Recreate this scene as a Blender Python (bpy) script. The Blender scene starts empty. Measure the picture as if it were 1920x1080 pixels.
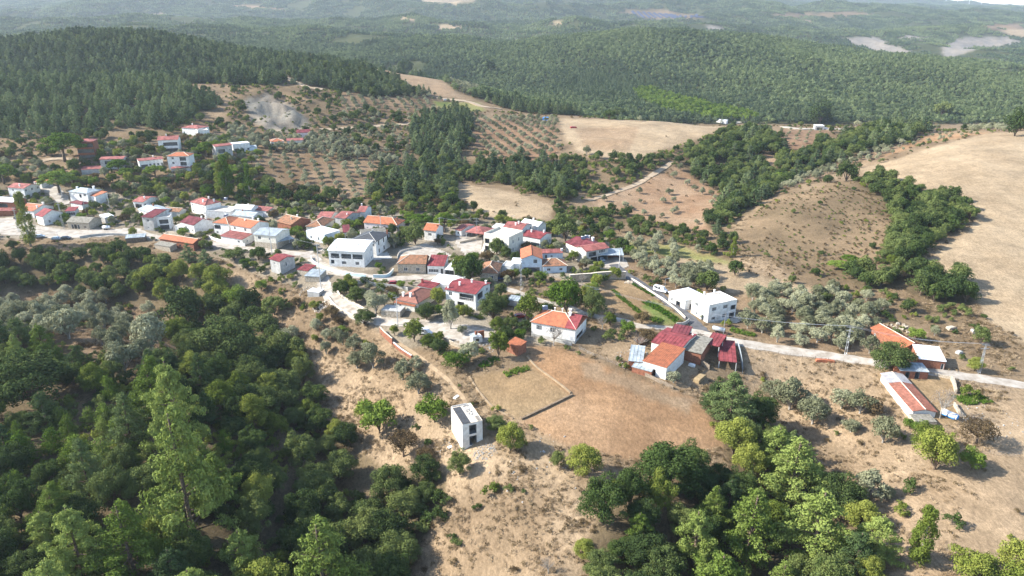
import bpy, math, random
import numpy as np
from mathutils import Vector

random.seed(7)
SC = bpy.context.scene
COL = SC.collection
R = math.radians

# ---------------------------------------------------------------- camera, sky, sun, exposure
H, PITCH, FOC = 95.0, R(21.0), 1321.0
cam_d = bpy.data.cameras.new('camera')
cam = bpy.data.objects.new('camera', cam_d); COL.objects.link(cam)
cam.location = (0, 0, H); cam.rotation_euler = (R(90) - PITCH, 0, 0)
cam_d.sensor_width = 36; cam_d.lens = 36 * FOC / 1920
cam_d.clip_start = 1; cam_d.clip_end = 40000
SC.camera = cam

SUN_EL, SUN_DIR = R(35), Vector((-1.0, 0.06, 0)).normalized()     # towards the sun: from the left
world = bpy.data.worlds.new('World'); SC.world = world; world.use_nodes = True
wn, wl = world.node_tree.nodes, world.node_tree.links
wn.clear()
sky = wn.new('ShaderNodeTexSky'); sky.sky_type = 'NISHITA'; sky.sun_disc = False
sky.sun_elevation = SUN_EL; sky.sun_rotation = math.atan2(SUN_DIR.x, SUN_DIR.y) 
sky.altitude = 200; sky.air_density = 1.0; sky.dust_density = 0.8; sky.ozone_density = 1.0
bg = wn.new('ShaderNodeBackground'); bg.inputs['Strength'].default_value = 0.15
wo = wn.new('ShaderNodeOutputWorld')
wl.new(sky.outputs[0], bg.inputs[0]); wl.new(bg.outputs[0], wo.inputs[0])

sun_d = bpy.data.lights.new('sun', 'SUN'); sun_d.energy = 5.0; sun_d.angle = R(0.6); sun_d.color = (1.0, 0.95, 0.86)
sun = bpy.data.objects.new('sun', sun_d); COL.objects.link(sun)
sv = Vector((SUN_DIR.x * math.cos(SUN_EL), SUN_DIR.y * math.cos(SUN_EL), math.sin(SUN_EL)))
sun.rotation_euler = sv.to_track_quat('Z', 'Y').to_euler(); sun.location = sv * 300

SC.view_settings.view_transform = 'Standard'; SC.view_settings.look = 'None'
SC.view_settings.gamma = 1; SC.view_settings.use_curve_mapping = False
SC.view_settings.exposure = 1.34
SC.render.engine = 'CYCLES'
SC.cycles.use_denoising = True
SC.cycles.max_bounces = 4; SC.cycles.diffuse_bounces = 2; SC.cycles.glossy_bounces = 1
SC.cycles.transmission_bounces = 2; SC.cycles.volume_bounces = 0; SC.cycles.transparent_max_bounces = 4

# ---------------------------------------------------------------- numeric helpers
CP, SP = math.cos(PITCH), math.sin(PITCH)

def proj(x, y, z):
    zr = z - H
    zc = np.maximum(y * CP - zr * SP, 1e-3)
    return 960 + FOC * x / zc, 540 - FOC * (y * SP + zr * CP) / zc

def ray(u, v):
    a, b = (u - 960) / FOC, (540 - v) / FOC
    return np.array([a, CP + b * SP, -SP + b * CP])

def _hash(ix, iy, s):
    h = (ix.astype(np.int64) * 374761393 + iy.astype(np.int64) * 668265263 + s * 974634777) & 0xffffffff
    h = ((h ^ (h >> 13)) * 1274126177) & 0xffffffff
    return ((h ^ (h >> 16)) & 0xffff) / 65535.0

def vnoise(x, y, s=0):
    x = np.asarray(x, float); y = np.asarray(y, float)
    ix, iy = np.floor(x), np.floor(y)
    fx, fy = x - ix, y - iy
    fx = fx * fx * (3 - 2 * fx); fy = fy * fy * (3 - 2 * fy)
    a = _hash(ix, iy, s); b = _hash(ix + 1, iy, s); c = _hash(ix, iy + 1, s); d = _hash(ix + 1, iy + 1, s)
    return (a + (b - a) * fx) * (1 - fy) + (c + (d - c) * fx) * fy

def fbm(x, y, s=0, o=3):
    r, amp, t = 0, 1.0, 0
    for k in range(o):
        r = r + amp * (vnoise(x * 2 ** k + 17.3 * k, y * 2 ** k - 9.1 * k, s + k) - .5); t += amp; amp *= .5
    return r / t * 2

def seg_dist(x, y, pts):
    best = np.full(np.shape(x), 1e9)
    for (ax, ay), (bx, by) in zip(pts[:-1], pts[1:]):
        dx, dy = bx - ax, by - ay
        t = np.clip(((x - ax) * dx + (y - ay) * dy) / (dx * dx + dy * dy + 1e-9), 0, 1)
        best = np.minimum(best, np.hypot(x - ax - t * dx, y - ay - t * dy))
    return best

# ---------------------------------------------------------------- the lie of the land: (distance, z) or (distance, 'v', row seen)
def zv(d, v):
    a = PITCH + math.atan((v - 540) / FOC)
    return H - d * math.tan(a)
V = lambda d, v: (d, zv(d, v))
NEAR = [(40, -6), (100, -3), (150, -1), (200, 0), (250, 0), (300, 0.5)]
COLS = {
 -400: NEAR + [(340, 2), (400, 10), (460, 20), (560, 40), (640, 42), (700, 40), (800, 72), (900, 66), (1050, 34), (1400, 30), V(2000, 52), V(3000, 32), V(4500, 2), V(6500, -35)],
 0: NEAR + [(340, 1), (370, 3), V(410, 296), V(450, 262), V(500, 215), V(580, 158), V(630, 146), (690, 40), V(780, 98), (860, 58), (1000, 38), (1300, 25), V(1800, 62), V(2500, 48), V(3500, 26), V(5000, -5), V(7000, -35)],
 300: NEAR + [(340, 1), (370, 3), V(410, 300), V(450, 262), V(500, 225), V(570, 166), V(620, 150), (680, 26), V(760, 80), V(830, 46), (900, 66), (1050, 30), (1300, 24), V(1750, 52), (2000, 40), V(2500, 30), (2900, 60), V(3600, 10), V(5000, -10), V(7000, -35)],
 520: NEAR + [(340, 1), (370, 2), V(430, 308), V(480, 264), V(540, 218), V(600, 170), V(680, 136), V(760, 117), (850, 48), (1000, 18), (1300, 20), V(1700, 56), (1950, 36), V(2500, 32), (2900, 60), V(3600, 10), V(5000, -10), V(7000, -30)],
 700: NEAR + [(340, 0), (370, 1), V(430, 314), V(480, 280), V(540, 238), V(600, 202), V(660, 167), V(730, 132), V(800, 114), (900, 25), (1050, 8), V(1300, 96), V(1600, 56), (1950, 22), V(2500, 38), (2900, 50), V(3600, 14), V(5000, -5), V(7000, -25)],
 850: NEAR + [(350, 2), (390, 3), (430, 0), V(480, 288), V(540, 250), V(600, 212), V(660, 187), V(740, 154), V(800, 142), (900, 5), (1050, 0), V(1250, 108), V(1530, 60), (1850, 12), V(2400, 46), (2850, 40), V(3600, 16), V(5000, -2), V(7000, -20)],
 1000: NEAR + [(350, 1), (385, 5), (420, -1), V(460, 300), V(520, 262), V(590, 228), V(640, 215), V(700, 196), (760, 12), (850, -8), V(1000, 165), V(1200, 122), V(1450, 70), (1780, 5), V(2300, 56), (2800, 28), V(3600, 20), V(5500, 4), V(7000, 0)],
 1200: NEAR + [(350, -2), (400, 0), V(450, 296), V(520, 252), V(590, 224), (650, 6), (730, -22), V(800, 216), V(1000, 166), V(1200, 118), V(1420, 62), (1780, 0), V(2250, 54), (2800, 22), V(3600, 20), V(4200, 18), V(5500, 6), V(7000, 3)],
 1350: [(40, -6), (100, -5), (150, -3), (200, 0), (250, 0), (300, 0), (350, -2), (400, -1), (450, 0), V(520, 250), V(570, 236), (630, 6), (730, -25), V(800, 220), V(1000, 170), V(1200, 124), V(1420, 68), (1750, -6), V(2200, 58), (2750, 16), V(3500, 24), V(4200, 20), V(5500, 0), V(7000, -6)],
 1500: [(40, -6), (100, -4), (150, -2), (200, 0), (250, -1), (280, 3), V(310, 408), V(340, 364), V(365, 346), (395, 6), (430, 2), V(500, 264), V(560, 238), (620, 8), (720, -25), V(800, 224), V(1000, 176), V(1200, 132), V(1400, 82), (1700, -12), V(2150, 66), (2700, 12), V(3500, 30), V(4200, 24), V(5500, 8), V(7000, 0)],
 1650: [(40, -6), (100, -3), (150, -1), (200, 0), (240, 0), (280, 5), V(310, 420), V(350, 358), V(385, 326), (430, 13), (470, 12), V(530, 260), V(580, 240), (640, 10), (730, -25), V(820, 226), V(1000, 182), V(1200, 142), V(1380, 104), (1650, -25), V(2100, 74), (2600, 8), V(3400, 38), V(4200, 30), V(5500, 14), V(7000, 3)],
 1800: [(40, -6), (100, -2), (150, 0), (200, 0), (230, 2), V(260, 478), V(300, 408), V(350, 338), V(400, 284), V(440, 257), (480, 24), (560, 10), (650, -8), (750, -22), V(850, 228), V(1000, 190), V(1200, 156), V(1350, 130), (1600, -35), V(2050, 82), (2500, 8), V(3300, 50), V(4400, 38), V(5500, 26), V(7000, 15)],
 2000: [(40, -6), (100, -2), (150, 0), (200, 0), (230, 3), V(270, 466), V(320, 382), V(370, 318), V(430, 264), V(480, 244), (540, 24), (650, 0), (750, -20), V(850, 228), V(1000, 196), V(1180, 168), V(1320, 150), (1550, -40), V(2000, 92), (2450, 5), V(3300, 58), V(4400, 46), V(5500, 38), V(7000, 31)],
 2500: [(40, -6), (100, -2), (150, 0), (200, 0), (230, 3), V(270, 466), V(320, 382), V(370, 318), V(430, 264), V(480, 244), (540, 24), (650, 0), (750, -20), V(850, 228), V(1000, 190), V(1250, 150), V(1600, 116), V(2100, 90), V(2900, 70), V(4200, 54), V(5500, 44), V(7000, 38)],
}
LD0, LD1, ND, NT = math.log(40), math.log(9000), 260, 160
TU = np.array(sorted(COLS)); TT = (TU - 960) / FOC * 1.02
ldg = np.linspace(LD0, LD1, ND); tg = np.linspace(-1.5, 1.5, NT)
_rows = np.array([np.interp(np.exp(ldg), [k[0] for k in COLS[u]], [k[1] for k in COLS[u]]) for u in TU])
TAB = np.array([[0.0]])
TAB = np.stack([np.interp(tg, TT, _rows[:, j]) for j in range(ND)], axis=1)      # NT x ND
def _smooth(a, ax, r):
    k = np.exp(-0.5 * (np.arange(-3 * r, 3 * r + 1) / r) ** 2); k /= k.sum()
    pad = [(0, 0), (0, 0)]; pad[ax] = (3 * r, 3 * r)
    p = np.pad(a, pad, mode='edge')
    return np.apply_along_axis(lambda m: np.convolve(m, k, 'valid'), ax, p)
TAB = _smooth(_smooth(TAB, 1, 2), 0, 3)

RAVINE_L = [(-200, 262), (-150, 252), (-105, 232), (-72, 205), (-52, 175), (-38, 140), (-25, 110), (-18, 60)]
RAVINE_R = [(12, 70), (30, 95), (50, 112), (68, 128), (78, 150), (76, 172)]

def terrain(x, y):
    x = np.asarray(x, float); y = np.maximum(np.asarray(y, float), 30)
    t = np.clip((x / y + 1.5) / 3.0 * (NT - 1), 0, NT - 1.001)
    q = np.clip((np.log(y) - LD0) / (LD1 - LD0) * (ND - 1), 0, ND - 1.001)
    i, j = t.astype(int), q.astype(int); a, b = t - i, q - j
    z = (TAB[i, j] * (1 - a) + TAB[i + 1, j] * a) * (1 - b) + (TAB[i, j + 1] * (1 - a) + TAB[i + 1, j + 1] * a) * b
    d1 = seg_dist(x, y, RAVINE_L); z = z - 15 * np.exp(-(d1 / 24) ** 2)
    d2 = seg_dist(x, y, RAVINE_R); z = z - 7 * np.exp(-(d2 / 17) ** 2)
    mid = np.clip((y - 300) / 200, 0, 1); far = np.clip((y - 800) / 420, 0, 1)
    z = z + 0.7 * fbm(x / 15, y / 15, 3, 3) + mid * 2.2 * fbm(x / 55, y / 55, 9, 3) + far * (36 * fbm((x + .4 * y) / 280, (y - .3 * x) / 450, 21, 3) + np.clip((y - 1100) / 1500, 0, 1.6) * 60 * (.5 - 2 * np.abs(vnoise((x + .35 * y) / 1500, (y - .25 * x) / 620, 47) - .5)))
    q_ = np.exp(-(((x / y + .322) / .045) ** 2 + ((y - 560) / 70) ** 2)); z = z + q_ * 9 * fbm(x / 16, y / 14, 41, 4)
    z = z + np.clip((y - 380) / 150, 0, 1) * np.clip((700 - y) / 100, 0, 1) * 2.5 * fbm(x / 90, y / 90, 33, 2)
    return z

def hit(u, v, h=0.0):
    """where the ray of photo pixel (u, v) meets the land raised by h"""
    d = ray(u, v)
    s = np.concatenate([np.arange(60, 700, 1.0), np.geomspace(700, 9000, 900)])
    g = H + d[2] * s - terrain(d[0] * s, d[1] * s) - h
    k = np.nonzero(g < 0)[0]
    if len(k) == 0: s0 = s[-1]
    else:
        k = max(k[0], 1); s0 = s[k - 1] + (s[k] - s[k - 1]) * g[k - 1] / (g[k - 1] - g[k])
    return Vector((d[0] * s0, d[1] * s0, H + d[2] * s0))

def hit_plane(u, v, z):
    d = ray(u, v); s = (z - H) / d[2]
    return Vector((d[0] * s, d[1] * s, z))

def height_to(p, vtop):
    """height above p whose top is seen at row vtop"""
    lo, hi = 0, 60
    for _ in range(30):
        m = (lo + hi) / 2
        if proj(p.x, p.y, p.z + m)[1] > vtop: lo = m
        else: hi = m
    return lo

def in_poly(u, v, poly):
    r = np.zeros(np.shape(u), bool); n = len(poly)
    for k in range(n):
        (x1, y1), (x2, y2) = poly[k], poly[(k + 1) % n]
        if y1 == y2: continue
        c = ((y1 > v) != (y2 > v)) & (u < (x2 - x1) * (v - y1) / (y2 - y1) + x1)
        r ^= c
    return r

# ---------------------------------------------------------------- objects
def tag(o, label=None, cat=None, group=None, kind=None):
    if label: o['label'] = label
    if cat: o['category'] = cat
    if group: o['group'] = group
    if kind: o['kind'] = kind
    return o

def empty(name, loc, rz=0.0):
    o = bpy.data.objects.new(name, None); COL.objects.link(o)
    o.location = loc; o.rotation_euler = (0, 0, rz); o.empty_display_size = .3
    return o

def link(name, me, parent=None, loc=None):
    o = bpy.data.objects.new(name, me); COL.objects.link(o)
    if parent is not None: o.parent = parent
    if loc is not None: o.location = loc
    return o

class MB:
    def __init__(s): s.v, s.f, s.m = [], [], []
    def face(s, pts, m=0):
        n = len(s.v); s.v += [tuple(p) for p in pts]; s.f.append(tuple(range(n, n + len(pts)))); s.m.append(m); return s
    def box(s, x0, x1, y0, y1, z0, z1, m=0):
        n = len(s.v)
        s.v += [(x0, y0, z0), (x1, y0, z0), (x1, y1, z0), (x0, y1, z0), (x0, y0, z1), (x1, y0, z1), (x1, y1, z1), (x0, y1, z1)]
        for q in ((0, 3, 2, 1), (4, 5, 6, 7), (0, 1, 5, 4), (1, 2, 6, 5), (2, 3, 7, 6), (3, 0, 4, 7)):
            s.f.append(tuple(n + k for k in q)); s.m.append(m)
        return s
    def slab(s, pts, t, m=0):
        """closed plate: pts are the upper outline (counter-clockwise from above), t the thickness downwards"""
        n = len(s.v); k = len(pts)
        s.v += [tuple(p) for p in pts] + [(p[0], p[1], p[2] - t) for p in pts]
        s.f.append(tuple(n + i for i in range(k))); s.m.append(m)
        s.f.append(tuple(n + k + i for i in reversed(range(k)))); s.m.append(m)
        for i in range(k):
            j = (i + 1) % k
            s.f.append((n + i, n + k + i, n + k + j, n + j)); s.m.append(m)
        return s
    def tube(s, p0, p1, r0, r1, sides=6, m=0, cap=True):
        a, b = Vector(p0), Vector(p1); d = (b - a)
        if d.length < 1e-6: return s
        d.normalize(); q = d.orthogonal().normalized(); w = d.cross(q); n = len(s.v)
        for c, r in ((a, r0), (b, r1)):
            for i in range(sides):
                an = 2 * math.pi * i / sides
                s.v.append(tuple(c + q * (r * math.cos(an)) + w * (r * math.sin(an))))
        for i in range(sides):
            j = (i + 1) % sides
            s.f.append((n + i, n + j, n + sides + j, n + sides + i)); s.m.append(m)
        if cap:
            s.f.append(tuple(n + i for i in reversed(range(sides)))); s.m.append(m)
            s.f.append(tuple(n + sides + i for i in range(sides))); s.m.append(m)
        return s
    def mesh(s, name, mats, smooth=False):
        me = bpy.data.meshes.new(name); me.from_pydata(s.v, [], s.f)
        for m in (mats if isinstance(mats, (list, tuple)) else [mats]): me.materials.append(m)
        if any(s.m): me.polygons.foreach_set('material_index', s.m)
        if smooth: me.polygons.foreach_set('use_smooth', [True] * len(s.f))
        me.update(); return me
    def build(s, name, mats, parent=None, smooth=False):
        return link(name, s.mesh(name, mats, smooth), parent)

def np_mesh(name, verts, quads, mats, mi=None, smooth=False):
    me = bpy.data.meshes.new(name); k = quads.shape[1]
    me.vertices.add(len(verts)); me.vertices.foreach_set('co', verts.astype(np.float32).ravel())
    me.loops.add(quads.size); me.loops.foreach_set('vertex_index', quads.astype(np.int32).ravel())
    me.polygons.add(len(quads)); me.polygons.foreach_set('loop_start', np.arange(0, quads.size, k, dtype=np.int32))
    me.polygons.foreach_set('loop_total', np.full(len(quads), k, dtype=np.int32))
    for m in mats: me.materials.append(m)
    if mi is not None: me.polygons.foreach_set('material_index', mi.astype(np.int32))
    me.polygons.foreach_set('use_smooth', np.full(len(quads), smooth))
    me.update(calc_edges=True); me.validate()
    return me

# ---------------------------------------------------------------- materials
def nodes(mat):
    mat.use_nodes = True; nt = mat.node_tree; nt.nodes.clear()
    return nt, nt.nodes, nt.links

def plain(name, col, rough=.8, var=.18, scale=1.2, metal=0.0, bump=0.0, bscale=6.0, dirt=None, wave=None, spec=.25):
    """colour with uneven wear; wave = (spacing m, axis) paints joints and groove shade as dark parallel bands"""
    m = bpy.data.materials.new(name); nt, N, L = nodes(m)
    out = N.new('ShaderNodeOutputMaterial'); p = N.new('ShaderNodeBsdfPrincipled')
    p.inputs['Roughness'].default_value = rough; p.inputs['Metallic'].default_value = metal
    p.inputs['Specular IOR Level'].default_value = spec
    L.new(p.outputs[0], out.inputs[0])
    tc = N.new('ShaderNodeTexCoord'); no = N.new('ShaderNodeTexNoise')
    no.inputs['Scale'].default_value = scale; no.inputs['Detail'].default_value = 6; no.inputs['Roughness'].default_value = .65
    L.new(tc.outputs['Object'], no.inputs['Vector'])
    cr = N.new('ShaderNodeValToRGB')
    d = dirt or tuple(c * (1 - var * 1.6) for c in col)
    cr.color_ramp.elements[0].position = .32; cr.color_ramp.elements[0].color = (*d, 1)
    cr.color_ramp.elements[1].position = .62; cr.color_ramp.elements[1].color = (*[min(1, c * (1 + var * .35)) for c in col], 1)
    L.new(no.outputs['Fac'], cr.inputs[0])
    colout = cr.outputs[0]
    if wave:  # bands multiplied into the colour: joints, and painted shade between ridges
        w = N.new('ShaderNodeTexWave'); w.wave_type = 'BANDS'; w.bands_direction = wave[1]
        w.inputs['Scale'].default_value = 0.314 / wave[0]; w.inputs['Distortion'].default_value = .4
        L.new(tc.outputs['Object'], w.inputs['Vector'])
        mx = N.new('ShaderNodeMix'); mx.data_type = 'RGBA'; mx.blend_type = 'MULTIPLY'; mx.inputs[0].default_value = wave[2] if len(wave) > 2 else .35
        L.new(colout, mx.inputs[6]); L.new(w.outputs['Color'], mx.inputs[7]); colout = mx.outputs[2]
    L.new(colout, p.inputs['Base Color'])
    if bump:
        n2 = N.new('ShaderNodeTexNoise'); n2.inputs['Scale'].default_value = bscale; n2.inputs['Detail'].default_value = 4
        L.new(tc.outputs['Object'], n2.inputs['Vector'])
        b = N.new('ShaderNodeBump'); b.inputs['Strength'].default_value = bump; b.inputs['Distance'].default_value = .2
        L.new(n2.outputs['Fac'], b.inputs['Height']); L.new(b.outputs[0], p.inputs['Normal'])
    return m

M = {}
WHITE = (.78, .77, .74)
M['white'] = plain('white_render', (.74, .73, .70), .85, .12, .8, dirt=(.55, .53, .49))
M['bluewhite'] = plain('pale_blue_render', (.58, .66, .72), .85, .12, .8)
M['cream'] = plain('cream_render', (.66, .62, .53), .85, .15, .8)
M['pink'] = plain('pink_white_render', (.72, .64, .62), .85, .12, .8)
M['greywall'] = plain('grey_render', (.42, .41, .39), .9, .22, .7)
M['stone'] = plain('stone_masonry', (.44, .38, .30), .95, .45, 2.2, bump=.5, bscale=3, dirt=(.22, .18, .13))
M['brick'] = plain('red_brick', (.36, .15, .09), .95, .3, 2.0, bump=.2, bscale=5, wave=(.2, 'Z', .45))
M['concrete'] = plain('concrete', (.42, .41, .38), .9, .25, .8)
M['deck'] = plain('pale_concrete_deck', (.60, .52, .42), .9, .12, .8)
M['tile'] = plain('orange_roof_tiles', (.42, .145, .07), .85, .35, 1.0, dirt=(.24, .09, .05), wave=(.3, 'X', .3))
M['tileold'] = plain('weathered_roof_tiles', (.33, .155, .085), .9, .55, 1.1, dirt=(.12, .08, .05), wave=(.3, 'X', .4))
M['tilebrown'] = plain('brown_shingles', (.25, .11, .08), .85, .2, 1.0)
M['tilepink'] = plain('salmon_tiles', (.38, .16, .11), .85, .3, 1.4, wave=(.35, 'X', .25))
M['red'] = plain('red_metal_roof', (.235, .055, .058), .78, .35, .45, spec=.15)
M['maroon'] = plain('maroon_metal_roof', (.17, .045, .052), .78, .35, .45, spec=.15)
M['pinkmetal'] = plain('faded_red_metal_roof', (.30, .11, .095), .78, .35, .45, spec=.15)
M['greymetal'] = plain('blue_grey_metal_roof', (.34, .38, .40), .6, .3, .5, spec=.3)
M['whitemetal'] = plain('white_metal_roof', (.78, .79, .80), .5, .06, .4, spec=.4)
M['asbestos'] = plain('grey_fibre_cement_roof', (.27, .25, .21), .95, .4, 1.2, dirt=(.13, .12, .09), wave=(.25, 'X', .4))
M['charcoal'] = plain('charcoal_roof', (.075, .078, .085), .7, .2, .7, wave=(.35, 'X', .35))
M['rust'] = plain('rusty_sheet', (.20, .09, .05), .8, .4, 1.5, dirt=(.09, .05, .035))
M['wood'] = plain('old_wood', (.20, .15, .10), .9, .35, 1.5)
M['glass'] = plain('dark_window_glass', (.035, .045, .055), .12, .2, .8, spec=.6)
M['shade'] = plain('shade_toned_interior', (.20, .195, .19), .95, .2, 1)  # darkened colour carries the shade inside deep openings
M['dark'] = plain('dark_interior', (.05, .045, .04), .95, .2, 1)
M['frame'] = plain('white_frame', (.72, .72, .70), .6, .05, 1)
M['brownframe'] = plain('brown_frame', (.12, .06, .04), .7, .1, 1)
M['reddoor'] = plain('dark_red_door', (.22, .06, .045), .7, .15, 1)
M['steel'] = plain('galvanised_steel', (.45, .47, .49), .45, .15, 1, metal=.5)
M['polec'] = plain('pale_concrete_pole', (.50, .49, .47), .85, .12, 1)
M['black'] = plain('black_rubber', (.025, .025, .027), .8, .1, 1)
M['carwhite'] = plain('white_car_paint', (.75, .76, .77), .25, .03, 1, spec=.5)
M['cardark'] = plain('dark_car_paint', (.035, .04, .055), .25, .05, 1, spec=.5)
M['carblue'] = plain('blue_car_paint', (.05, .10, .28), .25, .05, 1, spec=.5)
M['carsilver'] = plain('silver_car_paint', (.35, .42, .48), .25, .05, 1, spec=.5, metal=.3)
M['carred'] = plain('dark_red_paint', (.30, .03, .03), .35, .05, 1, spec=.5)
M['blue'] = plain('blue_plastic', (.04, .20, .50), .4, .1, 1)
M['turq'] = plain('pale_blue_wall_paint', (.50, .66, .70), .85, .12, .8)
M['path'] = plain('trodden_soil_path', (.27, .20, .125), .95, .35, .5, dirt=(.20, .14, .085), bump=.2)
M['asphalt'] = plain('asphalt', (.10, .10, .105), .95, .25, .35, bump=.2)
M['paving'] = plain('pale_concrete_paving', (.36, .325, .28), .95, .3, .35, dirt=(.22, .185, .145), bump=.15)
M['track'] = plain('dirt_track', (.33, .26, .18), .95, .25, .3, dirt=(.24, .17, .11), bump=.2)
M['bark'] = plain('bark', (.15, .11, .08), .95, .4, 3, bump=.3)
M['barkpale'] = plain('pale_bark', (.34, .31, .27), .95, .3, 3)
M['straw'] = plain('straw_bale', (.30, .22, .12), .95, .3, 3)
M['rubble'] = plain('white_rubble', (.42, .41, .39), .95, .5, 2)
M['haynet'] = plain('dry_palisade', (.25, .20, .15), .95, .4, 3)
M['panel'] = plain('solar_panel', (.04, .05, .085), .7, .1, 1, spec=.1)

def foliage(name, a, b, trans=.16, vs=.8):
    """a leaf colour that varies leaf clump by leaf clump and tree by tree"""
    m = bpy.data.materials.new(name); nt, N, L = nodes(m)
    out = N.new('ShaderNodeOutputMaterial')
    tc = N.new('ShaderNodeTexCoord'); no = N.new('ShaderNodeTexNoise'); no.inputs['Scale'].default_value = vs; no.inputs['Detail'].default_value = 3
    L.new(tc.outputs['Object'], no.inputs['Vector'])
    oi = N.new('ShaderNodeObjectInfo')
    ad = N.new('ShaderNodeMath'); ad.operation = 'MULTIPLY_ADD'; ad.inputs[1].default_value = 0.8; ad.inputs[2].default_value = -.4
    L.new(oi.outputs['Random'], ad.inputs[0])
    sm = N.new('ShaderNodeMath'); sm.operation = 'ADD'; L.new(no.outputs['Fac'], sm.inputs[0]); L.new(ad.outputs[0], sm.inputs[1])
    cr = N.new('ShaderNodeValToRGB'); cr.color_ramp.elements[0].position = .3; cr.color_ramp.elements[0].color = (*a, 1)
    cr.color_ramp.elements[1].position = .72; cr.color_ramp.elements[1].color = (*b, 1)
    L.new(sm.outputs[0], cr.inputs[0])
    d = N.new('ShaderNodeBsdfDiffuse'); t = N.new('ShaderNodeBsdfTranslucent'); mx = N.new('ShaderNodeMixShader'); mx.inputs[0].default_value = trans
    L.new(cr.outputs[0], d.inputs[0]); L.new(cr.outputs[0], t.inputs[0]); L.new(d.outputs[0], mx.inputs[1]); L.new(t.outputs[0], mx.inputs[2])
    L.new(mx.outputs[0], out.inputs[0])
    return m
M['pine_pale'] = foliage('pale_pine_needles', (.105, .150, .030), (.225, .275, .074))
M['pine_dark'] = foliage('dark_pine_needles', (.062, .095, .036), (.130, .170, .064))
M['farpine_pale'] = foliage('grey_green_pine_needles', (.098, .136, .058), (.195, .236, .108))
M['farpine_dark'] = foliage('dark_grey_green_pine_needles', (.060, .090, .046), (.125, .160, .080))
M['oak_dark'] = foliage('dark_oak_leaves', (.046, .070, .024), (.118, .148, .048))
M['oak_yellow'] = foliage('yellow_green_leaves', (.105, .138, .026), (.220, .240, .052))
M['olive'] = foliage('olive_leaves', (.165, .172, .098), (.325, .325, .205))
M['bright'] = foliage('bright_green_leaves', (.078, .130, .020), (.165, .225, .042))
M['brownleaf'] = foliage('brown_autumn_leaves', (.085, .060, .032), (.150, .110, .055))
M['shrubm'] = foliage('maquis_leaves', (.058, .088, .026), (.145, .172, .054))
M['drygrass'] = foliage('dry_grass_blades', (.24, .170, .098), (.42, .32, .205), .1)
M['twig'] = foliage('bare_twigs', (.14, .11, .09), (.22, .18, .15), .05)
M['crop'] = foliage('crop_leaves', (.05, .11, .012), (.13, .17, .03))
# ================================================================ regions of the land (outlines are where they are seen from the camera)
# ground kinds: albedo, second albedo
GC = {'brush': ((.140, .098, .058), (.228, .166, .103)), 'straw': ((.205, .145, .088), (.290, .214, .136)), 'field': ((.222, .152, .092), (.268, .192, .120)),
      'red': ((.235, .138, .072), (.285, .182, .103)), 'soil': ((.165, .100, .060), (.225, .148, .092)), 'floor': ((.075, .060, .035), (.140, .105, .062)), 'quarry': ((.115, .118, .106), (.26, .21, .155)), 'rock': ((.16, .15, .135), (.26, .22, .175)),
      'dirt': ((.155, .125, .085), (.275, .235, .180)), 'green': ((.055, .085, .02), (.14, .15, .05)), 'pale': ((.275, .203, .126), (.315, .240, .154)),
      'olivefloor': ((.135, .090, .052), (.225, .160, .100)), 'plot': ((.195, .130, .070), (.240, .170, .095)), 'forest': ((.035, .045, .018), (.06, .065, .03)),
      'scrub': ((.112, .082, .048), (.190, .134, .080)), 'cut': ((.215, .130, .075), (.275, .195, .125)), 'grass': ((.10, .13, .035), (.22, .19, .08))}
Z = []
def zone(name, poly, ground, veg=(), where='', dmin=0, dmax=620, warp=5):
    Z.append(dict(name=name, poly=poly, ground=ground, veg=veg, where=where, dmin=dmin, dmax=dmax, warp=warp))
# veg entries: (kind, spacing in metres, probability, smallest, largest scale)
BR = [('shrub', 4.5, .16, .5, 1.5), ('dry_shrub', 5, .18, .5, 1.3)]
zone('base', [(-3000, -900), (5000, -900), (5000, 4000), (-3000, 4000)], 'brush', BR + [('oak_tree', 14, .12, .4, .8)], 'on the dry brown slope', 0, 1e9)
zone('village', [(-500, 350), (60, 330), (330, 370), (500, 385), (640, 385), (900, 405), (1100, 425), (1190, 470), (1170, 520), (1110, 600), (1010, 660), (880, 640), (760, 655), (690, 610), (600, 560), (500, 520), (380, 470), (250, 445), (-500, 460)], 'dirt',
     [('fruit_tree', 5.5, .55, .45, 1.05), ('olive_tree', 6.5, .3, .6, 1.1), ('shrub', 3.0, .45, .5, 1.6), ('oak_tree', 8, .42, .45, .9)], 'between the village houses')
zone('upvillage', [(-500, 290), (60, 290), (330, 255), (480, 270), (500, 330), (330, 372), (60, 345), (-500, 350)], 'brush',
     [('fruit_tree', 5.5, .5, .6, 1.2), ('oak_tree', 6, .5, .5, 1.0), ('shrub', 3.5, .45, .7, 1.7), ('olive_tree', 6, .45, .7, 1.2)], 'among the upper village houses')
zone('behind', [(330, 345), (460, 330), (640, 375), (700, 345), (860, 345), (880, 400), (760, 400), (600, 385), (480, 385), (380, 375)], 'floor',
     [('oak_tree', 6.5, .75, .6, 1.1), ('fruit_tree', 7, .5, .7, 1.2), ('shrub', 4, .5, .8, 1.6)], 'in the belt behind the village roofs')
zone('drybank', [(500, 285), (640, 300), (760, 300), (850, 320), (840, 350), (700, 380), (640, 378), (520, 330), (470, 320)], 'olivefloor',
     [('olive_tree', 'terrace', 1, .5, .9), ('shrub', 6, .2, .5, 1.2)], 'in the terraced olive grove above the village')
zone('upolive', [(430, 240), (600, 240), (830, 300), (830, 320), (640, 300), (500, 282), (430, 268)], 'olivefloor', [('olive_tree', 4.6, .95, .7, 1.15)], 'in the grey olive belt above the upper houses')
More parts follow.
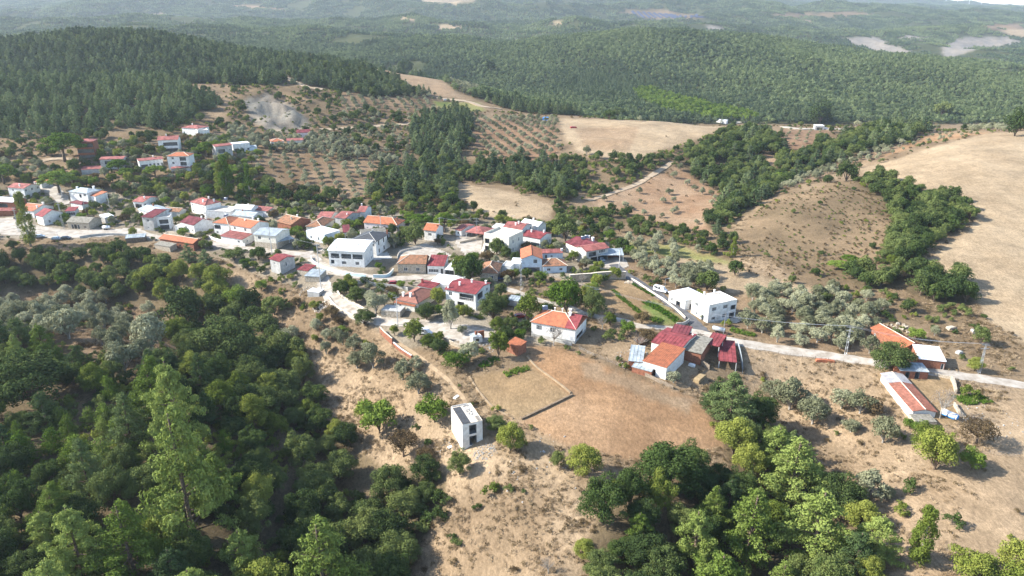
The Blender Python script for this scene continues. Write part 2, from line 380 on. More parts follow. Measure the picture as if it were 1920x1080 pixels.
zone('leftslope', [(-500, 215), (250, 228), (420, 225), (440, 240), (330, 262), (60, 292), (-500, 300)], 'scrub', [('oak_tree', 8, .4, .5, 1.0), ('shrub', 4, .45, .6, 1.6)], 'on the brown slope below the left pine hill')
zone('midslopes', [(590, 200), (780, 195), (900, 210), (880, 300), (720, 300), (600, 245)], 'scrub', [('shrub', 4, .4, .6, 1.7), ('oak_tree', 9, .35, .5, 1.1), ('olive_tree', 6, .45, .6, 1)], 'on the slopes in the middle of the valley')
zone('lowolive', [(620, 172), (830, 180), (860, 205), (780, 212), (620, 208)], 'olivefloor', [('olive_tree', 'terrace', 1, .6, 1.0)], 'in the far olive grove under the tan field', 0, 760)
zone('quarryside', [(430, 165), (560, 150), (640, 165), (640, 240), (560, 262), (430, 240)], 'scrub', [('shrub', 4, .45, .6, 1.6), ('oak_tree', 9, .35, .5, .9)], 'around the grey quarry', 0, 700)
zone('quarry', [(455, 190), (500, 178), (550, 200), (588, 235), (520, 250), (470, 225)], 'quarry', [('shrub', 4, .22, .4, 1.1)], 'on the grey quarry face', 0, 700)
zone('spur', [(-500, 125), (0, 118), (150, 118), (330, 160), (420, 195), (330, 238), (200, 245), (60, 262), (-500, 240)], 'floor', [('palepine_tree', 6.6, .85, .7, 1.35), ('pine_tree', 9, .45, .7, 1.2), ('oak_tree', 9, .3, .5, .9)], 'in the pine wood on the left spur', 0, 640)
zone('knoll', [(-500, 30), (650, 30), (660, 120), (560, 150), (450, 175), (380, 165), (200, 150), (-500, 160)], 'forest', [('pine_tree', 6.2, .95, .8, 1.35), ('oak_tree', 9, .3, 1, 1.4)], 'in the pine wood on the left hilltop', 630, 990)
zone('ridgewood', [(560, 118), (700, 128), (760, 160), (820, 178), (700, 182), (600, 165), (520, 155)], 'floor', [('pine_tree', 6.5, .55, .7, 1.1), ('oak_tree', 7, .5, .7, 1.2)], 'in the dark wood beside the tan hill field', 0, 800)
zone('tanfield', [(660, 112), (700, 112), (790, 118), (830, 150), (870, 182), (830, 182), (770, 172), (740, 150), (690, 130)], 'field', (), '', 0, 990, 2)
zone('tanolive', [(800, 118), (920, 128), (925, 160), (870, 178), (835, 150)], 'olivefloor', [('olive_tree', 6, .8, .7, 1.1)], 'in the far olive grove on the ridge', 0, 990)
zone('valleypines', [(880, 165), (1060, 150), (1100, 165), (1060, 205), (1090, 218), (980, 212), (890, 185)], 'floor', [('pine_tree', 6.5, .85, .7, 1.25)], 'in the pine wood on the middle ridge', 0, 760)
zone('ridgefield', [(1050, 168), (1120, 165), (1150, 185), (1080, 188)], 'field', (), '', 0, 760, 3)
zone('ridgeolive', [(1085, 190), (1160, 185), (1200, 215), (1100, 215)], 'olivefloor', [('olive_tree', 6, .8, .7, 1.1)], 'in the small olive grove behind the plateau field', 0, 760)
zone('greenplateau', [(810, 190), (900, 192), (910, 208), (830, 212)], 'grass', (), '', 0, 720, 2)
zone('rowolive', [(880, 222), (1045, 222), (1045, 290), (1000, 310), (950, 305), (885, 270)], 'soil', [('olive_tree', 'rows', 1, .75, 1.05)], 'in the red soil orchard rows')
zone('rowpines', [(775, 222), (870, 208), (890, 230), (860, 300), (835, 330), (770, 300)], 'floor', [('pine_tree', 6, .8, .7, 1.3), ('oak_tree', 7, .4, .7, 1.1)], 'in the dark clump left of the orchard rows')
zone('gully', [(690, 330), (830, 300), (960, 305), (1080, 300), (1100, 350), (1060, 385), (960, 350), (870, 338), (860, 375), (760, 385), (690, 370)], 'floor',
     [('pine_tree', 7, .5, .7, 1.2), ('oak_tree', 6, .7, .6, 1.1), ('shrub', 4, .5, .8, 1.6)], 'in the wooded gully behind the village')
zone('mound', [(850, 338), (880, 348), (960, 360), (1040, 388), (1030, 412), (960, 412), (900, 402), (855, 372)], 'pale', [('dry_shrub', 7, .15, .5, 1)], 'on the bare mound', 0, 620, 3)
zone('plateau', [(1045, 219), (1362, 222), (1368, 236), (1320, 258), (1250, 278), (1190, 300), (1100, 294), (1062, 262)], 'pale', [('dry_shrub', 14, .1, .5, .9)], 'on the plateau field', 0, 620, 3)
zone('plough', [(1075, 240), (1200, 238), (1180, 285), (1100, 280)], 'field', (), '', 0, 620, 2)
zone('platslope', [(1060, 296), (1200, 300), (1290, 275), (1370, 240), (1400, 250), (1290, 300), (1200, 345), (1110, 375), (1070, 340)], 'scrub', [('oak_tree', 6, .5, .5, .95), ('shrub', 3.6, .6, .8, 1.7)], 'on the scrubby slope under the plateau field')
zone('redslope', [(1105, 378), (1180, 350), (1270, 312), (1340, 345), (1370, 370), (1340, 410), (1340, 440), (1240, 420), (1150, 410)], 'cut', [('olive_tree', 9, .42, .5, 1.0), ('dry_shrub', 6, .2, .5, 1)], 'on the orange slope in the middle')
zone('hedges', [(1040, 385), (1130, 395), (1240, 420), (1370, 455), (1400, 475), (1380, 490), (1260, 455), (1120, 430), (1040, 405)], 'scrub', [('oak_tree', 6, .6, .5, .9), ('shrub', 3.6, .6, .8, 1.6)], 'in the green hedge line behind the olive trees')
zone('olivestrip', [(1130, 440), (1260, 460), (1390, 490), (1400, 500), (1290, 488), (1180, 470)], 'grass', [('olive_tree', 6.5, .75, .7, 1.15), ('fruit_tree', 9, .3, .6, .9)], 'in the olive strip above the pale field')
zone('palefield', [(1190, 485), (1290, 488), (1400, 505), (1540, 545), (1530, 558), (1370, 548), (1290, 520)], 'pale', [('dry_shrub', 12, .2, .5, .9)], 'on the pale field above the white house', 0, 620, 3)
zone('grove2', [(1165, 485), (1240, 488), (1335, 512), (1340, 556), (1275, 545), (1225, 520), (1175, 505)], 'olivefloor', [('olive_tree', 4.6, .95, .85, 1.2)], 'in the olive grove beside the asphalt lane')
zone('hill', [(1365, 500), (1400, 410), (1450, 372), (1590, 338), (1620, 345), (1700, 360), (1700, 450), (1640, 510), (1600, 555), (1520, 540)], 'scrub', [('shrub', 2.6, .3, .2, .55), ('dry_shrub', 2.8, .4, .3, .8), ('shrub', 14, .4, .7, 1.3), ('oak_tree', 17, .25, .3, .55)], 'on the brown scrub hill')
zone('hillbright', [(1400, 470), (1460, 500), (1520, 540), (1400, 505), (1375, 490)], 'straw', [('dry_shrub', 6, .2, .5, 1)], 'at the foot of the scrub hill')
zone('valleywood', [(1275, 300), (1370, 262), (1400, 245), (1500, 265), (1560, 262), (1640, 238), (1745, 240), (1700, 268), (1600, 300), (1500, 335), (1440, 370), (1400, 400), (1340, 440), (1320, 410), (1365, 370), (1300, 335)], 'floor',
     [('oak_tree', 6, .8, .7, 1.2), ('pine_tree', 8, .4, .7, 1.2), ('shrub', 4, .4, .8, 1.5)], 'in the wooded valley behind the scrub hill')
zone('cutbank', [(1435, 280), (1462, 300), (1450, 325), (1430, 310)], 'cut', ())
zone('redyoung', [(1462, 243), (1560, 243), (1530, 270), (1500, 288), (1465, 272)], 'soil', [('olive_tree', 'young', 1, .45, .6)], 'in the young red soil orchard', 0, 620, 2)
zone('crestolive', [(1395, 395), (1450, 365), (1560, 325), (1600, 308), (1700, 280), (1690, 268), (1600, 298), (1500, 330), (1430, 375)], 'olivefloor', [('olive_tree', 5, .9, .6, .95)], 'in the long olive line along the crest')
zone('crestred', [(1640, 300), (1730, 270), (1860, 248), (1750, 250), (1690, 275)], 'red', [('olive_tree', 8, .6, .4, .6)], 'on the terrace above the bare hill', 0, 620, 3)
zone('farcrest', [(1600, 236), (1720, 220), (1920, 226), (2600, 226), (2600, 248), (1900, 246), (1740, 242)], 'olivefloor', [('olive_tree', 6, .75, .7, 1.1)], 'in the olive grove on the far crest', 0, 700)
zone('barehill', [(1605, 318), (1690, 296), (1760, 272), (1850, 250), (1920, 246), (3000, 240), (3000, 660), (1920, 640), (1850, 600), (1830, 560), (1790, 520), (1720, 500), (1760, 470), (1820, 430), (1835, 405), (1790, 378), (1700, 345)], 'pale', [('shrub', 30, .12, .6, 1)], 'on the bare tan hill', 0, 620, 3)
zone('hillgully', [(1600, 338), (1650, 332), (1700, 348), (1760, 362), (1825, 400), (1815, 430), (1765, 445), (1752, 462), (1712, 488), (1690, 500), (1655, 500), (1650, 480), (1680, 430), (1660, 380)], 'floor',
     [('oak_tree', 4.8, .82, .55, 1.2), ('oakyellow_tree', 9, .25, .5, .9), ('shrub', 3, .6, .8, 1.9)], 'in the green thicket across the bare hill', 0, 620, 3)
zone('gully2', [(1705, 515), (1760, 508), (1820, 540), (1820, 575), (1760, 572), (1700, 550)], 'floor', [('oak_tree', 5, .97, .9, 1.35)], 'in the round clump at the foot of the bare hill', 0, 620, 3)
zone('gully3', [(1590, 515), (1680, 510), (1700, 535), (1640, 548), (1600, 540)], 'floor', [('oak_tree', 5, .95, .8, 1.2)], 'in the clump below the green thicket', 0, 620, 3)
zone('footbrush', [(1530, 540), (1640, 548), (1760, 575), (1830, 590), (1920, 640), (2600, 700), (2600, 720), (1900, 660), (1800, 620), (1640, 590), (1560, 560)], 'scrub', [('oak_tree', 9, .3, .4, .8), ('shrub', 4, .55, .6, 1.5), ('olive_tree', 8, .3, .6, 1.0)], 'in the scrub along the foot of the bare hill')
zone('grove', [(1370, 552), (1470, 548), (1560, 562), (1640, 590), (1665, 640), (1640, 668), (1520, 655), (1420, 640), (1395, 618), (1385, 590)], 'olivefloor', [('olive_tree', 4.9, .9, .85, 1.25), ('oak_tree', 16, .3, .5, .8)], 'in the big olive grove right of the white house')
zone('yard', [(1680, 600), (1800, 615), (1920, 650), (2600, 700), (2600, 800), (1920, 715), (1750, 690), (1660, 640)], 'brush', [('shrub', 7, .2, .5, 1), ('olive_tree', 14, .3, .6, .9)], 'in the dry yard beside the brick barn')
zone('meadow', [(1385, 650), (1640, 685), (1760, 700), (2600, 800), (2600, 1500), (1640, 1300), (1620, 900), (1560, 830), (1440, 780), (1400, 700)], 'straw',
     [('dry_shrub', 6, .18, .4, 1.0), ('shrub', 11, .15, .5, 1.0)], 'on the dry meadow at the lower right')
zone('farmyard', [(1660, 690), (1790, 705), (1800, 760), (1790, 800), (1740, 790), (1640, 705)], 'plot', (), '', 0, 620, 2)
zone('garden', [(1120, 530), (1165, 522), (1200, 540), (1290, 605), (1235, 612), (1190, 600), (1120, 570)], 'plot', [('dry_shrub', 9, .1, .4, .7)], 'in the vegetable garden below the stone wall', 0, 620, 2)
zone('gardengreen', [(1225, 560), (1290, 605), (1250, 612), (1200, 575), (1215, 568)], 'grass', (), '', 0, 620, 2)
zone('orchard', [(980, 520), (1060, 525), (1120, 545), (1120, 600), (1200, 612), (1225, 640), (1180, 700), (1110, 660), (1080, 600), (1000, 590), (930, 600), (920, 560)], 'brush',
     [('fruit_tree', 7.5, .5, .6, 1.1), ('oak_tree', 9, .4, .5, .85), ('shrub', 4, .4, .7, 1.5), ('bare_tree', 12, .25, .8, 1.1)], 'in the garden below the village')
zone('slope', [(330, 490), (520, 520), (600, 570), (700, 620), (820, 690), (860, 760), (930, 850), (1080, 860), (1100, 1080), (1130, 1400), (700, 1400), (780, 1060), (840, 890), (700, 870), (600, 790), (590, 680), (470, 600), (340, 550)], 'straw',
     [('dry_shrub', 7, .16, .4, 1.1), ('shrub', 10, .15, .5, 1.2)], 'on the dry grass slope', 0, 620, 7)
zone('bankolive', [(590, 580), (640, 590), (720, 660), (800, 700), (830, 730), (790, 740), (700, 700), (640, 680), (540, 640), (540, 600)], 'brush', [('olive_tree', 6.0, .7, .7, 1.15), ('fruit_tree', 8, .3, .5, .8)], 'on the bank below the winding lane')
zone('roadbank', [(500, 515), (600, 555), (680, 610), (720, 650), (690, 650), (600, 600), (480, 560)], 'brush', [('fruit_tree', 6.5, .5, .5, .9), ('shrub', 4, .5, .7, 1.4)], 'on the bank below the winding lane')
zone('fielda', [(880, 705), (1000, 682), (1070, 742), (978, 785), (915, 765)], 'plot', (), '', 0, 620, 2)
zone('fieldb', [(985, 645), (1060, 655), (1200, 712), (1295, 742), (1335, 790), (1375, 832), (1300, 850), (1180, 862), (1060, 835), (975, 792), (1070, 742), (1000, 684)], 'red', (), '', 0, 620, 1.5)
zone('fieldbpale', [(1085, 672), (1200, 716), (1300, 752), (1290, 772), (1190, 742), (1100, 706)], 'field', (), '', 0, 620, 8)
zone('leftolive', [(-600, 520), (0, 520), (120, 540), (250, 565), (330, 610), (310, 690), (230, 700), (130, 650), (-600, 640)], 'olivefloor',
     [('olive_tree', 6.5, .85, 1.0, 1.6), ('shrub', 4, .4, .7, 1.4), ('dry_shrub', 4, .3, .8, 1.4)], 'on the olive terraces at the left edge')
zone('ravinetop', [(-600, 485), (60, 486), (150, 478), (250, 474), (330, 505), (330, 535), (400, 540), (330, 590), (230, 570), (110, 548), (-600, 540)], 'floor',
     [('oak_tree', 5.2, .92, .7, 1.15), ('fruit_tree', 7, .3, .8, 1.2)], 'in the dense wood below the village square')
zone('yellowoak', [(270, 540), (340, 515), (420, 540), (450, 580), (400, 660), (300, 640)], 'floor', [('oakyellow_tree', 7, .85, 1.0, 1.5)], 'in the yellow green thicket above the ravine')
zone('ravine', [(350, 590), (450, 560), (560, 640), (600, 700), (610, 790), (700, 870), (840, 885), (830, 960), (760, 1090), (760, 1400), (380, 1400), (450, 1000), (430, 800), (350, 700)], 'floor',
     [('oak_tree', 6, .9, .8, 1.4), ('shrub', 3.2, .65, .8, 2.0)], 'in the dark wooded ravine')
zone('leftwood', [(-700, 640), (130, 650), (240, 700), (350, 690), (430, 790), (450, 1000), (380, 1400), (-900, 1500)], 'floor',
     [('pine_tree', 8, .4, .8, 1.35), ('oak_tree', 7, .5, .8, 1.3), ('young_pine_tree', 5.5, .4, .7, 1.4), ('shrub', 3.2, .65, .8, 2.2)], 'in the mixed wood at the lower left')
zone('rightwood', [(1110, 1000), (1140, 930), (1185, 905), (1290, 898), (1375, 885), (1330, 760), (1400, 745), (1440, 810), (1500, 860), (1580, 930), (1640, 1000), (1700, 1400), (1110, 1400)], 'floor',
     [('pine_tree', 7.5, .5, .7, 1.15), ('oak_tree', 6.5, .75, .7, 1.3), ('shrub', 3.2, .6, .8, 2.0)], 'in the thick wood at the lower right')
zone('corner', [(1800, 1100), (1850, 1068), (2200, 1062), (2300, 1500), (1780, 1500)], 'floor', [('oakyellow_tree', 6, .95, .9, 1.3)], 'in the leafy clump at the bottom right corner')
zone('meadowolive', [(1420, 725), (1500, 735), (1590, 750), (1600, 775), (1540, 790), (1440, 770)], 'straw', [('olive_tree', 7, .8, .9, 1.3)], 'in the short olive row on the dry meadow')
# beyond the ridge: pine forest and its clearings
zone('brightpines', [(1186, 172), (1215, 165), (1260, 180), (1330, 197), (1425, 218), (1425, 226), (1330, 226), (1250, 212), (1196, 192)], 'forest', (), '', 640, 1100, 9)
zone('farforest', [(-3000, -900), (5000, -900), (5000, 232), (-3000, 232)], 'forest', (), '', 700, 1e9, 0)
Z[-1], Z[-2] = Z[-2], Z[-1]; Z[-1]['dmin'] = 640
KEEP = [z for z in Z if z['name'] in ('knoll', 'tanfield', 'tanolive', 'ridgewood')]
for z in KEEP: z2 = dict(z); z2['dmin'] = max(z['dmin'], 700); z2['dmax'] = 905 if z['name'] == 'knoll' else 830; Z.append(z2)
FARPATCH = [([(812, 47), (870, 47), (868, 55), (818, 55)], 'pale'), ([(735, 33), (765, 31), (790, 38), (750, 40)], 'pale'), ([(780, -4), (900, 0), (860, 8), (800, 6)], 'pale'),
            ([(1570, 72), (1640, 68), (1710, 98), (1640, 96)], 'rock'), ([(1765, 90), (1800, 70), (1890, 68), (1925, 82), (1840, 90), (1770, 112)], 'rock'),
            ([(1870, 57), (1990, 50), (1990, 74), (1900, 68)], 'pale'), ([(1150, 20), (1240, 17), (1330, 34), (1230, 38)], 'scrub'), ([(1690, 66), (1740, 68), (1730, 76), (1690, 74)], 'rock'),
            ([(1440, 26), (1600, 22), (1640, 28), (1480, 34)], 'scrub'), ([(1840, 46), (1920, 44), (1920, 56), (1850, 56)], 'olivefloor'), ([(1030, 40), (1060, 40), (1050, 47), (1035, 46)], 'pale'),
            ([(1490, 38), (1520, 36), (1530, 41), (1500, 42)], 'pale'), ([(420, 8), (520, 14), (540, 19), (430, 13)], 'cut'), ([(280, 22), (310, 24), (300, 30), (285, 28)], 'pale'), ([(1320, 45), (1355, 52), (1362, 60), (1330, 56)], 'rock')]
for k, (p, g) in enumerate(FARPATCH): zone('far%d' % k, p, g, (), '', 1000, 1e9, 1.2)

def zone_ids(x, y, z):
    u, v = proj(x, y, z)
    d = np.hypot(x, y); near = np.clip(260 / np.maximum(d, 60), .25, 1.4)
    wu, wv = fbm(x / 9, y / 9, 51, 3), fbm(x / 9, y / 9, 77, 3)
    r = np.zeros(np.shape(x), int)
    for k, q in enumerate(Z):
        w = q['warp'] * near * 2
        m = in_poly(u + wu * w, v + wv * w * .7, q['poly']) & (y >= q['dmin']) & (y < q['dmax'])
        r[m] = k
    return r, u, v

# ---------------------------------------------------------------- the ground as one sheet
NX, NY = 700, 640
def build_ground():
    tx = np.linspace(-1.15, 1.15, NX)
    yy = np.geomspace(42, 9000, NY)
    T, Y = np.meshgrid(tx, yy); X = T * Y
    # far to the right and left the sheet keeps its width near the camera
    Zz = terrain(X, Y)
    zi, u, v = zone_ids(X, Y, Zz)
    gk = list(GC)
    A = np.array([GC[g][0] for g in gk]); B = np.array([GC[g][1] for g in gk])
    gi = np.array([gk.index(q['ground']) for q in Z])[zi]
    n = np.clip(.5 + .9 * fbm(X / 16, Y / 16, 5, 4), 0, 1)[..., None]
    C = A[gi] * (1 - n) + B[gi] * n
    for nm_, ang_, per_, am_ in (('fielda', .3, 1.5, .10), ('fieldb', 1.15, 5, .05), ('barehill', 1.3, 6, .035), ('plateau', .2, 5, .04), ('plough', .2, 3.2, .08), ('garden', 2.35, 1.8, .12)):
        mk = np.isin(zi, [i for i, q in enumerate(Z) if q['name'] == nm_]); s_ = (X * math.cos(ang_) + Y * math.sin(ang_) + 1.2 * fbm(X / 18, Y / 18, 66, 2)) / per_ * 6.283
        C[mk] *= (1 + am_ * np.sin(s_))[mk][:, None]
    # soften the borders over a cell or two
    for _ in range(1):
        C[1:-1, 1:-1] = (C[1:-1, 1:-1] * 2 + C[:-2, 1:-1] + C[2:, 1:-1] + C[1:-1, :-2] + C[1:-1, 2:]) / 6
    verts = np.stack([X, Y, Zz], -1).reshape(-1, 3)
    i = np.arange(NX * NY).reshape(NY, NX)
    q = np.stack([i[:-1, :-1], i[:-1, 1:], i[1:, 1:], i[1:, :-1]], -1)
    m = bpy.data.materials.new('soil_and_dry_grass'); nt, N, L = nodes(m)
    out = N.new('ShaderNodeOutputMaterial'); p = N.new('ShaderNodeBsdfPrincipled'); p.inputs['Roughness'].default_value = 1; p.inputs['Specular IOR Level'].default_value = .05
    at = N.new('ShaderNodeAttribute'); at.attribute_name = 'soil'; tc = N.new('ShaderNodeTexCoord')
    def noise(sc, det, rough=.6, stretch=None):
        no = N.new('ShaderNodeTexNoise'); no.inputs['Scale'].default_value = sc; no.inputs['Detail'].default_value = det; no.inputs['Roughness'].default_value = rough
        if stretch:
            mp = N.new('ShaderNodeMapping'); mp.inputs['Scale'].default_value = stretch; mp.inputs['Rotation'].default_value = (0, 0, .5)
            L.new(tc.outputs['Object'], mp.inputs['Vector']); L.new(mp.outputs[0], no.inputs['Vector'])
        else: L.new(tc.outputs['Object'], no.inputs['Vector'])
        return no
    def mul(c, fac_node, lo, hi, a=.35, b=.65):
        mr = N.new('ShaderNodeMapRange'); mr.inputs['From Min'].default_value = a; mr.inputs['From Max'].default_value = b
        mr.inputs['To Min'].default_value = lo; mr.inputs['To Max'].default_value = hi
        L.new(fac_node.outputs['Fac'], mr.inputs['Value'])
        vm = N.new('ShaderNodeVectorMath'); vm.operation = 'SCALE'; L.new(c, vm.inputs[0]); L.new(mr.outputs[0], vm.inputs['Scale']); return vm.outputs[0]
    n1, n2, n3 = noise(.22, 6, .7), noise(1.6, 6, .8, (1, .5, 1)), noise(.045, 4)
    c = mul(at.outputs['Color'], n1, .84, 1.14); c = mul(c, n2, .66, 1.28); c = mul(c, n3, .88, 1.12); c = mul(c, noise(5, 4, .8), .74, 1.24)
    L.new(c, p.inputs['Base Color'])
    b = N.new('ShaderNodeBump'); b.inputs['Strength'].default_value = .5; b.inputs['Distance'].default_value = .35
    L.new(n2.outputs['Fac'], b.inputs['Height']); L.new(b.outputs[0], p.inputs['Normal']); L.new(p.outputs[0], out.inputs[0])
    def part(name, rows):
        qq = q[rows].reshape(-1, 4); r0 = qq.min(); vv = verts[r0:qq.max() + 1]
        me = np_mesh(name, vv, qq - r0, [m], None, True)
        ca = me.color_attributes.new('soil', 'FLOAT_COLOR', 'POINT')
        cc = np.concatenate([C.reshape(-1, 3)[r0:qq.max() + 1], np.ones((len(vv), 1))], 1)
        ca.data.foreach_set('color', cc.astype(np.float32).ravel())
        tag(link(name, me), kind='structure')
    k = int(np.searchsorted(yy, 690))
    part('ground', slice(0, k)); part('hills', slice(k, NY - 1))
build_ground()

# ================================================================ tree shapes
rng = np.random.default_rng(11)
def leaves(cl, n, leaf, up=.25, fill=.35, asp=.7):
    """n leaf-clump faces spread over and inside the clumps cl (x, y, z, rx, rz)"""
    cl = np.array(cl); w = cl[:, 3] ** 2; k = rng.choice(len(cl), n, p=w / w.sum())
    d = rng.normal(size=(n, 3)); d[:, 2] += up; d /= np.linalg.norm(d, axis=1)[:, None]
    r = 1 - fill * rng.random(n) ** 1.5 + .12 * rng.normal(size=n) * .6
    c = cl[k, :3] + d * np.stack([cl[k, 3], cl[k, 3], cl[k, 4]], 1) * r[:, None]
    nn = d * 1.0 + rng.normal(size=(n, 3)) * .5; nn /= np.linalg.norm(nn, axis=1)[:, None]
    a = np.cross(nn, rng.normal(size=(n, 3))); a /= np.linalg.norm(a, axis=1)[:, None]; b = np.cross(nn, a)
    s = leaf * (.6 + .8 * rng.random(n))[:, None]
    bend = nn * s * .25
    v = np.stack([c - a * s, c - b * s * asp - bend, c + a * s, c + b * s * asp - bend], 1).reshape(-1, 3)
    return v, np.arange(4 * n).reshape(n, 4)

def trunk_mb(h, r, limbs, lean=0.0):
    mb = MB(); top = (lean, 0, h); mb.tube((0, 0, -1.2), (lean * .5, 0, h * .5), r * 1.15, r * .8, 6); mb.tube((lean * .5, 0, h * .5), top, r * .8, r * .35, 6)
    for (x, y, z, z0) in limbs: mb.tube((lean * z0 / h, 0, z0), (x, y, z), r * .4, r * .12, 4, cap=False)
    return mb

LIB = {}     # kind -> list of variants {crown, trunk, joined, r, h, shade}
def add_variant(kind, v, q, tmb, lm, tm, r, h, shade):
    i = len(LIB.setdefault(kind, []))
    crown = np_mesh(kind + '_crown', v, q, [lm])
    if tmb is not None:
        trunk = tmb.mesh(kind + '_trunk', tm, True)
        tv = np.array(tmb.v); tf = np.array([f for f in tmb.f if len(f) == 4]); tf = tf.reshape(-1, 4)
        jv = np.concatenate([v, tv]); jq = np.concatenate([q, tf + len(v)])
        joined = np_mesh(kind + '_whole', jv, jq, [lm, tm], np.concatenate([np.zeros(len(q)), np.ones(len(tf))]))
    else: trunk, joined = None, crown
    LIB[kind].append(dict(crown=crown, trunk=trunk, joined=joined, r=r, h=h, shade=shade))

def pine_shape(h, r, n, leaf, lo=.22, ragged=.35):
    cl, limbs = [], []; z = h * lo
    while z < h * .97:
        f = max(0.0, (z / h - lo) / (1 - lo)); R_ = r * (1 - f ** 1.35) * (.75 + ragged * rng.random()) + .35
        nb = max(3, int(4 + 3 * (1 - f))); a0 = rng.random() * 6.28
        for k in range(nb):
            if rng.random() < .16: continue
            a = a0 + 6.28 * k / nb + rng.normal() * .25; L_ = R_ * (.6 + .55 * rng.random())
            for s in (.45, .75, 1.0):
                if s < .6 and rng.random() < .4: continue
                cl.append((math.cos(a) * L_ * s + rng.normal() * .1, math.sin(a) * L_ * s, z + (1 - s) * -.2 + rng.normal() * .25, .34 + .3 * (1 - f) + .16 * rng.random() + r * .04, .26 + .14 * rng.random() + r * .02))
            limbs.append((math.cos(a) * L_ * .8, math.sin(a) * L_ * .8, z, max(.5, z - .5)))
        z += h * .065 * (.8 + .5 * rng.random())
    cl.append((0, 0, h, .3, .6))
    v, q = leaves(cl, n, leaf, .35, .55, .55)
    return v, q, limbs
for k in range(4):
    h, r = [10, 9, 10.5, 8.8][k], [3.5, 3.5, 3.3, 3.7][k]
    v, q, li = pine_shape(h, r, 2400, .28, .12)
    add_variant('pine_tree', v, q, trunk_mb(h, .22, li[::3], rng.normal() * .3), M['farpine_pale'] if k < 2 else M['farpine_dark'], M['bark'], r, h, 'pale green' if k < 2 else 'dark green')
for k in range(4):
    h, r = [9.5, 9, 10.5, 8.8][k], [3.6, 3.8, 3.3, 3.9][k]
    v, q, li = pine_shape(h, r, 10500, .15, .12, .4)
    add_variant('big_pine', v, q, trunk_mb(h, .2, li[::2], rng.normal() * .3), M['pine_pale'] if k < 2 else M['pine_dark'], M['bark'], r, h, 'light green' if k < 2 else 'dark green')
for k in range(2):
    v, q, li = pine_shape(5.0, 1.7, 3000, .12, .08, .2)
    add_variant('young_pine_tree', v, q, trunk_mb(4.6, .1, []), M['bright'] if k else M['pine_pale'], M['bark'], 1.8, 5.0, 'bright green')

for k in range(3):
    v, q, li = pine_shape([8.5, 9, 8][k], [3.2, 3.0, 3.4][k], 1500, .30, .08, .3)
    add_variant('palepine_tree', v, q, trunk_mb(8, .2, []), M['farpine_pale'], M['bark'], 3.2, 8.6, 'pale green')

def round_shape(h, r, n, leaf, nc, lo=.35, flat=1.0, cs=.30, up=.3):
    cl, limbs = [], []; zc = h * (lo + 1) / 2; rz = h * (1 - lo) / 2 * flat
    for k in range(nc):
        d = rng.normal(size=3); d /= np.linalg.norm(d); d[2] = d[2] if d[2] > -.55 else -d[2] * .5
        s = (.55 + .3 * rng.random()) * (1 + .12 * rng.normal())
        c = r * cs * (.65 + .7 * rng.random())
        cl.append((d[0] * r * s, d[1] * r * s, zc + d[2] * rz * s, c, c * .85))
        if k % 3 == 0: limbs.append((d[0] * r * s * .8, d[1] * r * s * .8, zc + d[2] * rz * s * .7, h * lo * .8))
    v, q = leaves(cl, n, leaf, up, .4)
    return v, q, limbs
for k in range(5):
    h, r = [6.6, 7.0, 6.2, 6.8, 6.4][k], [3.5, 3.3, 3.7, 3.4, 3.2][k]
    v, q, li = round_shape(h, r, 3400, .23, 44, .03, 1, .33)
    add_variant('oak_tree', v, q, trunk_mb(h * .6, .24, li), M['oak_dark'] if k < 3 else M['shrubm'], M['bark'], r, h, 'dark green' if k < 3 else 'mid green')
for k in range(4):
    h, r = [7, 7.6, 6.6, 7.2][k], [3.6, 3.4, 3.8, 3.5][k]
    v, q, li = round_shape(h, r, 10500, .135, 62, .05, 1, .28)
    add_variant('big_oak', v, q, trunk_mb(h * .6, .22, li), [M['oak_dark'], M['oak_yellow'], M['oak_dark'], M['shrubm']][k], M['bark'], r, h, ['dark green', 'yellow green', 'dark green', 'mid green'][k])
for k in range(3):
    h, r = [7, 7.8, 6.6][k], [3.4, 3.3, 3.7][k]
    v, q, li = round_shape(h, r, 7500, .155, 54, .06)
    add_variant('oakyellow_tree', v, q, trunk_mb(h * .6, .22, li), M['oak_yellow'], M['bark'], r, h, 'yellow green')
for k in range(4):
    h, r = [4.6, 4.3, 5.0, 4.4][k], [2.4, 2.5, 2.2, 2.6][k]
    v, q, li = round_shape(h, r, 2600, .15, 34, .10, 1.0, .32, .5)
    add_variant('olive_tree', v, q, trunk_mb(h * .5, .2, li), M['olive'], M['barkpale'], r, h, 'grey green')
for k in range(4):
    h, r = [5, 4.6, 5.4, 4.8][k], [2.9, 2.7, 2.6, 3.0][k]
    v, q, li = round_shape(h, r, 3000, .17, 38, .08, 1.0, .30)
    add_variant('fruit_tree', v, q, trunk_mb(h * .55, .14, li), [M['bright'], M['oak_yellow'], M['oak_yellow'], M['brownleaf']][k], M['bark'], r, h, ['bright green', 'yellow green', 'yellow green', 'brownish'][k])
for k in range(3):
    v, q, li = round_shape(1.7, 1.3, 650, .12, 12, .0, 1.0, .36)
    add_variant('shrub', v, q, None, [M['shrubm'], M['shrubm'], M['oak_yellow']][k], None, 1.3, 1.7, ['dark green', 'green', 'yellow green'][k])
for k in range(2):
    v, q, li = round_shape(1.5, 1.2, 420, .10, 10, .0, 1.0, .34)
    add_variant('dry_shrub', v, q, None, M['brownleaf'], None, 1.2, 1.5, 'brown')
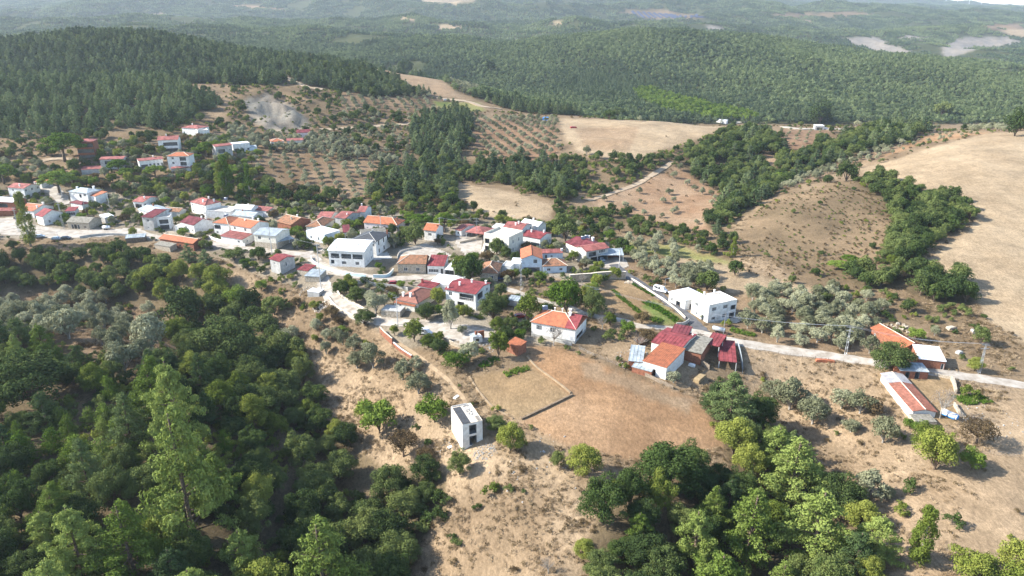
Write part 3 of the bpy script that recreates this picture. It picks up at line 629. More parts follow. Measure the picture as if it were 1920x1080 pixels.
for k in range(2):
    h, r = 7.2, 3.7; cl, limbs = [], []
    for j in range(70):
        a = rng.random() * 6.28; s = math.sqrt(rng.random()); z = h * .42 + h * .50 * math.sqrt(max(0, 1 - s * s * .97)) * (.35 + .65 * rng.random() ** .5)
        cl.append((math.cos(a) * r * s, math.sin(a) * r * s, z, .75 + .3 * rng.random(), .5))
        if j % 5 == 0: limbs.append((math.cos(a) * r * s * .9, math.sin(a) * r * s * .9, z - .3, h * .45))
    v, q = leaves(cl, 9000, .15, .7, .5)
    add_variant('umbrella_pine_tree', v, q, trunk_mb(h * .75, .3, limbs), M['bright'], M['bark'], r, h, 'bright green')
for k in range(2):
    h, r = 15, 1.7; cl = []
    for j in range(60):
        f = rng.random(); a = rng.random() * 6.28; rr = r * math.sin(min(1, f * 1.25 + .12) * 3.0) ** .6 * .75 if f < .95 else .2
        cl.append((math.cos(a) * rr, math.sin(a) * rr, 1.2 + f * (h - 1.6), .62 + .28 * rng.random(), 1.1))
    v, q = leaves(cl, 6500, .15, .5, .5)
    add_variant('poplar_tree', v, q, trunk_mb(h * .9, .22, []), M['oak_yellow'] if k == 0 else M['bright'], M['barkpale'], r, h, 'yellow green')
for k in range(2):
    mb = MB(); h = 5
    mb.tube((0, 0, -1), (0, 0, 1.5), .18, .13, 6)
    for j in range(9):
        a = rng.random() * 6.28; l = 1.4 + rng.random(); e = (math.cos(a) * l, math.sin(a) * l, 2.6 + rng.random() * 1.6); mb.tube((0, 0, 1.3), e, .08, .04, 4, cap=False)
        for i in range(7):
            f = rng.random(); b = rng.random() * 6.28; s = (e[0] * f, e[1] * f, 1.3 + (e[2] - 1.3) * f)
            t = (s[0] + math.cos(b) * .9, s[1] + math.sin(b) * .9, s[2] + .4 + .8 * rng.random()); mb.tube(s, t, .035, .012, 3, cap=False)
    v, q, _ = round_shape(4.8, 2.3, 700 if k == 0 else 2600, .07 if k == 0 else .1, 30, .15)
    add_variant('bare_tree', v, q, mb, M['twig'] if k == 0 else M['brownleaf'], M['barkpale'] if k == 0 else M['bark'], 2.3, 4.8, 'nearly leafless')
# ================================================================ roads, lanes and yards laid on the land
ROADPX = []
def densify(pts, n=6):
    out = []
    P = [pts[0]] + list(pts) + [pts[-1]]
    for i in range(1, len(P) - 2):
        p0, p1, p2, p3 = [Vector(P[j][:2] + (0,)) if len(P[j]) < 3 else Vector((P[j][0], P[j][1], 0)) for j in (i - 1, i, i + 1, i + 2)]
        for k in range(n):
            t = k / n
            q = .5 * ((2 * p1) + (-p0 + p2) * t + (2 * p0 - 5 * p1 + 4 * p2 - p3) * t * t + (-p0 + 3 * p1 - 3 * p2 + p3) * t ** 3)
            out.append((q.x, q.y))
    out.append((P[-1][0], P[-1][1])); return out

ROADW = []           # world centre lines for keeping trees off
def road(name, px, width, mat, lift=.14, n=6):
    w = [hit(u, v) for u, v in px]
    c = densify([(p.x, p.y) for p in w], n)
    ROADW.append((c, width / 2))
    mb = MB(); K = 5; rows = []
    for i, (x, y) in enumerate(c):
        a = c[max(i - 1, 0)]; b = c[min(i + 1, len(c) - 1)]; dx, dy = b[0] - a[0], b[1] - a[1]; l = math.hypot(dx, dy) or 1
        nx, ny = -dy / l, dx / l; r = []
        for k in range(-1, K + 1):
            s = (min(max(k, 0), K - 1) / (K - 1) - .5) * width * (1 + .1 * math.sin(i * 1.7))
            X, Y = x + nx * s, y + ny * s
            r.append((X, Y, float(terrain(X, Y)) + (lift if 0 <= k < K else -.5)))
        rows.append(r)
    for i in range(len(rows) - 1):
        for k in range(K + 1): mb.face([rows[i][k + 1], rows[i + 1][k + 1], rows[i + 1][k], rows[i][k]])
    return tag(mb.build(name, mat, None, True), kind='structure')

def yard(name, px, mat, lift=.12):
    """a paved or beaten area; px its outline"""
    w = [hit(u, v) for u, v in px]; xs = [p.x for p in w]; ys = [p.y for p in w]
    step = 1.0; X, Y = np.meshgrid(np.arange(min(xs), max(xs) + step, step), np.arange(min(ys), max(ys) + step, step))
    poly = [(p.x, p.y) for p in w]
    m = in_poly(X + fbm(X / 3, Y / 3, 4, 2) * .6, Y + fbm(X / 3, Y / 3, 8, 2) * .6, poly)
    zz = terrain(X, Y) + lift; ny, nx = X.shape
    verts = np.stack([X, Y, zz], -1).reshape(-1, 3); i = np.arange(nx * ny).reshape(ny, nx)
    mm = m[:-1, :-1] & m[1:, 1:] & m[1:, :-1] & m[:-1, 1:]
    q = np.stack([i[:-1, :-1], i[:-1, 1:], i[1:, 1:], i[1:, :-1]], -1)[mm]
    ROADW.append((poly + [poly[0]], 1.0)); YARDS.append(poly)
    tag(link(name, np_mesh(name, verts, q, [mat], None, True)), kind='structure')
YARDS = []
yard('village_square', [(-60, 408), (30, 408), (60, 420), (120, 430), (185, 430), (270, 428), (265, 440), (170, 446), (95, 448), (0, 440), (-60, 436)], M['paving'])
yard('courtyard', [(775, 600), (800, 598), (850, 606), (900, 612), (930, 622), (925, 640), (880, 648), (860, 646), (822, 632), (795, 616)], M['paving'])
yard('parking', [(1120, 488), (1165, 480), (1185, 498), (1165, 508), (1130, 502)], M['paving'])
yard('pavement', [(1380, 590), (1405, 596), (1385, 608), (1330, 608), (1325, 602)], M['paving'])
yard('pavement', [(745, 468), (800, 455), (850, 478), (840, 490), (745, 490)], M['paving'])
yard('pavement', [(860, 440), (905, 446), (905, 478), (870, 480), (850, 455)], M['paving'])
yard('pavement', [(690, 478), (730, 470), (738, 485), (700, 490)], M['concrete'])
road('village_road', [(255, 434), (300, 446), (350, 452), (392, 456), (440, 464), (490, 470), (540, 474), (580, 480), (597, 494), (625, 508), (670, 517), (715, 522), (760, 522), (800, 520), (850, 524), (880, 532)], 5.2, M['paving'])
road('lane', [(560, 478), (600, 470), (630, 468)], 3, M['paving'])
road('lane', [(602, 510), (606, 528), (612, 545), (628, 562), (655, 580), (690, 597), (730, 604), (780, 606)], 5.0, M['paving'])
road('lane', [(880, 532), (925, 535), (960, 545), (1000, 560), (1050, 572), (1100, 590), (1160, 600), (1200, 612), (1250, 616), (1300, 622)], 3.2, M['paving'])
road('asphalt_lane', [(1150, 496), (1176, 516), (1200, 532), (1228, 548), (1262, 573), (1290, 594), (1308, 612), (1320, 624)], 4.0, M['asphalt'])
road('village_road', [(1280, 618), (1320, 627), (1370, 640), (1450, 653), (1560, 668), (1640, 680), (1720, 694), (1800, 705), (1880, 717), (2000, 736)], 4.6, M['paving'], .16)
road('footpath', [(742, 640), (790, 672), (835, 708), (862, 738), (874, 756)], 1.1, M['path'], .06)
road('footpath', [(1652, 702), (1670, 735), (1692, 768), (1712, 800)], 1.0, M['path'], .06)
road('dirt_track', [(520, 136), (545, 150), (575, 163), (605, 168)], 5, M['track'], .5)
road('dirt_track', [(600, 243), (660, 240), (720, 236), (770, 232)], 5, M['track'], .4)
road('ridge_road', [(818, 184), (850, 188), (880, 192), (905, 200), (940, 205)], 6, M['track'], .6)
road('ridge_road', [(1365, 234), (1410, 236), (1470, 238), (1540, 242), (1600, 243)], 5, M['paving'], .5)
road('dirt_track', [(1100, 376), (1150, 362), (1205, 340), (1240, 318), (1262, 304)], 3.5, M['track'], .3)
road('dirt_track', [(80, 302), (110, 298), (150, 300)], 4, M['track'], .4)
road('lane', [(85, 350), (100, 358), (115, 372), (120, 385)], 6, M['paving'], .3)

# ================================================================ houses
FOOT = []            # footprints: (centre x, y, half width, half depth, angle)
HOUSES = []
WCACHE = {}
def window(parent, origin, ax, w, h, dark=False, mullions=1):
    """frame and pane standing in a wall opening; origin = lower left corner, ax = 0 front, 1 right side, 2 left, 3 back"""
    key = (round(w, 1), round(h, 1), dark, mullions)
    if key not in WCACHE:
        w_, h_ = key[0], key[1]; f = MB(); t = .09
        f.box(0, w_, -.03, .06, 0, t).box(0, w_, -.03, .06, h_ - t, h_).box(0, t, -.03, .06, t, h_ - t).box(w_ - t, w_, -.03, .06, t, h_ - t)
        for k in range(mullions): f.box(w_ * (k + 1) / (mullions + 1) - .04, w_ * (k + 1) / (mullions + 1) + .04, -.02, .05, t, h_ - t)
        p = MB().box(.05, w_ - .05, .02, .035, .05, h_ - .05)
        WCACHE[key] = (f.mesh('window_frame', M['brownframe'] if dark else M['frame']), p.mesh('window_pane', M['glass']))
    fm, pm = WCACHE[key]
    o = link('window', fm, parent, origin); o.rotation_euler = (0, 0, {0: 0, 1: math.pi / 2, 2: -math.pi / 2, 3: math.pi}[ax])
    link('pane', pm, o)

def face_with_openings(mb, P, U, Wd, z0, z1, ops):
    """wall face from P along the unit vector U; ops = (x0, x1, za, zb, depth); inward normal is U rotated left"""
    N = Vector((-U.y, U.x, 0))
    xs = sorted({0, Wd} | {o[0] for o in ops} | {o[1] for o in ops}); zs = sorted({z0, z1} | {o[2] for o in ops} | {o[3] for o in ops})
    pt = lambda x, z, d=0: P + U * x + N * d + Vector((0, 0, z))
    for a, b in zip(xs[:-1], xs[1:]):
        for c, d in zip(zs[:-1], zs[1:]):
            mx, mz = (a + b) / 2, (c + d) / 2
            if any(o[0] < mx < o[1] and o[2] < mz < o[3] for o in ops): continue
            mb.face([pt(a, c), pt(b, c), pt(b, d), pt(a, d)])
    for x0, x1, za, zb, dep in ops:
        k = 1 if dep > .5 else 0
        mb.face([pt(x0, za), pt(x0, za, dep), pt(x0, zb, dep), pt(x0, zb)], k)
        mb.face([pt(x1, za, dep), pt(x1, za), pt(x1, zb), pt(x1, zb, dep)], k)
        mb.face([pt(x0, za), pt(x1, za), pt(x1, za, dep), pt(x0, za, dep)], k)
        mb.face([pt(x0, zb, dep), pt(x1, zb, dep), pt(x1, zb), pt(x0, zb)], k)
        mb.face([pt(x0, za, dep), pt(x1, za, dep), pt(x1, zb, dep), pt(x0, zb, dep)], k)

def chimney(parent, x, y, z, w=.55, h=1.1, mat='white'):
    mb = MB().box(-w / 2, w / 2, -w / 2, w / 2, -1.0, h).box(-w / 2 - .1, w / 2 + .1, -w / 2 - .1, w / 2 + .1, h, h + .12)
    o = mb.build('chimney', M[mat], parent); o.location = (x, y, z); return o

def building(name, label, short, A, B, C, h, roof='gx', rise=1.2, rm='red', wm='white', f=(), r=(), l=(), st=1, ov=.35, chim=(), open_=False, cat=None, fd=5, sill=.9, ridgecap=None, parapet=.5, group=None, base=None):
    """A, B: pixels of the two front eave corners; C: pixel of the right back eave corner, or the depth in metres.
    f, r, l: openings of the front, right and left walls as (kind, x fraction of centre, storey, width, height[, extra])"""
    mid = hit((A[0] + B[0]) / 2, (A[1] + B[1]) / 2, h); ze = mid.z
    a, b = hit_plane(*A, ze), hit_plane(*B, ze)
    if b.x < a.x: a, b = b, a
    ux = (b - a); W = ux.length; ux.normalize(); uy = Vector((-ux.y, ux.x, 0))
    if isinstance(C, (tuple, list)):
        c = hit_plane(C[0], C[1], ze); D = abs((c - b).dot(uy)); D = max(D, 2.5)
    else: D = C
    gz = float(terrain(*((a + ux * W / 2).xy)))
    root = empty(name, (*(a + ux * W / 2 + uy * D / 2).xy, ze - h), math.atan2(ux.y, ux.x))
    tag(root, label, cat or name.replace('_', ' '), group)
    FOOT.append((root.location.x, root.location.y, W / 2, D / 2, root.rotation_euler.z)); HOUSES.append((root.location.copy(), short))
    w, d = W / 2 - ov, D / 2 - ov; hw, hd = W / 2, D / 2
    if roof == 'flat': w, d = hw, hd
    sh = h / st; ops = {0: [], 1: [], 2: []}; wins = []
    for ax, spec, L_ in ((0, f, 2 * w), (1, r, 2 * d), (2, l, 2 * d)):
        for s in spec:
            kind, xf, sto, ww, wh = s[:5]; xc = xf * L_; zb = sto * sh
            x0, x1 = max(.15, xc - ww / 2), min(L_ - .15, xc + ww / 2)
            if x1 - x0 < .3: continue
            if kind == 'w': z0_ = zb + min(sill, sh - wh - .25); ops[ax].append((x0, x1, z0_, z0_ + wh, .14)); wins.append((ax, x0, z0_, x1 - x0, wh, s[5] if len(s) > 5 else 1))
            elif kind == 'd': ops[ax].append((x0, x1, zb + .02, zb + wh, .15)); wins.append((ax, x0, zb + .02, x1 - x0, wh, 0))
            elif kind in 'bg': ops[ax].append((x0, x1, zb + (.9 if kind == 'b' else .05), zb + (.9 if kind == 'b' else .05) + wh, s[5] if len(s) > 5 else 1.6))
    mb = MB(); zf = -fd
    if open_:
        for sx in (-1, 1):
            for sy in (-1, 0, 1): MB().box(sx * w - .12, sx * w + .12, sy * d - .12, sy * d + .12, zf, h - .05).build('post', M['wood' if wm == 'wood' else 'polec'], root)
        if open_ == 'back': MB().box(-w, w, d - .15, d + .1, zf, h - .1).build('back_wall', M[wm], root)
    else:
        face_with_openings(mb, Vector((-w, -d, 0)), Vector((1, 0, 0)), 2 * w, zf, h, ops[0])
        face_with_openings(mb, Vector((w, -d, 0)), Vector((0, 1, 0)), 2 * d, zf, h, ops[1])
        face_with_openings(mb, Vector((-w, d, 0)), Vector((0, -1, 0)), 2 * d, zf, h, ops[2])
        face_with_openings(mb, Vector((w, d, 0)), Vector((-1, 0, 0)), 2 * w, zf, h, [])
        k = 1 - ov / hd if hd > 0 else 1
        if roof in ('gx',):
            for s in (-1, 1): mb.face([(s * w, -d * s, h), (s * w, d * s, h), (s * w, 0, h + rise * .93)])
        if roof == 'gy':
            for s in (-1, 1): mb.face([(w * -s * -1, s * d, h), (w * -s, s * d, h), (0, s * d, h + rise * .93)])
        if roof == 'mono':
            for s in (-1, 1): mb.face([(s * w, -d, h), (s * w, d, h), (s * w, d, h + rise * .93)])
            mb.face([(-w, d, h), (w, d, h), (w, d, h + rise * .93), (-w, d, h + rise * .93)])
        if roof == 'barrel':
            for s in (-1, 1):
                pr = [(s * w, -d + 2 * d * t / 8, h + rise * .95 * math.sin(min(1, t / 8 * 1.15) * math.pi / 2)) for t in range(9)]
                for t in range(8): mb.face([(pr[t][0], pr[t][1], h), (pr[t + 1][0], pr[t + 1][1], h), pr[t + 1], pr[t]])
            mb.face([(-w, d, h), (w, d, h), (w, d, h + rise * .95), (-w, d, h + rise * .95)])
        mb.face([(-w, -d, zf), (-w, d, zf), (w, d, zf), (w, -d, zf)])
        wall = mb.build('wall', [M[wm], M['shade']], root)
        if base:
            bh, bm = base; t = .035; q = MB()
            q.box(-w - t, w + t, -d - t, -d - .003, zf, bh).box(w + .003, w + t, -d - t, d + t, zf, bh).box(-w - t, -w - .003, -d - t, d + t, zf, bh)
            q.build('base_course', M[bm], root)
    rmm = M[rm]; t = .16; e = .012; rf = MB()
    def seams(x0, x1, fn):
        if (rm in ('red', 'maroon', 'pinkmetal', 'whitemetal', 'greymetal') and mid.y < 330) or (rm.startswith('tile') and mid.y < 240):
            n = max(2, int((x1 - x0) / (.55 if rm.startswith('tile') else 1.0)))
            for i in range(n + 1):
                x = x0 + (x1 - x0) * i / n; fn(x)
    def strip(p, q, wdt=.05, hh=.07):
        p, q = Vector(p), Vector(q); dd = (q - p).normalized(); s = dd.cross(Vector((0, 0, 1))).normalized() * wdt
        up = Vector((0, 0, hh)); rf.face([p - s, p - s + up, q - s + up, q - s]); rf.face([p + s, q + s, q + s + up, p + s + up]); rf.face([p - s + up, p + s + up, q + s + up, q - s + up]); rf.face([p - s, p + s, p + s + up, p - s + up])
    z = h + e; caps = []
    if roof == 'gx':
        rf.slab([(-hw, -hd, z), (hw, -hd, z), (hw, 0, z + rise), (-hw, 0, z + rise)], t); rf.slab([(-hw, .004, z + rise), (hw, .004, z + rise), (hw, hd, z), (-hw, hd, z)], t)
        seams(-hw + .1, hw - .1, lambda x: strip((x, -hd, z + .01), (x, 0, z + rise + .01))); caps = [((-hw, 0, z + rise), (hw, 0, z + rise))]
    elif roof == 'gy':
        rf.slab([(-hw, -hd, z), (0, -hd, z + rise), (0, hd, z + rise), (-hw, hd, z)], t); rf.slab([(.004, -hd, z + rise), (hw, -hd, z), (hw, hd, z), (.004, hd, z + rise)], t)
        seams(-hd + .1, hd - .1, lambda y: (strip((-hw, y, z + .01), (0, y, z + rise + .01)), strip((0, y, z + rise + .01), (hw, y, z + .01)))); caps = [((0, -hd, z + rise), (0, hd, z + rise))]
    elif roof in ('hip', 'hipl', 'hipr'):
        k = min(hd, hw) * .95; xl = -hw + (k if roof != 'hipr' else 0); xr = hw - (k if roof != 'hipl' else 0)
        if hd > hw and roof == 'hip':
            yl, yr = -hd + k, hd - k
            rf.slab([(-hw, -hd, z), (hw, -hd, z), (0, yl, z + rise)], t); rf.slab([(hw, hd, z), (-hw, hd, z), (0, yr, z + rise)], t)
            rf.slab([(hw, -hd, z), (hw, hd, z), (0, yr, z + rise), (0, yl, z + rise)], t); rf.slab([(-hw, hd, z), (-hw, -hd, z), (0, yl, z + rise), (0, yr, z + rise)], t)
            caps = [((0, yl, z + rise), (0, yr, z + rise)), ((-hw, -hd, z), (0, yl, z + rise)), ((hw, -hd, z), (0, yl, z + rise)), ((hw, hd, z), (0, yr, z + rise))]
        else:
            rf.slab([(-hw, -hd, z), (hw, -hd, z), (xr, 0, z + rise), (xl, 0, z + rise)], t); rf.slab([(hw, hd, z), (-hw, hd, z), (xl, 0, z + rise), (xr, 0, z + rise)], t)
            rf.slab([(hw, -hd, z), (hw, hd, z), (xr, 0, z + rise)], t); rf.slab([(-hw, hd, z), (-hw, -hd, z), (xl, 0, z + rise)], t)
            caps = [((xl, 0, z + rise), (xr, 0, z + rise))]
            if roof != 'hipr': caps += [((-hw, -hd, z), (xl, 0, z + rise)), ((-hw, hd, z), (xl, 0, z + rise))]
            if roof != 'hipl': caps += [((hw, -hd, z), (xr, 0, z + rise)), ((hw, hd, z), (xr, 0, z + rise))]
    elif roof == 'mono':
        rf.slab([(-hw, -hd, z), (hw, -hd, z), (hw, hd, z + rise), (-hw, hd, z + rise)], t)
        seams(-hw + .1, hw - .1, lambda x: strip((x, -hd, z + .01), (x, hd, z + rise + .01)))
    elif roof == 'monof':
        rf.slab([(-hw, -hd, z + rise), (hw, -hd, z + rise), (hw, hd, z), (-hw, hd, z)], t)
    elif roof == 'barrel':
        pr = [(-hd + 2 * hd * s / 10, z + rise * math.sin(min(1, s / 10 * 1.15) * math.pi / 2)) for s in range(11)]
        for s in range(10): rf.slab([(-hw, pr[s][0], pr[s][1]), (hw, pr[s][0], pr[s][1]), (hw, pr[s + 1][0] - .002, pr[s + 1][1]), (-hw, pr[s + 1][0] - .002, pr[s + 1][1])], t)
    elif roof == 'flat':
        rf.box(-hw - .02, hw + .02, -hd - .02, hd + .02, z, z + .14)
        if parapet:
            pm = MB(); p = parapet; zt = z + .14
            pm.box(-hw - .02, hw + .02, -hd - .02, -hd + .2, zt, zt + p).box(-hw - .02, hw + .02, hd - .2, hd + .02, zt, zt + p).box(-hw - .02, -hw + .2, -hd + .2, hd - .2, zt, zt + p).box(hw - .2, hw + .02, -hd + .2, hd - .2, zt, zt + p)
            pm.build('parapet', M[wm], root)
    ro = rf.build('roof', rmm, root)
    if (ridgecap or rm.startswith('tile')) and caps:
        cm = MB()
        for p, q in caps: cm.tube((p[0], p[1], p[2] + .02), (q[0], q[1], q[2] + .02), .14, .14, 5)
        cm.build('ridge_cap', M[ridgecap or 'deck'], ro)
    for ax, x0, z0_, ww, wh, mu in wins:
        org = {0: (-w + x0, -d + .09, z0_), 1: (w - .09, -d + x0, z0_), 2: (-w + .09, d - x0, z0_)}[ax]
        window(root, org, ax, ww, wh, mu == -1, max(mu, 0))
    for c_ in chim:
        cx, cy, cz = c_[:3]; chimney(ro, cx * hw, cy * hd, h + cz * rise, *(c_[3:] if len(c_) > 3 else ()))
    root['_w'] = W; root['_d'] = D
    return root, w, d, h, ro

def wn_(n, sto, w=1.2, h=1.3, lo=.12, hi=.88, mu=1):
    if n == 1: return [('w', (lo + hi) / 2, sto, w, h, mu)]
    return [('w', lo + (hi - lo) * k / (n - 1), sto, w, h, mu) for k in range(n)]
HS, SH, BN = 'house', 'shed', 'barn'
b_ = building
def rail(root, x0, x1, y, z, h=.95, mat='frame', n=8, name='railing'):
    mb = MB().box(x0, x1, y - .03, y + .03, z + h - .06, z + h)
    for k in range(n + 1): xx = x0 + (x1 - x0) * k / n; mb.box(xx - .025, xx + .025, y - .025, y + .025, z, z + h - .06)
    mb.build(name, M[mat], root)

# --- foreground tower, still being built
t, w, d, h, ro = b_(HS, 'narrow two storey unfinished white house with open dark front bays on the dry slope', 'unfinished white tower house', (866.5, 797), (904.5, 789), 9.2, 6.3, 'flat', 0, 'deck', 'white',
   f=[('g', .52, 0, 1.9, 2.55, 2.5), ('g', .52, 1, 1.9, 2.55, 2.5)], st=2, parapet=0, fd=4)
s1 = MB()
for k in range(9): s1.box(-w * .95 + k * .23, -w * .95 + k * .23 + .2, -d + .02, d * .78, h + .16, h + .24 + .03 * (k % 2))
s1.build('roofing_sheet', M['charcoal'], t)
s1 = MB()
for k in range(4): s1.box(w * .56 + k * .25, w * .5 + k * .25 + .21, -d + .1, -d + 2.6, h + .16, h + .24 + .03 * (k % 2))
s1.build('roofing_sheet', M['charcoal'], t)
bm = MB().box(-.12, .3, -.2, .2, 0, .19).mesh('brick', M['rubble'])
for k in range(8): o = link('brick', bm, t, (-w + .3 + k * .5, d - .25, h + .156))
mbk = MB()
for k in range(60):
    x, y = w * (.0 + .6 * random.random()), -d * .3 + 1.2 * d * random.random(); s = .08 + .16 * random.random()
    mbk.box(x, x + s, y, y + s * 1.6, h + .15, h + .17 + s * .8)
tag(mbk.build('roof_debris', M['greywall'], t), kind='stuff')
MB().box(-w + .02, -w + 1.0, -d - .06, -d - .02, h - .2, h + .1).build('fascia', M['white'], t)

# --- the villa with the red roof
t, w, d, h, ro = b_(HS, 'white two storey house with ribbed dark red roof and open front balcony by the courtyard', 'white house with ribbed red roof', (833, 542), (892.5, 551.8), (921.6, 530.5), 6.2, 'gx', 1.1, 'red', 'white',
   f=[('w', .16, 1, 1.3, 1.4, 1), ('g', .70, 1, 5.6, 2.3, 2.2), ('g', .18, 0, 2.6, 2.2, 1.8), ('g', .5, 0, 2.6, 2.2, 1.8)], r=[('g', .3, 1, 4.0, 2.3, 2.0), ('w', .8, 1, 1.2, 1.3), ('w', .5, 0, 1.2, 1.3)], st=2, chim=[(-.85, -.8, .3), (-.35, -.35, .7), (.1, .3, .7), (.85, .6, .4)])
rail(t, -w + 2 * w * .44, w - .1, -d + .05, h / 2 + .05); MB().box(w - .3, w - .1, -d, -d + .25, h / 2, h - .1).build('post', M['frame'], t)
t, w, d, h, ro = b_(HS, 'low house with brown hipped roof and two tall white chimneys beside the red roofed villa', 'brown hip roofed house', (741, 561), (783, 569.5), (813.8, 544), 3.2, 'hip', 2.0, 'tilebrown', 'cream', f=wn_(2, 0), r=wn_(2, 0), chim=[(-.55, -.7, .35, .7, 1.5), (.05, -.65, .4, .7, 1.5)], ridgecap='tilebrown')
b_(SH, 'dark red metal lean-to roof behind the brown hip roofed house', 'red lean-to', (782, 535), (812, 541), 5, 2.8, 'mono', .5, 'red', 'greywall', chim=[(-.8, 0, .5, .6, 1.4, 'red')], ov=.15)
b_(SH, 'orange tiled low annex in front of the brown hip roofed house', 'orange annex', (737.5, 567), (777.5, 574.8), 3.4, 2.3, 'mono', .7, 'tile', 'cream', f=[('d', .3, 0, 1, 2)], ov=.2)
b_(SH, 'flat concrete roofed stone outbuilding beside the winding lane', 'flat stone outbuilding', (714, 581.5), (750, 585), 5, 2.4, 'flat', 0, 'concrete', 'stone', parapet=0)
b_(SH, 'small shed with pale metal roof under the trees right of the villa', 'pale metal roofed shed', (951, 562), (972, 565), 4, 2.2, 'mono', .4, 'greymetal', 'greywall', ov=.15)
# --- stone house, garage, awning
b_(HS, 'old stone house with weathered orange hipped roof and two white windows', 'old stone house', (743.4, 494.5), (799, 495), 9.5, 4.0, 'hipl', 2.3, 'tileold', 'stone', f=wn_(2, 0, 1.5, 1.4, .28, .72), fd=3)
b_('garage', 'glass fronted garage with plain red metal roof joined to the old stone house', 'red roofed glass garage', (800.6, 498), (833, 499), 9, 3.7, 'mono', 1.6, 'red', 'white', f=[('w', .36, 0, 4.0, 1.4, 5), ('d', .86, 0, 1.1, 2.6)], ov=.12)
b_(SH, 'pale blue and white sheet canopy right of the red garage roof', 'blue white canopy', (833, 505), (852, 507), 10, 3, 'mono', .8, 'whitemetal', 'bluewhite', open_='back', ov=.15)
b_(SH, 'wide bright white flat roof between the stone house and the ribbed red roof villa', 'white flat roof', (805, 530), (857, 536), 9, 3, 'mono', .5, 'whitemetal', 'white', ov=.1)
# --- small hip house
b_(HS, 'small stone house with weathered orange pyramid roof behind the leafy tree', 'small stone cottage', (898, 511), (934.7, 512.5), (941.5, 493), 3.4, 'hip', 2.0, 'tileold', 'stone', f=[('w', .66, 0, 1.2, 1.3)], chim=[(.6, .7, .2, .5, .9, 'greywall')])
b_(SH, 'white flat roofed outbuilding behind the small stone cottage', 'white outbuilding', (940, 499), (958, 501), 6, 2.8, 'flat', 0, 'concrete', 'white', parapet=.2)
# --- orange gable house
t, w, d, h, ro = b_(HS, 'pale blue house with bright orange gable roof facing the valley', 'orange gable house', (976, 485.5), (1018, 485.5), 13, 5.8, 'gy', 1.7, 'tile', 'bluewhite', f=[('w', .68, 1, 1.6, 1.7, 2), ('g', .5, 0, 6.5, 2.1, 2.0)], st=2, r=wn_(2, 1), ridgecap='tile')
b_(HS, 'low pale house with brown hipped tile roof joined right of the orange gable house', 'low brown hip house', (1017, 499.5), (1064.5, 498), 8.5, 3.0, 'hip', 1.9, 'tileold', 'bluewhite', f=[('w', .24, 0, 1.4, 1.1), ('w', .76, 0, 1.3, 1.1)])
b_(SH, 'narrow pale blue annex with faded red strip roof behind the orange gable house', 'blue annex', (1013, 475), (1056, 474), 3.6, 2.8, 'mono', .7, 'pinkmetal', 'bluewhite', f=[('d', .25, 0, 1, 2), ('w', .5, 0, .9, .9)], chim=[(.92, 0, .5, .7, .9)], ov=.15)
b_(SH, 'low white roofed terrace left of the orange gable house', 'white roofed terrace', (957, 494), (976, 495), 6, 3.2, 'mono', .5, 'whitemetal', 'white', ov=.15)
# --- centre cluster
t, w, d, h, ro = b_(HS, 'big cream flat roofed house under construction with bare rooftop walls', 'cream flat roofed house', (908, 441), (954, 449.5), (970, 435), 7.0, 'flat', 0, 'deck', 'cream', f=[('w', .75, 1, 1.4, 1.3), ('g', .12, 1, 2.4, 2.2, 1.6), ('g', .12, 0, 2.4, 2.4, 1.6)], r=[('w', .3, 1, 1, 1.6), ('w', .7, 1, 1, 1.6), ('w', .3, 0, 1, 1.6)], st=2, parapet=1.0)
for k in range(4): MB().box(-.1, .1, -.1, .1, 0, 1.3).build('column_stub', M['concrete'], t).location = (w * (.0 + .18 * k), d * .1, h + .14)
s1 = MB()
for k in range(10): s1.box(-w - 1.2, -w - .02, -d - 1 + k * .3, -d - 1 + (k + 1) * .3, -2, .35 * (k + 1) - .35)
s1.build('staircase', M['cream'], t)
t, w, d, h, ro = b_(HS, 'two storey white house with wide faded red gable roof and three chimneys', 'wide faded red roof', (940, 428), (977, 433), (999, 419.5), 6.4, 'gx', 1.6, 'pinkmetal', 'white', f=[('g', .35, 1, 3, 2, 1.5), ('w', .7, 1, 1.3, 1.3)], r=wn_(2, 1) + wn_(1, 0), st=2, chim=[(.05, -.35, .6), (.2, -.1, .8), (.75, .1, .8)])
b_(HS, 'white house with dark red roof and row of front windows below the wide faded roof', 'house with window row', (976, 441), (1013.4, 448), (1032, 436.5), 4.6, 'gx', 1.2, 'red', 'white', f=[('w', .3, 0, 1.2, 1.6, 1), ('w', .72, 0, 4.2, 1.5, 5)], r=wn_(3, 0, 1, 1.3), chim=[(-.4, -.2, .7), (.6, .2, .8)])
b_(HS, 'white house with bright white gable roof at the back of the centre cluster', 'white gable roof', (975, 418), (1009, 425), (1027, 419), 5, 'gx', 1.4, 'whitemetal', 'white', r=wn_(1, 0), chim=[(0, 0, .9)])
t, w, d, h, ro = b_(SH, 'open sided pergola house with faded red hipped roof left of the cream flat roofed house', 'faded red pergola', (872, 434.5), (907.5, 439.5), 11, 3.2, 'hip', 1.6, 'pinkmetal', 'greywall', open_='back', ov=.4)
b_(SH, 'white canopy between the red pergola and the wide faded red roof', 'white canopy', (922, 426), (942, 428), 6, 3, 'mono', .3, 'whitemetal', 'white', ov=.1)
b_(HS, 'small house with red gable roof in front of the bare mound', 'small red gable house', (852, 430), (865, 432.5), (879, 419.5), 3, 'gx', 1.1, 'pinkmetal', 'white', f=wn_(1, 0), r=wn_(1, 0))
b_(HS, 'white house with plain orange roof beside two round pines', 'orange roofed white house', (793, 431), (817.5, 433.5), 8.5, 4.8, 'gx', 2.2, 'tile', 'white', f=[('w', .5, 0, 1.7, 1.3, 2)], sill=2.2, chim=[(.8, -.3, .6, .5, .8, 'brick')])
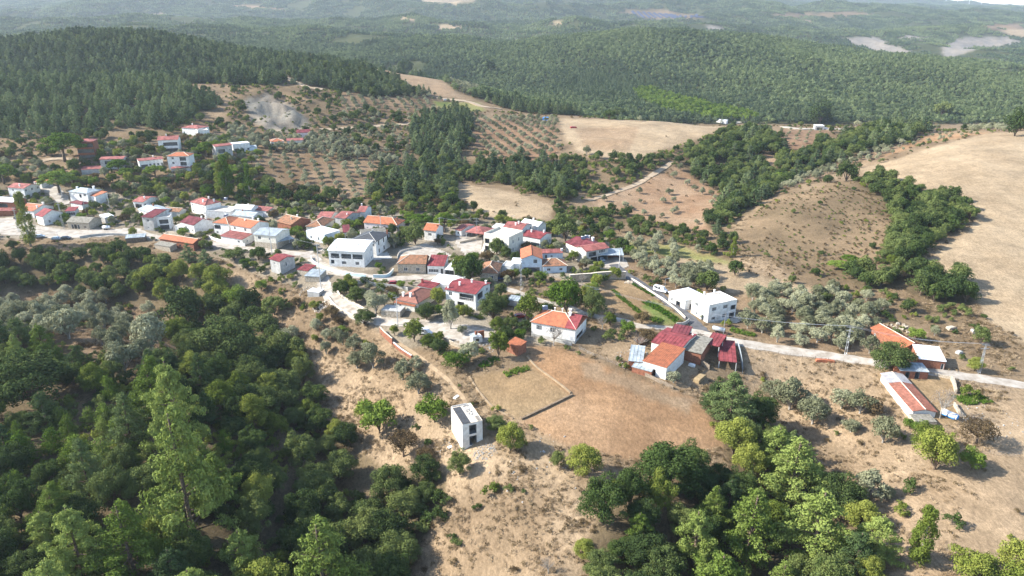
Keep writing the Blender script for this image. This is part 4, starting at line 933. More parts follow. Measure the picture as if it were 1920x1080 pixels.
b_(HS, 'long pinkish white house with orange hipped roof and three front windows', 'long pink house', (680.6, 417), (744.4, 422.5), (757.5, 412), 3.8, 'hipr', 2.2, 'tile', 'pink', f=wn_(3, 0, 1.5, 1.3, .3, .85) + [('w', .1, 0, .7, .7)], r=wn_(1, 0), chim=[(-.4, .2, .6, .6, 1.0, 'brick'), (.75, 0, .7, .5, .8, 'brick')])
# --- charcoal roof and barrel roof
b_(HS, 'tall white house with charcoal hipped roof and brown window strips', 'charcoal roofed house', (658, 449), (705, 453.5), (724, 436), 6.6, 'hip', 1.9, 'charcoal', 'white', r=[('w', .2, 1, 1.0, 2.0, -1), ('w', .55, 1, 1.0, 2.0, -1), ('w', .85, 1, 1.3, 2.0, -1), ('w', .2, 0, 1, 1.8, -1), ('w', .55, 0, 1, 1.8, -1)], f=wn_(2, 1), st=2, ridgecap='greywall', chim=[(.9, .7, .2, .5, 1.4, 'brick'), (-.1, .4, .7, .5, .8, 'greywall')])
b_(HS, 'back wing with grey pitched roof behind the charcoal roofed house', 'grey back wing', (676, 438), (724, 434), 5, 6.0, 'gx', 1.2, 'asbestos', 'white', f=(), ov=.2)
t, w, d, h, ro = b_(HS, 'large white two storey house with curved bright white roof and long open balcony', 'white curved roof house', (613, 469), (682.5, 472.5), (700, 456.5), 6.8, 'barrel', 1.5, 'whitemetal', 'white', f=[('g', .18, 1, 3.6, 2.0, 1.9), ('g', .50, 1, 4.2, 2.0, 1.9), ('g', .82, 1, 4.2, 2.0, 1.9), ('w', .42, 0, 2.0, 1.4, 3), ('w', .8, 0, 1.7, 1.4, 2), ('w', .1, 0, 1.6, 1.8, 0)], r=[('w', .8, 1, 1, 1.2), ('w', .8, 0, 1, 1.2), ('w', .4, 0, .9, .9)], st=2, chim=[(-.55, -.75, .35, .3, 1.0, 'steel'), (.5, -.2, .9, .3, .6, 'greywall')])
for k in range(3): rail(t, -w + .4 + k * 4.9, -w + 4.6 + k * 4.9, -d + .05, h / 2 + .05, .8, 'greywall', 6)
b_(HS, 'pale blue house with flat concrete roof left of the charcoal roofed house', 'pale blue flat house', (573.8, 432.5), (608.4, 441), (644, 434), 4.0, 'flat', 0, 'deck', 'bluewhite', f=[('w', .25, 0, .9, 1.2, -1), ('w', .66, 0, .8, 1.4, -1)], r=[('w', .62, 0, .7, .6)], parapet=.12, chim=())
b_(SH, 'narrow white annex with red roof between pale blue flat house and charcoal roof', 'red roofed annex', (643, 436), (657, 435), 8, 3.8, 'mono', 1.4, 'maroon', 'white', f=[('w', .5, 0, 1.3, 1.3)], ov=.12)
b_(HS, 'tall narrow grey plastered house with low red roof standing alone above the bank', 'lone red roofed tower house', (503.4, 484.8), (524, 490.5), (555, 481), 5.8, 'gx', 1.0, 'red', 'greywall', f=[('w', .45, 1, .8, .9)], r=[('d', .42, 1, .7, 1.7)], st=2, fd=6, ridgecap='red')
b_(SH, 'low shed roofed with red and white sheets beside the lone red roofed tower house', 'striped sheet shed', (556, 505), (577, 508), 6, 2.4, 'mono', .5, 'red', 'stone', ov=.15)
b_(SH, 'low shed roofed with blue grey sheets hanging over the bank by the road bend', 'blue grey sheet shed', (570, 517), (598, 519), 7, 2.6, 'mono', .5, 'greymetal', 'stone', ov=.15)
b_(SH, 'tiny hut with flat pale roof below the road bend', 'tiny pale roofed hut', (576, 546), (598, 549), 3.5, 2.0, 'flat', 0, 'whitemetal', 'greywall', parapet=0)
# --- left of centre
b_(HS, 'cream house with blue grey roof and stone ground floor on the village road', 'cream house with stone base', (473.4, 439), (516.6, 443), (541.9, 429.5), 6.2, 'gx', 1.3, 'greymetal', 'cream', f=[('w', .25, 1, 1.5, 1.5), ('w', .72, 1, .9, 1.2), ('w', .7, 0, .7, 1)], st=2, base=(2.8, 'stone'))
b_(SH, 'open blue grey canopy on the right side of the cream house', 'blue grey canopy', (519, 454), (552, 447), 5, 3.2, 'mono', .3, 'greymetal', 'white', open_='back', ov=.15)
t, w, d, h, ro = b_(HS, 'white two storey house with orange roof and rounded corner balcony', 'orange roof with balcony', (397.5, 417), (428, 420), 11, 6.2, 'hip', 1.8, 'tile', 'white', f=[('g', .25, 1, 3.5, 1.9, 1.8), ('w', .2, 0, 1, 1.2)], st=2)
b_(HS, 'white house with broad orange gable roof above a pink lean-to roof', 'broad orange roof', (430, 421), (469.7, 428), (508, 417), 6.0, 'gx', 1.9, 'tile', 'white', f=[('w', .2, 1, 1.3, 1.3), ('w', .72, 1, 1.4, 1.4)], st=2, chim=[(-.2, -.2, .7, .5, .6), (.3, .1, .9), (.8, .1, .9)])
b_(SH, 'low white wing with pinkish red roof in front of the broad orange roof', 'pinkish low wing', (411.6, 442), (454, 449), (472.5, 441.5), 3.0, 'mono', .9, 'pinkmetal', 'white', f=[('w', .82, 0, 1.4, 1.2)], r=[('w', .5, 0, .8, .8)])
b_(HS, 'white house with magenta red gable roof and blank long side wall', 'magenta red roof', (336.6, 416), (362.8, 422.5), (398.4, 412.5), 4.3, 'gx', 2.0, 'maroon', 'white', f=[('w', .5, 0, 1.1, 1.1), ('w', .85, 0, 1, 1.1)], chim=[(.75, .05, .9), (.9, .35, .6)])
b_(SH, 'small white garage with dark open door below the magenta red roof', 'small white garage', (327, 424), (345, 426), 5, 2.6, 'flat', 0, 'deck', 'white', f=[('g', .6, 0, 2.2, 2.1, 2)], parapet=.1)
b_(HS, 'large white two storey house with hipped faded red roof', 'large hipped red roof', (355, 378), (384.4, 385), (420, 379), 6.0, 'hip', 1.8, 'pinkmetal', 'white', f=wn_(2, 1, 1, 1.2) + wn_(2, 0, 1, 1.2), st=2, chim=[(-.4, .8, .2), (.4, -.6, .4), (.8, .3, .3, .7, 1.2, 'steel')], ridgecap='pinkmetal')
b_(HS, 'flat white terrace wing in front of the large hipped red roof', 'white terrace wing', (385, 396), (432, 398), 10, 3.6, 'flat', 0, 'deck', 'white', parapet=.3)
b_(HS, 'white house with wide white gable roof behind the blue grey roofs', 'wide white gable', (436, 391), (470.6, 393), (501.6, 387), 4.4, 'gx', 1.4, 'whitemetal', 'white', f=wn_(2, 0), chim=[(.3, 0, .9, .4, .5)])
b_(HS, 'house with long blue grey metal roof behind the orange roofs', 'long blue grey roof', (433, 403), (474, 407), (501, 399.5), 4, 'gx', 1.3, 'greymetal', 'white', chim=[(-.4, 0, .9, .4, .8, 'brick')])
b_(SH, 'small red roofed annex right of the wide white gable', 'small red annex', (470, 393), (502, 396), 5, 3, 'mono', .9, 'pinkmetal', 'white', ov=.15)
b_(HS, 'white house with grey white roof left of the magenta red roof', 'grey white roof', (257, 392), (285, 400), (305.6, 387), 3.8, 'gx', 1.2, 'greymetal', 'white', chim=[(-.4, .2, .9, .6, .8, 'brick')])
b_(HS, 'low house with old orange tiles behind the stone house with outside stairs', 'low old orange roof', (303, 395), (336, 397.5), 6, 3, 'gx', 1.2, 'tileold', 'cream')
t, w, d, h, ro = b_(HS, 'tall grey stone house with dark red roof and outside stair balcony', 'tall grey stone house', (263.4, 406.5), (286, 408), (309, 397), 6.6, 'mono', 1.3, 'maroon', 'greywall', f=[('w', .5, 1, 1.4, 1.4), ('w', .45, 0, .8, .8)], r=[('g', .6, 1, 3, 2, 1.6), ('g', .6, 0, 3, 2.2, 1.6)], st=2)
b_(HS, 'white house wing with open balconies right of the tall grey stone house', 'white balcony wing', (288, 410), (318, 408), 7, 5.6, 'flat', 0, 'deck', 'white', f=[('g', .6, 1, 4, 2, 1.8), ('g', .6, 0, 4, 2.1, 1.8)], st=2, parapet=.4)
b_(BN, 'long low barn with bright orange tile roof over brick walls beside the village road', 'long orange barn', (297, 447), (362, 457), 6.5, 3.2, 'gx', 1.3, 'tile', 'brick', f=[('w', .3, 0, 1.2, .8, -1), ('w', .6, 0, 1.2, .8, -1)])
b_(SH, 'small grey roofed shed at the left foot of the long orange barn', 'small grey shed', (288, 458), (318, 463), 4, 2.4, 'mono', .5, 'asbestos', 'stone', ov=.15)
b_(SH, 'pale grey sheet roofed shed at the road edge left of the orange barn', 'pale sheet shed', (234, 447), (272, 444), 4, 2.2, 'mono', .6, 'greymetal', 'wood', ov=.15)
b_(BN, 'old stone barn with sagging grey roof and dark red doors on the square', 'old stone barn', (123, 416.5), (166, 418.5), (197.5, 409), 3.3, 'gx', 1.7, 'asbestos', 'stone', f=[('d', .22, 0, 1.2, 2.2), ('g', .36, 0, 1.3, 2.2, 1.5), ('d', .5, 0, 1.2, 2.2), ('w', .8, 0, 1.2, .6, -1)])
b_(SH, 'small shed with pale slanted roof right of the old stone barn', 'pale slanted shed', (196, 408), (214, 404), 5, 3, 'mono', .6, 'whitemetal', 'greywall', ov=.15)
b_(HS, 'white house with red gable roof and blank side wall beside the tall poplar', 'white house by the poplar', (65, 403), (79, 406.5), (121, 398), 4.6, 'gx', 2.4, 'red', 'white', f=wn_(1, 0, 1, 1), r=[('w', .28, 0, 1, 1.4)])
b_(HS, 'long low white house with orange roof left of the tall poplar', 'long orange roofed house', (33, 393), (62, 396), (118, 387), 3.6, 'gx', 2.0, 'tile', 'white', f=wn_(2, 0, 1, 1, .3, .8), chim=[(.9, -.5, .5), (.8, .2, .8), (.4, .4, .6)])
b_(HS, 'white building with red strip roof and row of tall windows on the square', 'window row building', (121, 396), (141, 395), 6, 3.2, 'mono', .7, 'red', 'white', f=wn_(4, 0, 1.0, 1.5, .15, .85, 0))
t, w, d, h, ro = b_(HS, 'brick house with pale roof and deep balcony cut by the left edge', 'brick house at the left edge', (-22, 377), (24, 379), 9, 6, 'gx', 1.3, 'whitemetal', 'brick', f=[('g', .55, 1, 5, 2.0, 2), ('g', .55, 0, 5, 2.1, 2)], st=2)
b_(SH, 'red awning over brick ground floor at the left edge of the square', 'red awning', (-20, 396), (23, 395), 4, 2.8, 'mono', .6, 'pinkmetal', 'brick', ov=.15)
b_(HS, 'white two storey house with faded red roof above the poplar', 'white house above the poplar', (12, 351), (44, 353.5), (77.5, 346), 5.8, 'gx', 1.4, 'pinkmetal', 'white', f=wn_(1, 1, 1.2, 1.2, .25, .35), r=wn_(3, 1, 1.1, 1.3) + wn_(3, 0, 1.1, 1.3), st=2, chim=[(.2, -.6, .4), (.7, .7, .3)])
b_(SH, 'small orange roofed outbuilding behind the white house above the poplar', 'orange outbuilding', (62, 341), (77, 343), 5, 3, 'mono', .8, 'tile', 'white', ov=.15)
b_(HS, 'white two storey house with grey hipped roof above the maroon roofed house', 'grey hipped roof house', (127, 358.5), (163, 362.5), (200, 356.5), 5.8, 'hip', 1.5, 'greymetal', 'white', f=[('w', .25, 1, .8, .9), ('g', .6, 1, 1.6, 1.8, .6), ('w', .85, 1, 1.8, 1.4, 2)], r=[('g', .5, 1, 3, 2, 1.5)], st=2, chim=[(-.6, -.2, .6, .8, .9), (.5, .6, .5, .9, 1.2)])
b_(SH, 'bright orange roof corner on the right side of the grey hipped roof house', 'orange roof corner', (163, 365), (178, 368), 7, 4.6, 'mono', 1.0, 'tile', 'white', f=[('w', .5, 0, .9, 1)], ov=.2)
b_(HS, 'low white house with flat maroon roof below the grey hipped roof house', 'maroon roofed low house', (130, 379.5), (153, 383.8), (181, 382), 3, 'hip', .8, 'maroon', 'white', ridgecap='maroon')
b_(HS, 'house with faded red roof among trees right of the tall green trees', 'faded red roof in trees', (247, 377.5), (268, 379), (298, 369), 3.4, 'gx', 1.3, 'pinkmetal', 'white', r=wn_(2, 0), f=[('g', .5, 0, 4, 2, 1.5)], chim=[(.3, -.3, .6)])
# --- back of the village, centre
b_(HS, 'white house with faded red gable roof at the edge of the dark trees', 'red gable by the trees', (669, 397), (684.4, 397.5), (698, 387), 5, 'gx', 1.6, 'pinkmetal', 'white', f=[('g', .5, 0, 3, 2.2, 1.4)], r=wn_(1, 0), chim=[(-.7, .1, .9)])
b_(HS, 'grey two storey house with long faded red gable roof in the upper centre', 'long faded red gable', (626, 407), (647, 410), (668, 397.5), 5.2, 'gx', 1.6, 'pinkmetal', 'greywall', r=wn_(3, 1, .9, 1.1) + wn_(2, 0, .9, 1.1), st=2, chim=[(.5, -.4, .6, .4, .6)])
b_(HS, 'low house with dull red roof left of the long faded red gable', 'dull red roof', (593.4, 408), (620, 409), 12, 3.6, 'gx', 1.5, 'pinkmetal', 'cream', ov=.2)
b_(HS, 'old brick house with brown tiled gable and plastered chimney', 'old brick gable house', (517.5, 415), (545, 422), (572, 408.5), 3.4, 'gx', 2.2, 'tileold', 'brick', chim=[(.3, -.4, .5, .6, 1.4, 'stone'), (.4, .1, .9, .5, 1.0)])
b_(HS, 'old low house with sagging terracotta hipped roof behind the pale blue flat house', 'terracotta hip roof', (572, 424.5), (604, 426), (620, 410), 3, 'hip', 2.0, 'tileold', 'cream')
b_(HS, 'low cream house with wide maroon roof and white chimney box', 'maroon roof house', (1059, 454), (1092, 468), (1133, 458), 4.4, 'gx', 1.8, 'maroon', 'cream', f=wn_(2, 0), chim=[(-.2, .1, .9, .5, .8, 'steel'), (.2, .5, .5, .9, 1.6), (-.7, .9, .2)])
t, w, d, h, ro = b_(HS, 'concrete wing with faded red gable roof over an open garage with parked car', 'open garage wing', (1099, 472), (1142.8, 464.5), 8, 5.4, 'gx', 1.2, 'pinkmetal', 'greywall', f=[('w', .72, 1, 3.0, 1.5, 3), ('g', .28, 1, 3.6, 1.9, 1.6), ('g', .6, 0, 8.5, 2.3, 5)], st=2)
b_('carport', 'open carport with blue grey metal roof right of the open garage wing', 'metal carport', (1120, 478), (1170, 478.5), 7, 3.0, 'mono', .7, 'greymetal', 'brick', open_='back', ov=.2)
# --- right: the white house and its wing
t, w, d, h, ro = b_(HS, 'white two storey house with cream flat-pitched roof and shaded front beside the olive grove', 'white house by the olive grove', (1329.7, 573.5), (1382, 562.5), 8.6, 6.4, 'flat', 0, 'deck', 'white',
   f=[('w', .2, 1, 1.9, 1.4, 3), ('w', .6, 1, 1.9, 1.4, 3), ('g', .88, 1, 2.0, 1.6, 1.4), ('w', .2, 0, 1.6, 1.1, 2), ('w', .6, 0, 1.9, 1.4, 3), ('g', .86, 0, 2.2, 2.0, 1.5)], l=[('w', .3, 1, 1.9, 1.3, 3), ('d', .7, 0, 1.4, 2.2), ('w', .35, 0, 1, 1.2)], st=2, parapet=.12,
   chim=[(-.4, -.85, 0, .3, .9), (.45, -.85, 0, .3, .9), (-.2, .9, 0, .4, 1.2), (.5, .85, 0, .4, 1.4)])
b_(HS, 'low white wing with bright white hipped roof left of the white olive grove house', 'low white wing', (1285, 563.5), (1325, 555), 9.5, 4.0, 'hip', .9, 'whitemetal', 'white', f=[('g', .35, 0, 2, 2, 1)], l=[('g', .6, 0, 2.5, 2.2, 1.2), ('w', .2, 0, 1, 1.6)], ridgecap='whitemetal')
# --- farm cluster
b_(BN, 'farm building with wide plain dark red metal roof beside the crossroads', 'wide red farm roof', (1220, 641), (1277.5, 655.8), (1290.7, 623), 4.2, 'gx', .7, 'red', 'cream', ov=.2, chim=[(.85, .7, .2, .3, .4)])
b_(SH, 'small maroon roof panel sticking out behind the wide red farm roof', 'maroon roof panel', (1257, 622), (1291, 628), 6, 4.2, 'mono', .35, 'maroon', 'cream', ov=.15)
b_(BN, 'farmhouse with bright orange corrugated tile roof and white front with dark doorway', 'orange tiled farmhouse', (1204.4, 676), (1250.4, 689.5), (1265, 653), 4.0, 'mono', .9, 'tile', 'white', f=[('g', .48, 0, 1.2, 2.2, 1.5)], ov=.2, fd=5, ridgecap=None)
b_(SH, 'patchwork grey metal sheet roof left of the orange tiled farmhouse', 'patchwork grey roof', (1178, 676), (1206, 679), 10, 2.6, 'mono', .5, 'greymetal', 'brick', ov=.15)
b_(SH, 'low strip of pale metal roofing in front of the orange tiled farmhouse', 'low pale metal strip', (1184, 687), (1222, 697), 3.4, 2.0, 'mono', .4, 'greymetal', 'brick', ov=.12)
b_(BN, 'brick barn with grey corrugated roof between the red farm roofs', 'grey corrugated barn', (1279.7, 655.5), (1316, 663.5), (1326.5, 632), 3.6, 'gx', .5, 'asbestos', 'brick', ov=.25)
b_(SH, 'open shelter with red metal roof left of the rightmost red roof', 'middle red shelter', (1322, 644), (1349, 650), 8.5, 3.2, 'mono', .5, 'red', 'brick', open_='back', ov=.15)
b_(SH, 'open shelter with red metal roof at the right end of the farm cluster', 'rightmost red shelter', (1348, 676), (1382, 679.5), 14, 2.8, 'mono', .6, 'red', 'brick', open_='back', ov=.15)
b_(SH, 'brick ruin shed with bright orange corrugated tiles on the field edge', 'orange tiled ruin shed', (949, 643.5), (971, 653), (984.5, 643.8), 2.8, 'mono', .9, 'tile', 'brick', ov=.15)
t, w, d, h, ro = b_(HS, 'white house with orange hipped roof and red metal right end above the big dry field', 'orange and red roofed house', (993.8, 603.2), (1080, 618.5), (1099.7, 592.5), 5.0, 'hip', 2.5, 'tile', 'white', f=[('w', .18, 0, 1.9, 1.6, 3), ('w', .5, 0, 1.9, 1.6, 2), ('w', .68, 0, .6, .6)], r=[('g', .4, 0, 6, 2, 2)], sill=2.5, base=(.9, 'concrete'),
   chim=[(-.35, .55, .5, .35, .9), (.0, .5, .6, .35, .9), (.5, -.1, .8, .8, 1.0), (.25, .9, .3, .7, .9)])
hw, hd = w + .35, d + .35
MB().slab([(hw * .52, -hd - .05, h + .12), (hw + .05, -hd - .05, h + .12), (hw + .05, .1, h + 2.62), (hw * .52, .1, h + 2.62)], .1).slab([(hw * .52, .12, h + 2.62), (hw + .05, .12, h + 2.62), (hw + .05, hd, h + .12), (hw * .52, hd, h + .12)], .1).build('metal_roof_panel', M['red'], t)
# --- right edge farm
b_(BN, 'brick barn with bright white metal roof beside the right hand road', 'white roofed brick barn', (1723, 672.5), (1775, 678), 8.2, 2.9, 'mono', .9, 'whitemetal', 'brick', ov=.15, f=[('d', .93, 0, 1.0, 2)])
b_(BN, 'long brick barn with orange tiled roof behind the white roofed brick barn', 'orange roofed brick barn', (1697, 652), (1731, 648), 15, 2.9, 'gy', 1.2, 'tile', 'brick', l=wn_(2, 0, 1, .8))
t, w, d, h, ro = b_(BN, 'very long narrow shed with salmon tiled roof and white side wall on the right meadow', 'long salmon roofed shed', (1711, 771), (1759, 773), 20.6, 2.2, 'gy', .62, 'tilepink', 'white', fd=3, l=wn_(8, 0, .5, .4, .08, .92, -1), ridgecap='deck')
MB().slab([(-w - .36, d - 5.5, h + .07), (0, d - 5.5, h + .71), (0, d + .37, h + .71), (-w - .36, d + .37, h + .07)], .08).slab([(.004, d - 5.5, h + .71), (w + .36, d - 5.5, h + .07), (w + .36, d + .37, h + .07), (.004, d + .37, h + .71)], .08).build('grey_roof_end', M['greymetal'], t)
b_(SH, 'flat grey concrete lean-to at the near end of the long salmon roofed shed', 'grey lean-to', (1717, 791), (1757, 792), 3.6, 1.6, 'flat', 0, 'asbestos', 'stone', parapet=0)
b_(SH, 'small brick shed with grey sheet roof and two dark doorways by the road', 'two door brick shed', (1688, 694.5), (1743, 697.5), 5, 2.5, 'mono', .3, 'greymetal', 'brick', f=[('g', .27, 0, 1.1, 2.0, 1.6), ('g', .62, 0, 1.2, 2.1, 1.6)], ov=.15)
# --- upper village
b_(HS, 'three storey house with red roof and stacked red awnings on the upper slope', 'stacked awning house', (140, 266), (174, 265), 9, 10, 'hip', 1.0, 'pinkmetal', 'brick', f=[('g', .5, 2, 9, 2.1, 1.8), ('g', .5, 1, 9, 2.1, 1.8), ('g', .5, 0, 9, 2, 1.5)], st=3, ridgecap='pinkmetal')
b_(HS, 'grey blue house with flat faded red roof behind the round pines', 'grey blue house', (185, 299), (231, 297.5), 9, 6, 'gx', .7, 'pinkmetal', 'greywall', f=[('g', .4, 1, 5, 1.8, 1.5), ('w', .75, 1, 1.3, 1.3), ('w', .6, 0, 1.2, 1.3), ('w', .8, 0, 1.2, 1.3)], st=2)
b_(SH, 'low faded red roof left of the grey blue house', 'low faded roof', (151, 318), (190, 316), 6, 2.8, 'mono', .8, 'pinkmetal', 'greywall', ov=.2)
b_(HS, 'long white house with faded red roof left of the three storey orange roofed house', 'long upper white house', (259, 302), (306, 297.5), 8, 4.5, 'gx', .8, 'pinkmetal', 'white', f=wn_(4, 0, 1.2, 1.4, .45, .95) + [('g', .2, 0, 3.5, 2, 1.4)], chim=[(.3, 0, .8)])
b_(HS, 'three storey white house with orange hipped roof and balconies on the upper slope', 'three storey orange roofed house', (311, 293), (354, 292.5), 9, 8.4, 'hip', 1.6, 'tile', 'white', f=[('w', .25, 2, 1.3, 1.4), ('g', .72, 2, 3.5, 2.1, 1.5), ('w', .25, 1, 1.3, 1.4), ('g', .72, 1, 3.5, 2.1, 1.5), ('g', .6, 0, 5, 2.1, 1.5)], st=3)
b_(SH, 'low red awning roof at the foot of the three storey orange roofed house', 'low red awning', (321, 316), (363, 312.5), 3, 2.6, 'mono', .5, 'pinkmetal', 'white', open_='back', ov=.15)
b_(HS, 'white three level house with red gable and two awning terraces on the upper slope', 'terraced red gable house', (294, 263), (334, 261.5), 9, 7.4, 'gx', 1.8, 'pinkmetal', 'white', f=[('g', .6, 1, 8, 2.1, 2), ('g', .6, 0, 8, 2.1, 2)], st=2, chim=[(-.2, 0, .9)])
b_(HS, 'topmost white house with faded red hipped roof near the pine wood', 'topmost white house', (339, 239), (371, 241), (379, 236), 4.8, 'hip', 1.2, 'pinkmetal', 'white', f=wn_(2, 0), ridgecap='pinkmetal', chim=[(-.3, 0, .9)])
b_(HS, 'white cube wing right of the topmost white house', 'white cube wing', (370, 246), (390, 244.5), 7, 4.6, 'flat', 0, 'deck', 'white', f=wn_(2, 0, 1, 1.2, .3, .75), parapet=.4)
b_(HS, 'tall grey house with faded red roof beside the small umbrella pine', 'tall grey upper house', (402.5, 275), (436, 271.5), 8, 8.5, 'gx', .8, 'pinkmetal', 'greywall', f=[('g', .35, 1, 4, 2.2, 1.4), ('g', .35, 0, 4, 2.2, 1.4), ('w', .85, 1, .9, 1.1)], st=2, fd=7)
b_(HS, 'white flat roofed house right of the tall grey house on the upper slope', 'upper flat white house', (436, 271), (468, 268), 7, 5.2, 'flat', 0, 'whitemetal', 'white', f=[('g', .2, 0, 3, 2.4, 1.5), ('w', .6, 0, 1.2, 1.4), ('w', .88, 0, 1.2, 1.4)], parapet=.15)
b_(SH, 'small bluish shed at the right end of the upper row of houses', 'small bluish shed', (468, 276), (482, 275), 5, 3, 'mono', .4, 'greymetal', 'bluewhite', ov=.15)
b_(HS, 'small white house with orange roof at the start of the quarry houses', 'small orange roof by the quarry', (507, 266), (533, 264.5), 8, 3.2, 'hip', 1.4, 'tile', 'white', f=wn_(2, 0))
b_(HS, 'low house with faded pink roof between the quarry houses', 'pink roof by the quarry', (537, 264), (569, 262.5), 7, 3, 'gx', 1.0, 'pinkmetal', 'cream')
b_(HS, 'pinkish house with dark red gable roof nearest to the quarry', 'red gable by the quarry', (556, 249), (582, 248), 8, 4, 'gx', 1.6, 'maroon', 'pink', f=wn_(2, 0))
# --- far buildings
b_(HS, 'tiny red roofed house hidden in the pine wood on the ridge', 'red roof in the pine wood', (565, 103), (583, 104), 9, 4, 'gx', 1.4, 'tile', 'white')
b_(SH, 'long low white building on the right end of the plateau field', 'white building on the plateau', (1343, 224.5), (1362, 226), 6, 3.2, 'mono', .3, 'whitemetal', 'white', ov=.1)
b_(SH, 'pale field cabin standing at the back edge of the plateau field', 'pale field cabin', (1126, 215), (1138, 215), 4, 2.6, 'flat', 0, 'greymetal', 'greymetal', parapet=0)
b_(SH, 'white roofed roadside building on the ridge road at the far right', 'roadside building', (1529, 236), (1546, 236.5), 8, 3.2, 'flat', 0, 'whitemetal', 'greywall', f=[('g', .5, 0, 4, 2, 1.5)], parapet=0)
b_(SH, 'small blue tarpaulin hut at the end of the orchard rows', 'blue tarpaulin hut', (1017, 220.5), (1026, 221), 4, 2.2, 'mono', .3, 'blue', 'blue', ov=.05)
# ================================================================ walls, fences, poles, vehicles
def polywall(name, label, px, height, thick, mat, cat=None, top=None, lift=0.0):
    w = [hit(u, v) for u, v in px]; c = densify([(p.x, p.y) for p in w], 4)
    c0 = c[len(c) // 2]; root = Vector((c0[0], c0[1], float(terrain(*c0)))); mb = MB(); tb = MB()
    zs = [float(terrain(*p)) for p in c]
    zs = [max(zs[max(0, i - 1):i + 2]) for i in range(len(zs))]
    for i in range(len(c) - 1):
        (ax, ay), (bx, by) = c[i], c[i + 1]; dx, dy = bx - ax, by - ay; l = math.hypot(dx, dy) or 1; nx, ny = -dy / l * thick / 2, dx / l * thick / 2
        for B_, z0, z1, k in ((mb, -1.5, height, 1.0),) + (((tb, height + .003, height + .09, 1.3),) if top else ()):
            P = [(ax - nx * k, ay - ny * k), (bx - nx * k, by - ny * k), (bx + nx * k, by + ny * k), (ax + nx * k, ay + ny * k)]
            za, zb = zs[i] + lift, zs[i + 1] + lift; q = [za, zb, zb, za]
            lo = [(P[j][0] - root.x, P[j][1] - root.y, q[j] + z0 - root.z) for j in range(4)]; hi = [(P[j][0] - root.x, P[j][1] - root.y, q[j] + z1 - root.z) for j in range(4)]
            B_.face(hi)
            for j in range(4): B_.face([lo[j], lo[(j + 1) % 4], hi[(j + 1) % 4], hi[j]])
    if top:
        r = empty(name, root); mb.build('wall_body', M[mat], r); tb.build('coping', M[top], r)
    else:
        r = mb.build(name, M[mat]); r.location = root
    return tag(r, label, cat or name.replace('_', ' '))
gw = 'garden_wall'
polywall(gw, 'pale blue garden wall curving round the white curved roof house', [(584, 484), (586, 492), (600, 501), (625, 510), (655, 517), (686, 520)], 1.1, .25, 'turq', 'wall', 'white')
polywall(gw, 'pale blue garden wall with sloping end beside the charcoal roofed house', [(700, 521), (722, 521), (731, 517), (738, 509)], 1.3, .25, 'turq', 'wall', 'white')
polywall(gw, 'long grey concrete wall below the village road', [(660, 531), (700, 535), (745, 540), (765, 545)], 1.2, .3, 'concrete', 'wall')
polywall('retaining_wall', 'long rough stone retaining wall above the vegetable garden', [(1068, 529), (1095, 527), (1120, 525), (1150, 523), (1173, 523)], 3.0, .6, 'stone', 'wall', 'deck')
polywall('retaining_wall', 'pale concrete edge wall between the vegetable garden and the asphalt lane', [(1182, 523), (1205, 538), (1235, 558), (1262, 577), (1285, 598)], .7, .3, 'deck', 'wall')
polywall(gw, 'short curved concrete wall at the end of the asphalt lane', [(1268, 612), (1280, 611), (1288, 607), (1292, 603)], 1.3, .25, 'concrete', 'wall')
polywall(gw, 'low pale wall on the outer edge of the winding lane', [(615, 556), (625, 570), (645, 585), (672, 597)], .6, .3, 'deck', 'wall')
polywall(gw, 'low pale wall on the inner edge of the winding lane', [(630, 545), (645, 560), (668, 573), (688, 584)], .9, .3, 'deck', 'wall')
polywall('brick_wall', 'red brick retaining wall stepping down the bank below the junction', [(713, 624), (722, 634), (736, 646)], 2.2, .3, 'brick', 'wall', 'deck')
polywall('brick_wall', 'long low red brick wall running down the dry slope', [(738, 648), (752, 660), (772, 673)], 1.2, .35, 'brick', 'wall', 'pink')
polywall(gw, 'stone wall under the courtyard edge', [(822, 634), (845, 645), (862, 652), (882, 654)], 1.2, .3, 'stone', 'wall')
polywall(gw, 'white curved wall in front of the wide orange roofed house', [(392, 447), (405, 452), (428, 458), (460, 462)], 1.4, .2, 'white', 'wall')
polywall(gw, 'old stone wall along the square edge above the green bushes', [(150, 447), (175, 443), (205, 441), (245, 443)], 1.0, .3, 'concrete', 'wall')
polywall(gw, 'pale metal sheet fence curving down from the rightmost red shelter', [(1382, 646), (1387, 665), (1391, 690), (1392, 700)], 1.4, .12, 'greymetal', 'fence')
polywall('palisade', 'old wooden palisade between the farm yard and the dark garden', [(1278, 668), (1295, 675), (1312, 683), (1330, 694)], 1.5, .12, 'haynet', 'fence')
polywall('palisade', 'patched low fence along the big dry field below the farmhouse', [(1200, 701), (1218, 709), (1238, 719), (1262, 730)], 1.1, .12, 'haynet', 'fence')
polywall(gw, 'ruined stone wall stub between the long shed and the green garden', [(1783, 712), (1788, 722), (1791, 738)], 1.3, .5, 'stone', 'wall')
polywall(gw, 'broken brick and stone wall beside the blue tank', [(1788, 760), (1797, 775), (1812, 792)], 1.1, .35, 'stone', 'wall')
polywall(gw, 'low stone wall between the two door brick shed and the wall stub', [(1740, 700), (1760, 706), (1782, 711)], .8, .4, 'stone', 'wall')
polywall(gw, 'grey wall beneath the orange and red roofed house', [(1000, 628), (1030, 637), (1072, 648)], .8, .3, 'concrete', 'wall')
polywall('field_edge', 'dark earth bank dividing the small plot from the big dry field', [(978, 787), (1028, 764), (1074, 741)], .45, .5, 'wood', 'hedge')
polywall(gw, 'pale wall beside the pavement above the stone house', [(745, 488), (752, 474), (790, 466)], .9, .2, 'deck', 'wall')
